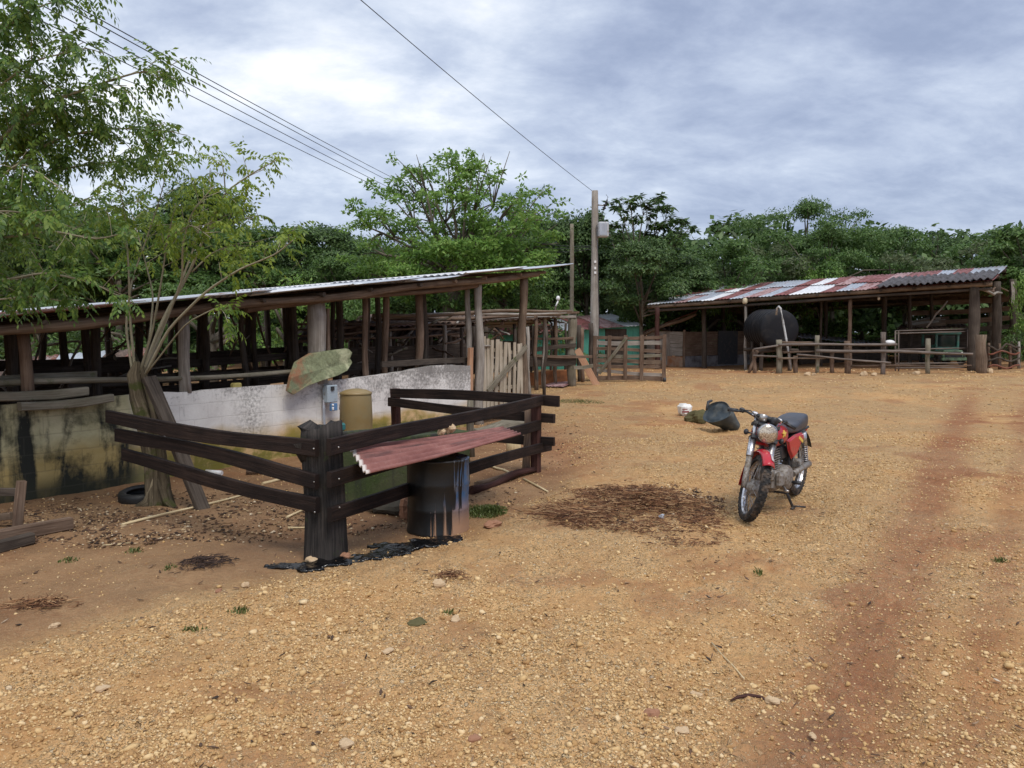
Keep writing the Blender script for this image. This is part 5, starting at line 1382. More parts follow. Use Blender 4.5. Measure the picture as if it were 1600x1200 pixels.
# ---------------------------------------------------------------- the right-hand shed
E0, E1 = W(1010, 476, 30), W(1550, 439, 25)
R0, R1 = W(1096, 450, 35.5), W(1573, 417, 29.6)
def shed_right():
    r = empty('farm_shed', gz(1290, 580, 29), 'long open farm shed with patchwork red, white and grey tin roof', 'shed')
    ups = ['rusty', 'redsheet', 'greysheet', 'redsheet', 'whitesheet', 'redsheet', 'greysheet', 'greysheet', 'greysheet', 'redsheet', 'whitesheet', 'redsheet', 'pinksheet', 'redsheet', 'redsheet', 'pinksheet', 'redsheet', 'redsheet', 'greysheet', 'redsheet', 'greysheet', 'greysheet']
    los = ['whitesheet', 'greysheet', 'pinksheet', 'greysheet', 'whitesheet', 'redsheet', 'greysheet', 'pinksheet', 'greysheet', 'redsheet', 'whitesheet', 'whitesheet', 'redsheet', 'greysheet', 'pinksheet', 'redsheet', 'redsheet', 'redsheet', 'redsheet', 'redsheet', 'redsheet', 'redsheet']
    n = len(ups)
    for i in range(n):
        a0, a1 = i / n, (i + 1.04) / n
        lo0, lo1 = E0.lerp(E1, a0), E0.lerp(E1, a1)
        hi0, hi1 = R0.lerp(R1, a0), R0.lerp(R1, a1)
        j = random.uniform(.42, .62); l = Vector((0, 0, .015 * (i % 2)))
        mb = MB(); mb.sheet(lo0 + l, lo1 + l, lo0.lerp(hi0, j) + l, lo1.lerp(hi1, j) + l, pitch=.12, amp=.014, nv=4, sag=.02); mb.build('roof_sheet', M[los[i]], r, solid=.004)
        l2 = l + Vector((0, 0, .03))
        mb = MB(); mb.sheet(lo0.lerp(hi0, j - .04) + l2, lo1.lerp(hi1, j - .04) + l2, hi0 + l2, hi1 + l2, pitch=.12, amp=.014, nv=4, sag=.02); mb.build('roof_sheet', M[ups[i]], r, solid=.004)
    # fibre-cement sheets over the right part of the eave
    for i in range(6):
        a0, a1 = .705 + i * .049, .705 + (i + 1.03) * .049
        out = (E0 - R0).normalized() * .35
        lo0, lo1 = E0.lerp(E1, a0) + out, E0.lerp(E1, a1) + out
        k = .50 + random.uniform(-.05, .05)
        hi0, hi1 = E0.lerp(E1, a0).lerp(R0.lerp(R1, a0), k), E0.lerp(E1, a1).lerp(R0.lerp(R1, a1), k)
        l = Vector((0, 0, .10 + .02 * (i % 2)))
        mb = MB(); mb.sheet(lo0 + l, lo1 + l, hi0 + l, hi1 + l, pitch=.20, amp=.035, nv=4, spp=8); mb.build('eave_sheet', M['fibro'], r, solid=.012)
    # back slope
    bk = (R0 - E0); bk.z = 0; bk = bk.normalized() * 4.5 + Vector((0, 0, -1.15))
    for i in range(8):
        a0, a1 = i / 8, (i + 1.02) / 8
        p, q = R0.lerp(R1, a0), R0.lerp(R1, a1)
        mb = MB(); mb.sheet(p, q, p + bk, q + bk, pitch=.2, amp=.015, nv=3, spp=3); mb.build('back_roof_sheet', M['brownroof'], r, solid=.004)
    # beams
    for f, z, rad, mt in ((0.02, -.10, .075, 'beam'), (.035, -.27, .05, 'dark'), (.5, -.13, .05, 'dark'), (.97, -.12, .07, 'dark')):
        MB().log(E0.lerp(R0, f) + Vector((0, 0, z)), E1.lerp(R1, f) + Vector((0, 0, z)), rad, rad, 9, 30, .002).build('purlin', M[mt], r)
    for f in (.15, .38, .62, .85):
        MB().log(R0.lerp(R0 + bk, f) + Vector((0, 0, -.09)), R1.lerp(R1 + bk, f) + Vector((0, 0, -.09)), .06, .05, 8, 20, .003).build('purlin', M['beam'], r)
    for i in range(12):
        a = (i + .1) / 11.3
        MB().log(E0.lerp(E1, a) + Vector((0, 0, -.07)), R0.lerp(R1, a) + Vector((0, 0, -.08)), .05, .045, 7, 8, .004).build('rafter', M['dark'], r)
    # posts: column, depth, width, wood
    for px, y, w, mt, zt in ((1027, 29.6, 8, 'redpost', 480), (1165, 28.6, 4.5, 'weathered', 474), (1328, 27.3, 6, 'brown', 466), (1382, 30.5, 8, 'dark', 462), (1421, 30.5, 6, 'dark', 460), (1522, 25.4, 16, 'dark', 447),
                             (1557, 27.0, 13, 'dark', 440), (1583, 29.0, 11, 'dark', 436), (1215, 33, 6, 'dark', 470), (1290, 33, 6, 'dark', 468), (1130, 33.5, 7, 'dark', 470), (1100, 30.5, 8, 'dark', 480), (1455, 33, 6, 'dark', 455), (1283, 29, 4, 'dark', 465)):
        b_ = gz(px, 580, y)
        MB().log(b_ - Vector((0, 0, .1)), W(px, zt, y), w / 2 * y / F, w / 2 * y / F * .92, 10, None, .006, .1).build('post', M[mt], r)
    MB().log(W(1530, 452, 25.6), W(1565, 458, 26.8), .05, .04, 8, 8, .06).build('brace', M['weathered'], r)
    MB().log(W(1535, 450, 25.8), W(1575, 455, 27.5), .04, .03, 8, 8, .05).build('brace', M['brown'], r)
    MB().log(W(1480, 470, 28), W(1448, 512, 28), .03, .03, 7).build('brace', M['weathered'], r)
    MB().plank(W(1582, 440, 28.5), W(1583, 475, 28.5), .12, .04, (1, 0, 0)).build('gable_board', M['weathered'], r)
    # lamp on the thin post and hanging bulb
    c = W(1164, 470, 28.4); lm = plain_mat('cream_glass', (0.62, 0.52, 0.36), .35)
    mb = MB(); mb.lathe([(.001, -.11), (.07, -.11), (.09, -.06), (.09, .04), (.07, .09), (.001, .11)], 14, Matrix.Translation(c)); mb.build('lamp', lm, r)
    c = W(1373, 466, 27.2); MB().ball(c, (.05, .05, .07), 10).build('bulb', M['whitedecal'], r)
    # board siding at the far end, loosely nailed
    for k in range(6):
        z = 470 + k * 15
        MB().plank(W(1420, z + 6, 33.5), W(1590, z - 4, 31.2), .20, .03, warp=.03, seg=8).build('siding_board', M['brown' if k < 3 else 'dark'], r)
shed_right()

def shed_contents():
    # lean-to on the left flank of the shed
    r = empty('lean_to', gz(1040, 580, 33), 'dark lean-to roof sloping down on the left side of the farm shed', 'lean-to')
    p, q = W(1088, 487, 31.0), W(1002, 520, 31.5)
    mb = MB(); mb.sheet(q, W(998, 523, 36), p, W(1092, 480, 36), pitch=.18, amp=.02, nv=4); mb.build('roof_sheet', M['rusty'], r, solid=.01)
    MB().log(q + Vector((0, 0, -.1)), p + Vector((0, 0, -.1)), .07, .06, 8).build('rafter', M['brown'], r)
    MB().log(gz(1006, 580, 31.6), q + Vector((.1, 0, -.08)), .06).build('post', M['dark'], r)
    # hut
    r = empty('storage_hut', gz(1100, 580, 32), 'small whitewashed and brown plank hut under the left end of the farm shed', 'hut')
    a, b_, c = gz(1010, 580, 31.8), gz(1068, 580, 31.3), gz(1170, 580, 33.2)
    om = plain_mat('stained_render', (0.34, 0.24, 0.17), .9, 0, (0.30, 0.12, 0.05), .6, 3, .4)
    for (p, q, mt) in ((a, b_, 'pale'), (b_, c, 'dark')):
        L_ = (q - p).length; d = (q - p).normalized()
        for k in range(6):
            z = .52 + k * .165
            MB().plank(p + Vector((0, 0, z)), q + Vector((0, 0, z)), .16, .03, seg=4, warp=.004).build('wall_board', M['weathered' if mt == 'pale' else 'brown'], r)
        MB().plank(p + Vector((0, 0, .20)), q + Vector((0, 0, .20)), .46, .10, seg=4, warp=0).build('footing', om if mt == 'pale' else plain_mat('grey_render', (0.20, 0.19, 0.20), .9, 0, (.08, .07, .07), .5, 3), r)
    MB().plank(b_ + Vector((0, 0, 0)), b_ + Vector((0, 0, 1.5)), .10, .10, (1, 0, 0)).build('corner_post', M['brown'], r)
    p = a.lerp(b_, .45); MB().box(p + Vector((0, -.07, .75)), (.5, .04, 1.35), -.1).build('door', M['weathered'], r)
    MB().box(c.lerp(b_, .35) + Vector((0, -.06, .75)), (1.1, .04, 1.4), .5).build('doorway_shade_panel', M['black'], r)  # solid black panel stands in for the shade inside an open door
    mb = MB(); mb.sheet(W(1030, 514, 31), W(1100, 527, 32.5), W(1036, 508, 34), W(1120, 520, 35), pitch=.15, amp=.015, nv=4, sag=.12)
    mb.build('roof_sheet', M['brownroof'], r, solid=.006)
    # dark partition closing the back of that bay
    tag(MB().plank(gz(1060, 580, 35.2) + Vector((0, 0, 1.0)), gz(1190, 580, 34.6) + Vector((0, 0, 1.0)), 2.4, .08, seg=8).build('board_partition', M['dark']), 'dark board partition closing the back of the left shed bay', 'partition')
    # black tank lying on a cradle
    ctr = W(1219, 515, 26.6); ax = Vector((-.06, 1.0, .03)).normalized()
    T = Matrix.Translation(ctr) @ ax.to_track_quat('Z', 'Y').to_matrix().to_4x4()
    r = empty('water_tank', gz(1219, 580, 27.2), 'big black plastic tank lying on its side behind the rail fence', 'tank')
    R_ = .69
    bl = plain_mat('tank_black', (0.011, 0.0115, 0.015), .6, 0, (0.035, 0.032, 0.032), .3, 4, spec=.25)
    prof = [(.001, -.03), (R_ * .55, -.02), (R_ * .9, .0), (R_ * .98, .05), (R_, .12)]
    z = .12
    while z < 1.5:
        prof += [(R_, z + .10), (R_ * .955, z + .13), (R_ * .955, z + .17), (R_, z + .20)]; z += .22
    prof += [(R_ * .9, z + .10), (.2, z + .22), (.001, z + .22)]
    MB().lathe(prof, 40, T).build('tank_body', bl, r)
    for q in (.35, 1.25):
        p = ctr + ax * q; g = float(terrain(p.x, p.y)); s = Vector((ax.y, -ax.x, 0)).normalized()
        for k in (-1, 1):
            MB().log((p.x + s.x * .5 * k, p.y + s.y * .5 * k, g - .1), p + s * .5 * k + Vector((0, 0, -.45)), .07, .06, 8).build('cradle_post', M['dark'], r)
        MB().log(p + s * .8 + Vector((0, 0, -R_ - .05)), p - s * .8 + Vector((0, 0, -R_ - .05)), .07, .07, 8).build('cradle_beam', M['dark'], r)
    pm = plain_mat('pale_pipe', (0.50, 0.50, 0.50), .5, 0, (.2, .17, .14), .4)
    pts = [W(1213, 492, 26.3), W(1214, 482, 26.2), W(1217, 479, 26.1), W(1220, 482, 26.0), W(1223, 500, 25.9), W(1229, 532, 25.7), W(1236, 577, 25.4)]
    tag(MB().tube(pts, .035, 10).build('filler_pipe', pm), 'pale bent pipe slanting down in front of the black tank', 'pipe')
    # pole rail fence
    r = empty('rail_fence', gz(1340, 580, 25), 'rustic pole rail fence along the front of the farm shed', 'fence')
    def yy(px): return 25.6 - (px - 1178) / 340 * 1.6
    for px, t, w, mt in ((1179, 546, 5, 'brown'), (1217, 531, 8, 'mossy'), (1277, 524, 6, 'mossy'), (1324, 533, 8, 'brown'), (1380, 519, 7, 'dull'), (1450, 529, 6, 'mossy'), (1243, 556, 6, 'brown'), (1300, 550, 6, 'brown')):
        y = yy(px); MB().log(gz(px, 580, y) - Vector((0, 0, .1)), W(px, t, y), w / 2 * y / F * 1.1, None, 9, None, .02, .15).build('post', M[mt], r)
    for (a, b2, rad, mt, off) in (((1178, 546), (1216, 540), .04, 'dull', -.1), ((1177, 556), (1214, 557), .035, 'dull', -.1), ((1216, 539), (1402, 538), .045, 'dull', -.1), ((1275, 548), (1520, 553), .05, 'dull', -.12),
                             ((1215, 560), (1290, 560), .035, 'beam', -.1), ((1220, 551), (1280, 549), .035, 'brown', .1), ((1245, 554), (1392, 567), .035, 'dull', -.15), ((1217, 535), (1280, 536), .05, 'brown', .1), ((1330, 572), (1518, 571), .03, 'brown', .1)):
        MB().log(W(*a, yy(a[0]) + off), W(*b2, yy(b2[0]) + off), rad, rad * .85, 8, None, .006, .15).build('rail', M[mt], r)
    MB().log(gz(1170, 582, 25.6), W(1184, 548, 25.6), .05, .04).build('brace', M['brown'], r)
    b_ = gz(1533, 582, 24.2)
    tag(MB().log(b_ - Vector((0, 0, .1)), W(1533, 523, 24.2), .17, .145, 12, None, .01, .10).build('gate_post', M['beam']), 'thick pale brown stump post at the right end of the rail fence', 'post')
    # pipe panel
    r = empty('metal_gate', gz(1455, 580, 25.6), 'rectangular metal pipe gate behind the rail fence in front of the tractor', 'gate')
    for a, b2 in (((1399, 517), (1399, 580)), ((1404, 517), (1404, 580)), ((1512, 514), (1512, 578)), ((1399, 517), (1512, 514)), ((1400, 521), (1512, 518)), ((1400, 546), (1512, 544)), ((1400, 568), (1512, 567)), ((1400, 575), (1512, 574))):
        MB().tube([W(*a, 25.6), W(*b2, 25.6)], .022, 8).build('pipe', M['dull'], r)
    o = MB(); c = W(1390, 535, 24.7); o.ball(c, (.17, .10, .08), 14, 0, .06); tag(o.build('white_sack', M['whitedecal']), 'crumpled white sack hanging on top of the rail fence', 'sack')
    # small green tractor
    gp = plain_mat('green_paint', (0.06, 0.20, 0.16), .5, 0, (0.10, 0.12, 0.10), .45, 6)
    gp2 = plain_mat('pale_green_paint', (0.18, 0.30, 0.17), .5, 0, (0.10, 0.10, 0.08), .45, 6)
    g = gz(1484, 580, 28.6); r = empty('small_tractor', g, 'small green tractor with cab parked under the right of the farm shed', 'tractor')
    def P(x, y, z): return (g.x + x, g.y + y, g.z + z)
    MB().box(P(0, .35, .42), (.74, 1.1, .28), bev=.04).build('hood', gp2, r)
    MB().box(P(0, -.22, .40), (.62, .03, .20)).build('grille', M['black'], r)
    MB().box(P(0, -.27, .24), (.92, .10, .10)).build('bumper', gp2, r)
    for sx in (-.40, .40):
        for sy in (.25, 1.2): MB().box(P(sx, sy, .83), (.07, .07, .62)).build('cab_pillar', gp, r)
    MB().box(P(0, .25, .60), (.84, .05, .14)).build('dashboard', gp, r)
    MB().box(P(0, .72, 1.18), (.98, 1.15, .10), bev=.04).build('cab_roof', gp, r)
    gl = plain_mat('dark_glass', (0.015, 0.025, 0.025), .1)
    MB().box(P(0, .30, .88), (.72, .02, .44)).build('windscreen', gl, r)
    MB().box(P(0, 1.0, .5), (.78, .7, .5)).build('seat_box', gp, r)
    for sx in (-.28, .28): MB().ball(P(sx, -.25, .45), (.055, .03, .055), 10).build('headlight', M['steel'], r)
    for sx in (-.44, .44):
        for sy, rad in ((.05, .22), (1.05, .34)):
            w = MB(); w.ring(P(sx, sy, rad), rad - .06, .07, (1, 0, 0), 24, 8); w.build('wheel', M['tire'], r)
    # brown feed shed behind and a low sheet roof
    r = empty('feed_shelter', gz(1450, 580, 33), 'brown board shelter with a cluttered flat roof behind the pipe panel', 'shelter')
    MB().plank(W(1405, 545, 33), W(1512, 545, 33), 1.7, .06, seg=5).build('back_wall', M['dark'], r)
    mb = MB(); mb.sheet(W(1400, 514, 31.5), W(1515, 512, 31.5), W(1408, 508, 34), W(1508, 506, 34), pitch=.2, amp=.02, nv=3); mb.build('roof_sheet', M['brownroof'], r, solid=.01)
    for k in range(9): MB().plank(W(1420 + random.uniform(-8, 20), 512 - k * 1.2, 32.5 + k * .1), W(1480 + random.uniform(-20, 25), 506 - k * 1.4, 32.5 + k * .1), .12, .05).build('loose_board', M[random.choice(['beam', 'brown', 'weathered'])], r)
    for px in (1405, 1512): MB().log(gz(px, 580, 31.7), W(px, 514, 31.7), .05).build('post', M['dark'], r)
    r = empty('low_shelter', gz(1310, 580, 34), 'low grey sheet roof seen between the shed posts behind the rail fence', 'shelter')
    mb = MB(); mb.sheet(W(1247, 527, 31.5), W(1385, 540, 31.5), W(1247, 520, 34), W(1385, 535, 34), pitch=.2, amp=.02, nv=3); mb.build('roof_sheet', M['greysheet'], r, solid=.006)
    for k in range(6): px = 1250 + k * 26; MB().log(gz(px, 580, 31.7), W(px, 528 + k * 2.4, 31.7), .05).build('post', M['dark'], r)
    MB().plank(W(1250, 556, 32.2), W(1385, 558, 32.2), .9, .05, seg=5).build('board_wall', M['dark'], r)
    # rack of bent pipes right of the stump
    r = empty('pipe_rack', gz(1568, 582, 25.5), 'rusty bent pipe rails and scrap right of the thick stump post', 'fence')
    for k in range(4):
        z = 540 + k * 11
        pts = [W(1544 + i * 7, z + 3 * math.sin(i * 1.2 + k) + (6 if i in (2, 3) and k == 0 else 0), 25.5) for i in range(8)]
        MB().tube(pts, .03, 8, 0, .1).build('bent_rail', M['rusty' if k % 2 else 'dark'], r)
    for px in (1545, 1562, 1578, 1592): MB().log(gz(px, 582, 25.6), W(px, 533 + random.uniform(-3, 6), 25.6), .05, .04).build('post', M['brown' if px < 1590 else 'weathered'], r)
    # rubble along the foot of the fence
    for px, py, s, lb in ((1262, 576, .10, 'pale stone at the foot of the rail fence below the tank'), (1272, 578, .07, 'smaller pale stone just right of the one below the tank'), (1350, 577, .12, 'grey rubble stone at the foot of the rail fence, middle'), (1366, 579, .09, 'grey rubble stone right of the middle rubble stone'), (1432, 581, .10, 'reddish stone at the foot of the pipe panel'), (1546, 583, .13, 'pale stone at the foot of the thick stump post')):
        rock_at(gz(px, py, 24.2), s, M['rock'], lb)
shed_contents()

# ---------------------------------------------------------------- the motorcycle
def motorcycle():
    org = Vector((2.51, 7.33, float(terrain(2.5, 7.42))))
    fr = Vector((2.11, 6.91)); 
    org.z = float(terrain(fr.x, fr.y)) * .5 + float(terrain(2.88, 7.9)) * .5
    B = Matrix.Translation(org) @ Matrix.Rotation(R(-127.5), 4, 'Z')
    root = empty('motorcycle', org, 'red motorcycle with grey-blue seat parked on its centre stand', 'motorcycle')
    rake = R(26); ax = Vector((-math.sin(rake), 0, math.cos(rake))); piv = Vector((.33, 0, .80))
    S = B @ Matrix.Translation(piv) @ Matrix.Rotation(R(38), 4, ax) @ Matrix.Translation(-piv)
    def fin(mb, Mx, name, mt, par=None, **k): mb.xf(Mx); return mb.build(name, mt, par or root, **k)
    def wheel(c, rad, tr, Mx, name):
        c = Vector(c)
        hub = MB(); T = Matrix.Translation(c) @ Matrix.Rotation(R(90), 4, 'X')
        hub.lathe([(.001, -.075), (.03, -.075), (.035, -.06), (.075, -.05), (.075, .035), (.04, .05), (.03, .075), (.001, .075)], 22, T)
        h = fin(hub, Mx, name, M['engine'])
        # parts of a part sit at the same origin as the root
        ty = MB(); prof = []
        for i in range(13):
            a = math.radians(-110 + 220 * i / 12)
            prof.append((rad - tr + math.cos(a) * tr, math.sin(a) * tr * .92))
        prof = [(rad - tr * 1.35, -tr * .55)] + prof + [(rad - tr * 1.35, tr * .55)]
        ty.lathe(prof, 56, T)
        nk = 44
        for i in range(nk):                      # tread blocks
            a = 2 * math.pi * i / nk
            for y in (-.5, 0, .5):
                cc = c + Vector((math.cos(a + (.07 if y else 0)) * (rad - .002 - abs(y) * tr * .28), y * tr * 1.1, math.sin(a + (.07 if y else 0)) * (rad - .002 - abs(y) * tr * .28)))
                ty.box(cc, (.014, tr * .42, .024), M=Matrix.Rotation(-a - (.07 if y else 0), 4, 'Y'))
        fin(ty, Mx, 'tyre', M['tire'], h)
        rm = MB(); rr_ = rad - tr * 1.45
        rm.lathe([(rr_ + .012, -.030), (rr_ + .014, -.024), (rr_ - .006, -.015), (rr_ - .008, .0), (rr_ - .006, .015), (rr_ + .014, .024), (rr_ + .012, .030), (rr_ + .020, .026), (rr_ + .022, -.026), (rr_ + .012, -.030)], 48, T)
        fin(rm, Mx, 'rim', M['chrome'], h)
        spk = MB()
        for i in range(32):
            a = 2 * math.pi * i / 32; s = -1 if i % 2 else 1; o = .35 if (i // 2) % 2 else -.35
            spk.tube([c + Vector((math.cos(a + o) * .06, s * .038, math.sin(a + o) * .06)), c + Vector((math.cos(a) * rr_, s * .008, math.sin(a) * rr_))], .0022, 5, caps=False)
        fin(spk, Mx, 'spokes', M['steel'], h)
        return h
    FA, RA = Vector((.635, 0, .302)), Vector((-.62, 0, .325))
    wheel(FA, .302, .043, S, 'front_wheel'); wheel(RA, .300, .052, B, 'rear_wheel')
    # front end
    for s in (-1, 1):
        y = .092 * s
        lo = FA + Vector((.0, y, -.02)); 
        mb = MB(); mb.tube([lo, lo + ax * .05, lo + ax * .06, lo + ax * .30], [.020, .024, .026, .026], 14); fin(mb, S, 'fork_slider', M['engine'])
        mb = MB(); mb.tube([lo + ax * .29, lo + ax * .30, lo + ax * .47], [.031, .033, .033], 14); mb.tube([lo + ax * .46, lo + ax * .66], .019, 12); fin(mb, S, 'fork_tube', M['chrome'])
    mb = MB(); mb.box(piv + Vector((.045, 0, .03)), (.09, .24, .03), M=Matrix.Rotation(-rake, 4, 'Y')); mb.box(piv + Vector((.10, 0, -.09)), (.09, .24, .03), M=Matrix.Rotation(-rake, 4, 'Y')); mb.tube([piv + ax * .06, piv - ax * .12], .028, 12); fin(mb, S, 'triple_clamp', M['black'])
    # front fender
    mb = MB(); vs = []; na, nc = 26, 8
    for i in range(na + 1):
        a = R(52 + 142 * i / na)
        rad = .345 + .012 * math.sin(i / na * math.pi)
        for k in range(nc + 1):
            u = -1 + 2 * k / nc; hw = .060 * (1 - .25 * abs(i / na - .45))
            rr_ = rad - .034 * abs(u) ** 2.2
            vs.append(FA + Vector((math.cos(a) * rr_, u * hw, math.sin(a) * rr_)))
    fs = [[i * (nc + 1) + k, i * (nc + 1) + k + 1, (i + 1) * (nc + 1) + k + 1, (i + 1) * (nc + 1) + k] for i in range(na) for k in range(nc)]
    mb.add(vs, fs, None, 0, True); ff = fin(mb, S, 'front_fender', M['redpaint'], solid=.004)
    mb = MB(); vs = []
    for i in range(9):
        a = R(62 + 56 * i / 8)
        for k in range(5):
            u = .25 + .70 * k / 4; rr_ = .3500 + .008 - .034 * abs(u) ** 2.2
            vs.append(FA + Vector((math.cos(a) * rr_, u * .055, math.sin(a) * rr_)))
    mb.add(vs, [[i * 5 + k, i * 5 + k + 1, (i + 1) * 5 + k + 1, (i + 1) * 5 + k] for i in range(8) for k in range(4) if (i + k) % 4 != 3], None, 0, True); fin(mb, S, 'decal', M['silver'], ff, solid=.003)
    # headlight
    hc = Vector((.485, 0, .785)); T = Matrix.Translation(hc) @ Matrix.Rotation(R(84), 4, 'Y')
    mb = MB(); mb.lathe([(.001, -.10), (.05, -.095), (.078, -.06), (.087, -.01), (.089, .015), (.089, .028), (.081, .034)], 30, T); hl = fin(mb, S, 'headlight', M['chrome'])
    mb = MB(); mb.lathe([(.081, .030), (.072, .040), (.045, .048), (.001, .052)], 30, T); fin(mb, S, 'headlight_glass', M['lens'], hl)
    # gauges
    for s, mt in ((-1, 'steel'), (1, 'black')):
        c = Vector((.385, .052 * s, .905)); T = Matrix.Translation(c) @ Matrix.Rotation(R(-28), 4, 'Y')
        mb = MB(); mb.lathe([(.001, -.045), (.034, -.04), (.042, -.01), (.045, .01), (.040, .016), (.001, .014)], 20, T); fin(mb, S, 'gauge', M[mt])
    mb = MB(); mb.box((.36, 0, .895), (.10, .22, .035), M=Matrix.Rotation(R(-25), 4, 'Y'), bev=.01); fin(mb, S, 'dashboard', M['black'])
    # handlebar
    pts = [(.18, .315, .865), (.21, .23, .880), (.245, .17, .900), (.285, .11, .885), (.30, .07, .875), (.30, 0, .87)]
    pts = pts + [(x, -y, z) for x, y, z in pts[-2::-1]]
    mb = MB(); mb.tube(pts, .0115, 10); hb = fin(mb, S, 'handlebar', M['black'])
    for s in (-1, 1):
        mb = MB(); mb.tube([(.176, .325 * s, .863), (.203, .235 * s, .880)], .0175, 12); fin(mb, S, 'grip', M['black'], hb)
        mb = MB(); mb.box((.213, .205 * s, .895), (.04, .05, .045), bev=.01); mb.tube([(.225, .21 * s, .89), (.24, .24 * s, .88), (.21, .315 * s, .858)], [.006, .006, .004], 8); fin(mb, S, 'lever', M['black'], hb)
        mb = MB(); mb.tube([(.42, .09 * s, .74), (.42, .15 * s, .74)], .007, 8); mb.ball((.42, .165 * s, .74), (.03, .022, .028), 12); fin(mb, S, 'turn_signal', M['black' if s < 0 else 'black'])
        mb = MB(); mb.tube([(.22, .20 * s, .90), (.36, .17 * s, .93), (.45, .10 * s, .88), (.40, .05 * s, .76), (.33, .04 * s, .62)], .005, 6); fin(mb, S, 'control_cable', M['black'])
    for q, z in ((-.10, .90), (.13, .90)):
        mb = MB(); mb.box((.28, q, z), (.05, .055, .045), bev=.012); fin(mb, S, 'switch_housing', M['chrome'])
    # frame
    mb = MB()
    mb.tube([(.33, 0, .83), (.35, 0, .70)], .03, 12)
    mb.tube([(.34, 0, .76), (.10, 0, .70), (-.15, 0, .66), (-.30, 0, .62)], .019, 10)
    mb.tube([(.35, 0, .70), (.33, 0, .50), (.27, 0, .25), (.10, 0, .18)], .017, 10)
    for s in (-1, 1):
        mb.tube([(-.15, .05 * s, .66), (-.45, .10 * s, .70), (-.72, .09 * s, .72)], .013, 8)
        mb.tube([(-.15, .06 * s, .62), (-.18, .08 * s, .40), (-.16, .08 * s, .26)], .014, 8)
        mb.tube([(-.18, .09 * s, .45), (-.45, .12 * s, .70)], .011, 8)
    fin(mb, B, 'frame', M['black'])
    # tank by cross sections
    sec = [(.395, .06, .68, .775), (.37, .10, .645, .80), (.30, .138, .62, .835), (.20, .152, .61, .850), (.08, .145, .61, .84), (-.04, .118, .62, .805), (-.12, .08, .635, .765)]
    vs = []; n = 18
    for (x, hw, z0, z1) in sec:
        for k in range(n):
            a = 2 * math.pi * k / n; ca, sa = math.cos(a), math.sin(a)
            y = hw * (abs(ca) ** .75) * (1 if ca > 0 else -1); z = (z0 + z1) / 2 + (z1 - z0) / 2 * (abs(sa) ** .8) * (1 if sa > 0 else -1)
            vs.append((x, y, z))
    fs = [[i * n + k, i * n + (k + 1) % n, (i + 1) * n + (k + 1) % n, (i + 1) * n + k] for i in range(len(sec) - 1) for k in range(n)]
    fs += [list(range(n))[::-1], [(len(sec) - 1) * n + k for k in range(n)]]
    mb = MB(); mb.add(vs, fs, None, 0, True); tk = fin(mb, B, 'fuel_tank', M['redpaint'], sub=1)
    for s in (-1, 1):
        star = []
        for k in range(10):
            a = math.pi * k / 5 + .3; q = .036 if k % 2 == 0 else .018
            star.append((.19 + math.cos(a) * q * 1.5, .745 + math.sin(a) * q))
        mb = MB(); vs = [(x, s * (.1545 - abs(z - .745) * .12), z) for x, z in star] + [(x, s * (.135 - abs(z - .745) * .12), z) for x, z in star]
        vs.append((.19, s * .1575, .745)); vs.append((.19, s * .13, .745))
        fs = [[k, (k + 1) % 10, 20] for k in range(10)] + [[(k + 1) % 10, k, 10 + k, 10 + (k + 1) % 10] for k in range(10)]
        mb.add(vs, fs); fin(mb, B, 'decal', M['yellow'], tk)
    mb = MB(); mb.lathe([(.001, .02), (.03, .018), (.034, 0), (.034, -.02)], 18, Matrix.Translation((.22, 0, .855))); fin(mb, B, 'fuel_cap', M['chrome'], tk)
    # seat
    sec = [(.03, .075, .745, .795), (-.05, .105, .71, .815), (-.20, .125, .70, .80), (-.32, .130, .70, .805), (-.38, .132, .70, .845), (-.50, .130, .705, .865), (-.64, .120, .715, .87), (-.70, .10, .74, .86)]
    vs = []; n = 16
    for (x, hw, z0, z1) in sec:
        for k in range(n):
            a = 2 * math.pi * k / n; ca, sa = math.cos(a), math.sin(a)
            vs.append((x, hw * (abs(ca) ** .5) * (1 if ca > 0 else -1), (z0 + z1) / 2 + (z1 - z0) / 2 * (abs(sa) ** .5) * (1 if sa > 0 else -1)))
    fs = [[i * n + k, i * n + (k + 1) % n, (i + 1) * n + (k + 1) % n, (i + 1) * n + k] for i in range(len(sec) - 1) for k in range(n)] + [list(range(n))[::-1], [(len(sec) - 1) * n + k for k in range(n)]]
    mb = MB(); mb.add(vs, fs, None, 0, True); fin(mb, B, 'seat', M['seat'], sub=1)
    for s in (-1, 1):
        outl = [(.02, .66), (-.03, .56), (-.13, .47), (-.24, .50), (-.36, .60), (-.50, .665), (-.50, .69), (-.20, .69)]
        mb = MB(); n = len(outl)
        vs = [(x, s * .115, z) for x, z in outl] + [(x * .96 - .008, s * .138, .6 + (z - .6) * .88) for x, z in outl]
        fs = [list(range(n)), list(range(n, 2 * n))] + [[k, (k + 1) % n, n + (k + 1) % n, n + k] for k in range(n)]
        mb.add(vs, fs); spn = fin(mb, B, 'side_panel', M['redpaint'], bevel=.006)
        mb = MB(); mb.box((-.34, s * .139, .635), (.13, .006, .03), M=Matrix.Rotation(R(-24) , 4, 'Y')); fin(mb, B, 'decal', M['yellow'], spn)
        for k in range(5):
            pass
    # engine
    mb = MB(); mb.box((.07, 0, .31), (.36, .20, .22), bev=.04); mb.box((.22, 0, .36), (.14, .16, .14), bev=.03); eng = fin(mb, B, 'engine', M['engine'])
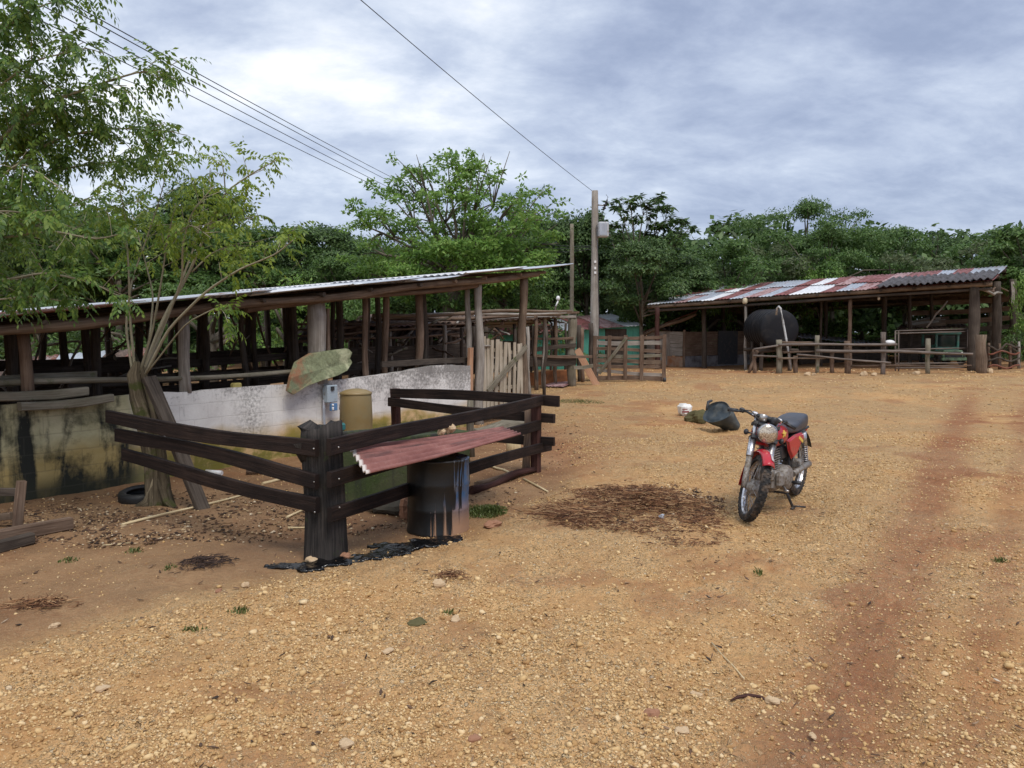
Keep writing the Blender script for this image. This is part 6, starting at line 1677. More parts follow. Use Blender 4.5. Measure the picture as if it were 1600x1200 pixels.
    for s in (-1, 1):
        mb = MB(); T = Matrix.Translation((.02, .10 * s, .31)) @ Matrix.Rotation(R(-90 * s), 4, 'X'); mb.lathe([(.12, -.02), (.118, .035), (.10, .055), (.05, .062), (.001, .062)], 22, T)
        mb.box((.19, .115 * s, .315), (.11, .07, .14), bev=.025); fin(mb, B, 'crankcase_cover', M['engine'], eng)
    cy = MB(); da = Vector((.10, 0, 1)).normalized()
    for k in range(9):
        c = Vector((.175, 0, .42)) + da * (.022 * k); cy.box(c, (.17 - .005 * abs(k - 4), .18 - .004 * abs(k - 4), .009), bev=.003)
    cy.box(Vector((.18, 0, .50)), (.11, .12, .20)); cy.box((.195, 0, .615), (.14, .13, .05), bev=.015); fin(cy, B, 'cylinder', M['engine'], eng)
    mb = MB(); mb.tube([(.10, 0, .56), (.02, .02, .56)], .025, 12); mb.box((.0, .03, .55), (.07, .07, .10), bev=.015); mb.tube([(-.03, .02, .56), (-.12, .02, .57)], .035, 12); fin(mb, B, 'carburettor', M['steel'], eng)
    # exhaust on the right, header forward
    mb = MB(); mb.tube([(.26, -.02, .53), (.33, -.05, .48), (.34, -.09, .36), (.28, -.12, .22), (.10, -.14, .18), (-.10, -.155, .19)], .018, 12); fin(mb, B, 'exhaust_pipe', M['chrome'])
    mb = MB(); mb.tube([(-.08, -.155, .19), (-.14, -.158, .20), (-.62, -.17, .29), (-.74, -.172, .315), (-.76, -.173, .32)], [.02, .038, .045, .043, .02], 16); fin(mb, B, 'muffler', M['chrome'])
    # rear end
    for s in (-1, 1):
        mb = MB(); mb.tube([(-.16, .085 * s, .29), (RA.x - .03, .095 * s, RA.z)], .017, 10); fin(mb, B, 'swingarm', M['black'])
        a, b2 = Vector((-.56, .125 * s, .35)), Vector((-.44, .13 * s, .70)); d = (b2 - a)
        mb = MB(); mb.tube([a, b2], .012, 10); mb.tube([a.lerp(b2, .55), b2], .028, 14)
        pts = []
        for i in range(90):
            t = i / 89; an = t * 2 * math.pi * 9; sd_, u_ = frame_of(d)
            pts.append(a.lerp(b2, .08 + .52 * t) + sd_ * math.cos(an) * .026 + u_ * math.sin(an) * .026)
        mb.tube(pts, .0045, 5); fin(mb, B, 'shock_absorber', M['chrome'])
        mb = MB(); mb.tube([(-.02, .08 * s, .27), (-.02, .24 * s, .265)], .012, 8); mb.tube([(-.02, .17 * s, .265), (-.02, .25 * s, .265)], .018, 10); fin(mb, B, 'footpeg', M['black'])
    mb = MB()
    mb.tube([(-.10, .14, .33), (-.30, .145, .345), (-.58, .145, .365)], [.03, .026, .034], 12); fin(mb, B, 'chain_case', M['engine'])
    mb = MB(); mb.tube([(.16, .13, .26), (.17, .17, .22), (.24, .19, .22)], .009, 8); mb.tube([(.235, .17, .225), (.235, .215, .225)], .012, 8); fin(mb, B, 'gear_lever', M['steel'])
    mb = MB(); mb.tube([(.04, -.13, .34), (.02, -.19, .40), (-.10, -.20, .50)], .009, 8); fin(mb, B, 'kick_starter', M['steel'])
    mb = MB(); vs = []
    for i in range(15):
        a = R(38 + 118 * i / 14)
        for k in range(7):
            u = -1 + 2 * k / 6; rr_ = .365 - .03 * abs(u) ** 2
            vs.append(RA + Vector((math.cos(a) * rr_ + 0, u * .07, math.sin(a) * rr_ + .02)))
    mb.add(vs, [[i * 7 + k, i * 7 + k + 1, (i + 1) * 7 + k + 1, (i + 1) * 7 + k] for i in range(14) for k in range(6)], None, 0, True); fin(mb, B, 'rear_fender', M['black'], solid=.004)
    mb = MB(); mb.box((-.78, 0, .70), (.05, .13, .07), bev=.015); fin(mb, B, 'tail_light', M['redpaint'])
    mb = MB()
    for s in (-1, 1):
        mb.tube([(-.03, .08 * s, .22), (-.05, .12 * s, .12), (-.06, .165 * s, .012)], .013, 10)
        mb.tube([(-.10, .165 * s, .010), (.0, .165 * s, .010)], .011, 8)
    mb.tube([(-.04, .10, .15), (-.04, -.10, .15)], .011, 8); mb.tube([(-.06, .165, .03), (-.13, .26, .02)], .008, 8); fin(mb, B, 'centre_stand', M['black'])
    mb = MB(); mb.box((-.02, 0, .54), (.16, .16, .14), bev=.02); fin(mb, B, 'air_box', M['black'])
motorcycle()

def tub_and_jug():
    p = G(1132, 672); m = plain_mat('blue_black_plastic', (0.030, 0.046, 0.060), .55, 0, (0.12, 0.13, 0.125), .35, 5)
    ax = Vector((-.66, -.30, .52)).normalized()
    T = Matrix.Translation(p + Vector((.17, .05, .09))) @ ax.to_track_quat('Z', 'Y').to_matrix().to_4x4() @ Matrix.Diagonal((1.12, .74, 1, 1))
    mb = MB(); mb.lathe([(.001, 0), (.13, 0), (.16, .02), (.19, .10), (.235, .22), (.27, .36), (.285, .44), (.295, .445), (.297, .46), (.286, .465), (.270, .435), (.235, .43), (.17, .455), (.09, .44), (.001, .46)], 36, T)
    for q in mb.v: q.z += .018 * math.sin(q.x * 19 + q.y * 13); q.x += .014 * math.sin(q.z * 23)
    vmin = min(v.z for v in mb.v)
    mb.xf(Matrix.Translation((0, 0, p.z - .045 - vmin)))
    r = empty('cut_tub', p, 'blue-black plastic tub lying tipped on the gravel behind the motorcycle', 'tub')
    mb.build('tub_body', m, r, sub=1)
    top = max(mb.v, key=lambda v: v.z - v.x * .5)
    MB().tube([W(1104, 640, p.y - .1), W(1107, 628, p.y), W(1112, 626, p.y + .1)], [.02, .028, .02], 10).build('handle', M['black'], r)
    # jug
    p = G(1070, 650); wm = plain_mat('milky_plastic', (0.80, 0.79, 0.76), .45, 0, (0.5, 0.4, 0.3), .2, 6)
    r = empty('plastic_jug', p, 'white plastic jug lying on the gravel left of the tub', 'jug')
    Mz = Matrix.Rotation(.25, 4, 'Z')
    MB().box(p + Vector((0, .02, .125)), (.25, .30, .25), M=Mz, bev=.055).build('jug_body', wm, r, sub=1)
    MB().box(p + Vector((-.015, -.137, .10)), (.15, .012, .03), M=Mz).build('label_band', plain_mat('dark_red_print', (.25, .05, .05), .6), r)
    MB().box(p + Vector((-.03, -.137, .15)), (.11, .012, .022), M=Mz).build('label_band', plain_mat('brown_print', (.30, .12, .10), .6), r)
    a = p + Vector((.03, .18, .15)); MB().tube([a, a + Vector((-.01, .05, .0)), a + Vector((-.012, .08, 0))], [.05, .03, .03], 14).build('neck', wm, r)
    tag(rock_at(G(1034, 811, .01), .028, M['greysheet'], 'small crumpled pale scrap lying on the straw heap', .8, name='plastic_scrap'), None, 'scrap')
    pts = [G(*q) + Vector((0, 0, .008)) for q in ((1142, 1097), (1152, 1092), (1170, 1089), (1188, 1092), (1203, 1099))]
    tag(MB().tube(pts, [.004, .008, .009, .008, .005], 7, 0, .3).build('root', M['redpost']), 'curved reddish root lying on the gravel left of a pink stone', 'root')
tub_and_jug()

# ---------------------------------------------------------------- trees and forest
G_DARK = leaf_mat('forest_leaves_dark', [(0.015, 0.034, 0.009), (0.032, 0.070, 0.016), (0.062, 0.118, 0.028), (0.12, 0.19, 0.06)], .25, .5)
G_MID = leaf_mat('forest_leaves_mid', [(0.020, 0.048, 0.010), (0.042, 0.095, 0.018), (0.075, 0.15, 0.030), (0.13, 0.21, 0.06)], .3, .5)
G_BRIGHT = leaf_mat('bright_leaves', [(0.035, 0.085, 0.012), (0.075, 0.165, 0.022), (0.13, 0.25, 0.04), (0.22, 0.34, 0.08)], .35, .5)
G_NEAR = leaf_mat('pinnate_leaves', [(0.024, 0.062, 0.013), (0.052, 0.118, 0.022), (0.095, 0.18, 0.032), (0.19, 0.27, 0.05)], .38, .42)
G_YOUNG = leaf_mat('young_pinnate_leaves', [(0.035, 0.080, 0.010), (0.085, 0.155, 0.018), (0.15, 0.235, 0.028), (0.27, 0.34, 0.05)], .40, .42)
G_OLIVE = leaf_mat('olive_leaves', [(0.025, 0.040, 0.014), (0.052, 0.075, 0.026), (0.09, 0.12, 0.045), (0.14, 0.17, 0.08)], .3, .5)
BARK = wood_mat('bark', (0.035, 0.030, 0.022), (0.10, 0.085, 0.065), (0.22, 0.19, 0.15), .95)
BARK_MOSS = wood_mat('mossy_bark', (0.020, 0.016, 0.011), (0.075, 0.058, 0.038), (0.22, 0.18, 0.12), .95, moss=(0.06, 0.065, 0.022), moss_amt=.3)
TWIG = wood_mat('pale_twig', (0.12, 0.105, 0.07), (0.27, 0.245, 0.17), (0.46, 0.42, 0.31), .9)

def leaves_from(c, d, nrm, L, Wd, fold=0.0):
    """rhombus leaves: c base (n,3), d unit dir, nrm unit normal, L, Wd (n,)"""
    s = np.cross(d, nrm); s /= np.linalg.norm(s, axis=1, keepdims=True) + 1e-9
    L = L[:, None]; Wd = Wd[:, None]
    up = np.cross(s, d)
    v = np.stack([c, c + d * L * .45 + s * Wd * .5 + up * Wd * fold, c + d * L, c + d * L * .45 - s * Wd * .5 + up * Wd * fold], 1)
    n = len(c)
    return v.reshape(-1, 3), np.arange(4 * n).reshape(n, 4)

def unit(v): return v / (np.linalg.norm(v, axis=-1, keepdims=True) + 1e-9)

def clump_cloud(rs, clumps, per, L, Wd, flat=.62, up_bias=.55):
    C = []; D = []; Nn = []; LL = []; WW = []
    for (c, r) in clumps:
        n = int(per * (r ** 2)); 
        q = unit(rs.normal(size=(n, 3))); q[:, 2] = np.where(q[:, 2] < -.25, -q[:, 2] * .6, q[:, 2])
        lump = 1 + .28 * np.sin(q[:, 0] * 4 + c[0] * 3) * np.cos(q[:, 1] * 5 + c[1]) + .15 * np.sin(q[:, 2] * 7 + c[2])
        rad = r * lump * rs.uniform(.55, 1.0, n) ** .6
        p = np.array(c) + q * rad[:, None] * np.array([1, 1, flat])
        nn = unit(q + np.array([0, 0, up_bias]) + rs.normal(scale=.45, size=(n, 3)))
        t = unit(np.cross(nn, rs.normal(size=(n, 3)))); t = unit(t + q * .5 + np.array([0, 0, -.35]))
        C.append(p); D.append(t); Nn.append(nn); LL.append(L * rs.uniform(.6, 1.25, n)); WW.append(Wd * rs.uniform(.7, 1.2, n))
    return leaves_from(np.concatenate(C), np.concatenate(D), np.concatenate(Nn), np.concatenate(LL), np.concatenate(WW))

def make_tree(seed, H, Wd, kind, leafmat, per=330, L=.26, lw=.13, nclump=46, trunk_h=.35, cr=(.75, 1.35), low=.0, limbs=12):
    rs = np.random.RandomState(seed); random.seed(seed)
    root = empty(kind, (0, 0, 0))
    cz, rz, rx = H * (.5 + trunk_h * .5), H * (.5 - trunk_h * .5), Wd / 2
    clumps = []
    for k in range(nclump):
        th = rs.uniform(0, 6.28); u = rs.uniform(-.75 - low, 1); f = rs.uniform(.62, .98)
        wob = 1 + .22 * math.sin(th * 2 + seed) + .14 * math.sin(th * 3 + seed * 2)
        q = math.sqrt(max(0, 1 - u * u)) * wob
        r = rs.uniform(*cr)
        clumps.append((np.array([math.cos(th) * q * rx * f, math.sin(th) * q * rx * f, cz + u * rz * f - r * .2]), r))
    V, Fc = clump_cloud(rs, clumps, per, L, lw)
    crown = np_mesh('crown', V, Fc, leafmat, root)
    tr = MB(); tr.tube([(0, 0, -.3), (.05, .02, H * .15), (-.05, .08, H * .32), (.04, .0, H * .5), (0, 0, H * .62)], [.24, .19, .16, .12, .07], 9, 0, .12)
    for (c, r) in clumps[:limbs]:
        z0 = rs.uniform(.28, .55) * H; a = Vector((0, 0, z0)); b = Vector(c)
        m1 = a.lerp(b, .5) + Vector((rs.uniform(-.3, .3), rs.uniform(-.3, .3), rs.uniform(-.2, .5)))
        tr.tube([a, m1, b], [.085, .06, .025], 6, 0, .1)
    tr.build('trunk', BARK, root)
    random.seed(seed + 99)
    return root

def copy_tree(root):
    c = root.copy(); COL.objects.link(c)
    for ch in root.children:
        k = ch.copy(); COL.objects.link(k); k.parent = c
    return c

protos = {
    'dark': (make_tree(11, 10, 7.5, 'forest_tree', G_DARK), 10, 7.5),
    'dark2': (make_tree(12, 10, 6.0, 'forest_tree', G_DARK, nclump=40, trunk_h=.25), 10, 6.0),
    'mid': (make_tree(13, 10, 7.0, 'forest_tree', G_MID, nclump=44), 10, 7.0),
    'round': (make_tree(14, 9, 8.0, 'forest_tree', G_MID, nclump=60, L=.20, lw=.09, per=480, cr=(.7, 1.1)), 9, 8.0),
    'olive': (make_tree(15, 9, 7.0, 'forest_tree', G_OLIVE, nclump=34, per=240, cr=(.6, 1.1)), 9, 7.0),
    'airy': (make_tree(16, 10, 7.5, 'forest_tree', G_DARK, nclump=30, per=330, cr=(.45, .85), trunk_h=.55, limbs=26), 10, 7.5),
    'bush': (make_tree(17, 3.2, 4.2, 'shrub', G_MID, nclump=22, per=420, L=.17, lw=.08, trunk_h=.05, cr=(.45, .8), limbs=6), 3.2, 4.2),
    'brightbush': (make_tree(18, 3.2, 4.2, 'shrub', G_BRIGHT, nclump=22, per=420, L=.16, lw=.08, trunk_h=.05, cr=(.4, .75), limbs=6), 3.2, 4.2),
}
used = set()
def place_tree(kind, px, top, y, width_px, label, cat='tree', group='trees of the forest edge', rot=None):
    root, H0, W0 = protos[kind]
    o = root if kind not in used else copy_tree(root); used.add(kind)
    b = gz(px, 560, y); b.z -= .1
    zt = EYE + (520 - top) / F * y
    sz = (zt - b.z) / H0; sx = width_px * y / F / W0
    o.location = b; o.scale = (sx, sx, sz); o.rotation_euler = (0, 0, rot if rot is not None else random.uniform(0, 6.28))
    o['label'] = label; o['category'] = cat; o['group'] = group
    return o

TREES = [
    # kind, column, top row, depth, width in photo px, label
    ('dark', -70, 290, 33, 260, 'dark forest tree at the left edge behind the near leafy trees'),
    ('mid', 70, 300, 37, 250, 'mid green forest tree behind the left leafy branches'),
    ('mid', 190, 318, 35, 230, 'dark forest tree behind the multi-stemmed near tree'),
    ('dark2', 322, 284, 38, 190, 'tall dark forest tree showing above the near tree crown'),
    ('mid', 415, 338, 36, 200, 'green forest tree right of the tall dark one at upper left'),
    ('dark', 500, 352, 38, 190, 'rounded forest tree just left of the big bright tree'),
    ('mid', 556, 388, 34, 120, 'small green forest tree at the left foot of the big bright tree'),
    ('mid', 790, 345, 33, 150, 'green forest tree under the right side of the big bright tree'),
    ('dark', 865, 345, 37, 170, 'dark forest tree between the big bright tree and the short pole'),
    ('dark2', 915, 326, 36, 120, 'dark forest tree directly behind the tall utility pole'),
    ('mid', 985, 352, 39, 170, 'dark forest tree behind the big-leaved airy tree'),
    ('dark', 1002, 372, 31, 140, 'dark leafy tree in front of the big-leaved airy tree trunk'),
    ('dark2', 1060, 395, 34, 130, 'dark tree left of the vine-draped tree'),
    ('mid', 1130, 366, 35, 150, 'vine-draped green tree above the left end of the farm shed'),
    ('olive', 1195, 370, 38, 140, 'dark tree right of the vine-draped tree'),
    ('round', 1250, 306, 41, 175, 'tall round-topped tree rising highest above the farm shed'),
    ('round', 1300, 343, 38, 175, 'dense round dark tree below and right of the tall round-topped tree'),
    ('mid', 1385, 345, 43, 130, 'leafy tree standing right of the dense round tree'),
    ('airy', 1445, 358, 45, 130, 'loose flat-topped tree above the middle of the patchwork roof'),
    ('olive', 1410, 388, 36, 150, 'olive brown thin-leaved tree over the patchwork roof'),
    ('mid', 1505, 372, 42, 130, 'low dark tree above the right part of the patchwork roof'),
    ('olive', 1545, 366, 34, 160, 'greyish olive tree at upper right above the shed end'),
    ('mid', 1625, 335, 31, 170, 'tall green tree cut by the right edge of the view'),
    ('dark', 1700, 345, 36, 200, 'dark tree beyond the right edge tree'),
    ('dark2', 610, 380, 37, 160, 'dark forest tree behind the left half of the big bright tree'),
    ('dark', 715, 370, 40, 230, 'dark forest tree straight behind the big bright tree'),
]
SHRUBS = [
    ('bush', 60, 445, 24, 190, 'green shrub behind the low rusty roofs at far left'),
    ('bush', 200, 455, 25, 180, 'green shrub behind the near tree, over the tin roof'),
    ('bush', 330, 428, 26, 190, 'dense green shrub behind the roof near the pale slender stems'),
    ('brightbush', 450, 432, 28, 170, 'light green shrub behind the roof left of the big bright tree'),
    ('bush', 560, 440, 27, 130, 'green shrub above the roof line below the big bright tree'),
    ('bush', 700, 448, 29, 170, 'shadowy shrub under the big bright tree'),
    ('bush', 830, 440, 30, 130, 'green shrub just behind the high right end of the tin roof'),
    ('bush', 985, 455, 34, 110, 'leafy shrub right of the tall utility pole'),
    ('bush', 1045, 440, 33, 110, 'green shrub above the turquoise building roof end'),
    ('brightbush', 1095, 440, 34, 80, 'light green shrub touching the left end of the patchwork roof'),
    ('bush', 1165, 415, 34, 110, 'mid green shrub above the left part of the patchwork roof'),
    ('brightbush', 1280, 398, 36, 100, 'bright yellow-green shrub above the middle of the patchwork roof'),
    ('bush', 1345, 495, 36, 160, 'green shrub seen through the middle bays of the farm shed'),
    ('bush', 1265, 490, 37, 150, 'green shrub seen through the farm shed right of the tank'),
    ('bush', 1475, 498, 38, 160, 'green shrub seen behind the tractor shed bays'),
    ('bush', 1592, 500, 28, 70, 'green shrub at the right edge beside the shed end'),
    ('brightbush', 1612, 420, 26, 70, 'tall light green shrub at the right edge'),
]
for k, px, top, y, w, lb in TREES: place_tree(k, px, top, y, w, lb)
for k, px, top, y, w, lb in SHRUBS: place_tree(k, px, top, y, w, lb, 'shrub', 'shrubs at the forest edge')

def big_tree():
    rs = np.random.RandomState(5); random.seed(5)
    Y = 30.0; base = gz(700, 560, Y)
    root = empty('big_tree', base, 'big bright green spreading tree with visible limbs at the centre of the forest edge', 'tree', 'trees of the forest edge')
    lobes = [(590, 335, 1.0), (575, 380, .8), (610, 300, .8), (640, 275, .8), (665, 262, .7), (700, 256, .8), (740, 262, .8), (770, 275, .6), (655, 310, .9), (700, 300, .9), (745, 300, .9), (790, 320, .8), (820, 315, .65), (840, 340, .7),
             (805, 355, .9), (765, 345, .9), (720, 350, .9), (680, 350, .7), (635, 350, .9), (600, 400, .9), (640, 400, .8), (690, 395, .8), (745, 380, 1.0), (790, 390, 1.0), (830, 380, .8), (855, 372, .5), (575, 420, .8), (620, 440, .9), (670, 440, .8), (730, 430, 1.0), (790, 430, .9), (565, 345, .5), (640, 262, .5), (780, 262, .3), (815, 300, .4), (845, 322, .4)]
    clumps = []; tr = MB()
    fork = W(708, 412, Y)
    tr.tube([base - Vector((0, 0, .3)), W(706, 480, Y), W(710, 440, Y), fork], [.42, .34, .30, .26], 12, 0, .15)
    for (px, py, r) in lobes:
        y = Y + rs.uniform(-2.2, 2.2); c = W(px, py + 6, y)
        clumps.append((np.array(c[:]), r * .66))
        for _ in range(6):
            p = c + Vector(rs.uniform(-1, 1, 3) * np.array([1.0, 1.1, .65]))
            clumps.append((np.array(p[:]), r * rs.uniform(.25, .5)))
        st = fork.lerp(W(708, 440, Y), rs.uniform(0, .8)); m1 = st.lerp(c, .35) + Vector((0, 0, -.1)) + Vector(rs.uniform(-.3, .3, 3)); m2 = st.lerp(c, .7) + Vector(rs.uniform(-.3, .3, 3))
        tr.tube([st, m1, m2, c], [.085, .06, .04, .015], 7, 0, .12)
        for _ in range(3):
            q = c + Vector(rs.uniform(-1, 1, 3) * .9); tr.tube([m2, m2.lerp(q, .5) + Vector((0, 0, .1)), q], [.035, .022, .01], 5)
    for _ in range(26):
        c = W(rs.uniform(590, 850), rs.uniform(385, 450), Y - rs.uniform(1, 3)); clumps.append((np.array(c[:]), rs.uniform(.4, .8)))
    V, Fc = clump_cloud(rs, clumps, 560, .20, .09, .7)
    np_mesh('crown', V, Fc, G_BRIGHT, root)
    tr.build('trunk', BARK, root)
big_tree()

def tuft_tree():
    rs = np.random.RandomState(6)
    Y = 33.0; base = gz(1000, 560, Y)
    root = empty('big_leaved_tree', base, 'airy tree with tufts of large leaves on bare branches right of the utility pole', 'tree', 'trees of the forest edge')
    tips = [(945, 345), (965, 322), (985, 318), (1008, 316), (1030, 312), (1042, 328), (1015, 338), (1060, 345), (1070, 348), (1035, 352), (990, 345), (1050, 372), (1066, 368), (1022, 365), (970, 352), (1000, 372), (1058, 388), (1035, 390), (955, 372), (978, 385)]
    tr = MB(); fork = W(1000, 440, Y)
    tr.tube([base, W(998, 480, Y), fork], [.22, .18, .14], 9)
    C = []; D = []; N_ = []; L = []; Wd = []
    for (px, py) in tips:
        t = W(px, py, Y + rs.uniform(-1.5, 1.5)); m1 = fork.lerp(t, .5) + Vector(rs.uniform(-.3, .3, 3)) - Vector((0, 0, .15))
        tr.tube([fork.lerp(W(1000, 395, Y), rs.uniform(0, 1)), m1, t], [.045, .03, .015], 6)
        for g in range(5):
            c = t + Vector(rs.uniform(-.42, .42, 3)) * (g > 0)
            tr.tube([t.lerp(m1, .3), c], .012, 4)
            for k in range(26):
                a = rs.uniform(0, 6.28); e = rs.uniform(-.6, .5); d = np.array([math.cos(a) * math.cos(e), math.sin(a) * math.cos(e), math.sin(e)])
                C.append(np.array(c[:]) + d * .05); D.append(unit(d + np.array([0, 0, -.25]))); N_.append(unit(np.array([0, 0, 1.0]) + rs.normal(scale=.3, size=3))); L.append(rs.uniform(.2, .38)); Wd.append(rs.uniform(.09, .13))
    V, Fc = leaves_from(np.array(C), np.array(D), np.array(N_), np.array(L), np.array(Wd))
    np_mesh('crown', V, Fc, G_DARK, root); tr.build('trunk', BARK, root)
tuft_tree()

def forest_mass():
    rs = np.random.RandomState(9); clumps = []
    for row, (y0, hh) in enumerate(((45, 5.4), (49, 7.0), (55, 8.1))):
        for x in np.arange(-62, 62, 1.9):
            y = y0 + rs.uniform(-2, 2) - abs(x) * .12
            h = hh * (1 + .16 * float(vnoise(x * .13, row, 5)))
            z = .6
            while z < h:
                r = rs.uniform(1.1, 1.7); clumps.append((np.array([x + rs.uniform(-1, 1), y + rs.uniform(-1.2, 1.2), z]), r)); z += r * .95
    V, Fc = clump_cloud(rs, clumps, 100, .55, .32, .75)
    tag(np_mesh('forest', V, Fc, G_DARK), 'dark mass of forest filling the gaps behind the edge trees', 'forest', kind='stuff')
    # weeds in front of it at the foot of the forest
    clumps = []
    for x in np.arange(-34, 30, .9):
        y = 33 + rs.uniform(-1.5, 3) + (2.5 if x > 3 else 0); clumps.append((np.array([x, y, .35 + rs.uniform(0, .8)]), rs.uniform(.5, 1.1)))
    V, Fc = clump_cloud(rs, clumps, 330, .22, .10, .8)
    tag(np_mesh('undergrowth', V, Fc, G_DARK), 'dark undergrowth along the foot of the forest behind the sheds', 'undergrowth', kind='stuff')
forest_mass()

def near_trees():
    rs = np.random.RandomState(21)
    class Acc:
        def __init__(self): self.c, self.d, self.n, self.l, self.w = [], [], [], [], []
    def compound(acc, p, d, twigs, size=1.0):
        """one pinnate leaf drooping from p"""
        n = rs.randint(4, 7); Lr = .17 * size * rs.uniform(.7, 1.25); d = np.array(d, float)
        step = Lr / n; pos = np.array(p[:], float)
        side = unit(np.cross(d, np.array([0, 0, 1.0])) + rs.normal(scale=.2, size=3))
        for k in range(n + 1):
            d = unit(d + np.array([0, 0, -.16])); pos = pos + d * step
            upn = unit(np.cross(side, d))
            if upn[2] < 0: upn = -upn
            for s in ((-1, 1) if k < n else (0,)):
                ld = unit(side * s * .9 + d * (.55 if s else 1) + np.array([0, 0, -.75]) + rs.normal(scale=.16, size=3))
                acc.c.append(pos.copy()); acc.d.append(ld); acc.n.append(unit(upn + rs.normal(scale=.3, size=3)))
                acc.l.append(rs.uniform(.042, .074) * size); acc.w.append(rs.uniform(.019, .030) * size)
    def branch(acc, tr, path, r0, r1, start=.35, every=.09, tl=(.2, .5), leafy=1.0, updir=.15):
        pts = [W(*q) for q in path]
        # smooth the path
        fine = []
        for i in range(len(pts) - 1):
            for k in range(4): fine.append(pts[i].lerp(pts[i + 1], k / 4))
        fine.append(pts[-1]); sm = [fine[0]] + [(fine[i - 1] + fine[i] * 2 + fine[i + 1]) / 4 for i in range(1, len(fine) - 1)] + [fine[-1]]
        n = len(sm); tr.tube(sm, [r0 + (r1 - r0) * i / (n - 1) for i in range(n)], 7, 0, .06)
        tot = sum((sm[i + 1] - sm[i]).length for i in range(n - 1)); s = 0
        nxt = start * tot
        for i in range(n - 1):
            seg = sm[i + 1] - sm[i]; L = seg.length
            while nxt <= s + L:
                p = sm[i].lerp(sm[i + 1], (nxt - s) / L); dr = seg.normalized()
                rnd = Vector(rs.normal(size=3)); rnd.z *= .5
                d = (dr * .8 + rnd.normalized() * .9 + Vector((0, 0, updir))).normalized()
                tlen = rs.uniform(*tl) * (1.1 - .4 * nxt / tot)
                q = p; tp = [p]
                k = 0
                while k * .045 < tlen:
                    d = (d + Vector(rs.normal(scale=.08, size=3)) + Vector((0, 0, -.02))).normalized()
                    q = q + d * .045; tp.append(q); k += 1
                    if k > 1 and rs.rand() < leafy:
                        h = Vector(rs.normal(size=3)); ld = (d * .5 + h.normalized()).normalized()
                        compound(acc, q, ld, tr)
                compound(acc, q, d, tr)
                tr.tube(tp[::3] + [tp[-1]] if len(tp) % 3 != 1 else tp[::3], .0035, 4, caps=False) if len(tp) > 4 else None
                nxt += every * rs.uniform(.6, 1.4)
            s += L
    def finish(acc, tr, root, extra, lm=None):
        V, Fc = leaves_from(np.array(acc.c), np.array(acc.d), np.array(acc.n), np.array(acc.l), np.array(acc.w), .12)
        np_mesh('crown', V, Fc, lm or G_NEAR, root)
        tr.build('branches', TWIG, root); extra.build('trunk', BARK_MOSS, root)
    # the multi-stemmed tree in front of the wall
    base = ground_at(W(248, 775, 8.05).x, 8.05)
    A = empty('leafy_tree', base, 'multi-stemmed young leafy tree with gnarled trunk growing in front of the wall', 'tree')
    acc, tr, ex = Acc(), MB(), MB()
    ex.tube([base - Vector((0.05, 0, .15)), base + Vector((-.03, 0, .03)), W(242, 720, 8.05), W(232, 660, 8.05), W(218, 620, 8.05), W(212, 585, 8.05), W(214, 565, 8.05)], [.12, .088, .078, .074, .068, .06, .025], 18, 0, .5)
    ex.tube([base + Vector((.14, -.02, -.1)), base + Vector((.07, 0, .15)), W(250, 690, 8.0), W(240, 640, 8.0), W(226, 590, 8.05), W(222, 572, 8.05)], [.065, .052, .045, .04, .036, .02], 14, 0, .4)
    ex.tube([base + Vector((.24, -.12, -.03)), base + Vector((.11, -.05, .05)), base + Vector((.02, 0, .28))], [.025, .05, .05], 10, 0, .4)
    ex.tube([base + Vector((-.22, -.08, -.03)), base + Vector((-.10, -.04, .04)), base + Vector((-.02, 0, .28))], [.025, .05, .05], 10, 0, .4)
    
    paths = [
        ([(212, 590, 8.05), (203, 500, 8.1), (201, 420, 8.0), (196, 340, 8.1), (185, 285, 8.1)], .016, .5),
        ([(208, 590, 8.05), (196, 510, 8.1), (205, 440, 8.2), (230, 370, 8.3), (250, 310, 8.3), (262, 262, 8.2)], .014, .45),
        ([(218, 585, 8.05), (240, 510, 7.95), (252, 440, 7.9), (262, 370, 7.9), (275, 318, 7.8)], .015, .5),
        ([(222, 585, 8.05), (254, 500, 8.1), (296, 425, 8.2), (328, 350, 8.2), (352, 300, 8.1), (392, 272, 8.0), (432, 250, 7.9)], .022, .42),
        ([(226, 588, 8.05), (262, 515, 7.8), (322, 455, 7.6), (375, 420, 7.4), (430, 398, 7.3), (462, 372, 7.2)], .018, .48),
        ([(216, 590, 8.05), (234, 530, 8.3), (240, 460, 8.5), (222, 390, 8.7), (205, 330, 8.8)], .014, .5),
        
        ([(224, 588, 8.05), (268, 480, 8.4), (302, 390, 8.6), (318, 330, 8.6), (318, 300, 8.6)], .016, .5),
        ([(222, 588, 8.05), (250, 520, 8.2), (285, 440, 8.0), (285, 380, 7.8), (300, 330, 7.7), (335, 290, 7.6)], .015, .5),
        ([(228, 585, 8.05), (290, 505, 7.5), (335, 482, 7.3), (358, 478, 7.2)], .009, .82),
        ([(322, 360, 8.2), (350, 350, 8.2), (385, 340, 8.1), (410, 345, 8.0)], .009, .2),
        ([(300, 425, 8.2), (330, 395, 8.3), (370, 380, 8.4), (400, 378, 8.4)], .009, .25),
        ([(352, 300, 8.1), (350, 270, 8.1), (345, 248, 8.1)], .008, .35),
        ([(262, 370, 7.9), (300, 350, 7.7), (330, 372, 7.6)], .008, .2),
    ]
    for p, r0, st in paths: branch(acc, tr, p, r0, .004, min(.86, st + .14), .086, (.12, .34), leafy=.9)
    finish(acc, tr, A, ex, G_YOUNG)
    # a second tree whose trunk stands just outside the left edge
    bx = W(-190, 775, 7.6); base = ground_at(bx.x, bx.y)
    Bt = empty('leafy_tree', base, 'leafy tree reaching in from the left edge with drooping feathery branches', 'tree')
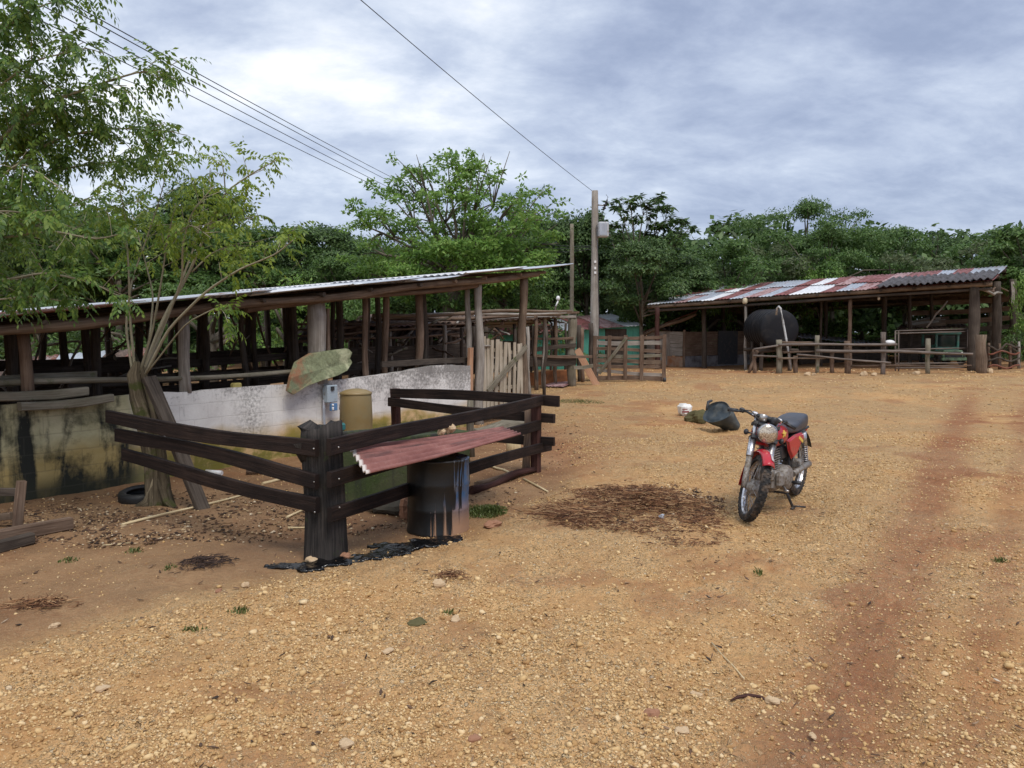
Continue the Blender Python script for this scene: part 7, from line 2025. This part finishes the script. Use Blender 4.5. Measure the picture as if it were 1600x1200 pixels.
    acc, tr, ex = Acc(), MB(), MB()
    ex.tube([base - Vector((0, 0, .2)), W(-195, 650, 7.6), W(-180, 520, 7.6), W(-150, 420, 7.6), W(-130, 320, 7.6), W(-110, 220, 7.5), W(-90, 110, 7.5), W(-70, 0, 7.4)], [.2, .16, .14, .12, .09, .07, .05, .03], 14, 0, .2)
    paths = [
        ([(-110, 320, 7.6), (-30, 250, 7.4), (50, 170, 7.2), (130, 140, 7.1), (215, 112, 7.0), (262, 112, 7.0)], .022, .30),
        ([(-110, 350, 7.6), (-10, 280, 7.6), (90, 215, 7.5), (170, 200, 7.4), (272, 205, 7.3)], .020, .28),
        ([(-100, 270, 7.5), (-20, 150, 7.2), (50, 95, 7.0), (135, 75, 6.9)], .016, .25),
        ([(-90, 180, 7.5), (-20, 60, 7.0), (60, 10, 6.9), (120, -6, 6.8)], .014, .3),
        ([(-80, 100, 7.4), (-10, 40, 7.2), (52, 28, 7.1)], .012, .2),
        ([(-120, 380, 7.6), (0, 310, 7.8), (100, 262, 7.9), (200, 250, 7.9), (262, 242, 7.8)], .020, .25),
        ([(-130, 400, 7.6), (0, 372, 7.4), (80, 360, 7.2), (150, 375, 7.1), (210, 360, 7.1)], .018, .2),
        ([(-140, 430, 7.6), (0, 440, 7.2), (70, 425, 7.0), (140, 440, 6.9), (185, 462, 6.9)], .018, .2),
        ([(-150, 460, 7.6), (-20, 470, 7.3), (50, 462, 7.2), (95, 470, 7.1)], .012, .5),
        ([(-130, 400, 7.6), (-10, 400, 8.2), (90, 330, 8.4), (160, 300, 8.5)], .016, .2),
        ([(-110, 300, 7.5), (-30, 210, 7.8), (20, 190, 7.9), (70, 235, 8.0)], .014, .2),
        ([(-110, 330, 7.5), (-20, 300, 7.0), (30, 250, 6.8), (90, 290, 6.7)], .014, .2),
        ([(-110, 300, 7.5), (-40, 330, 6.8), (30, 330, 6.6), (80, 350, 6.6)], .014, .2),
        ([(-100, 230, 7.5), (-30, 130, 7.8), (10, 100, 8.0), (30, 210, 8.1)], .014, .25),
        ([(-130, 410, 7.6), (-20, 350, 8.6), (60, 400, 8.8), (140, 340, 8.9), (230, 310, 9)], .014, .2),
        
        ([(60, 120, 7.2), (90, 150, 7.3), (150, 160, 7.3)], .008, .1),
        ([(0, 140, 7.4), (40, 200, 7.4), (100, 180, 7.4)], .008, .1),
    ]
    for p, r0, st in paths: branch(acc, tr, p, r0, .004, st, .046 if p[-1][1] < 290 else .07, (.12, .34))
    finish(acc, tr, Bt, ex)
near_trees()
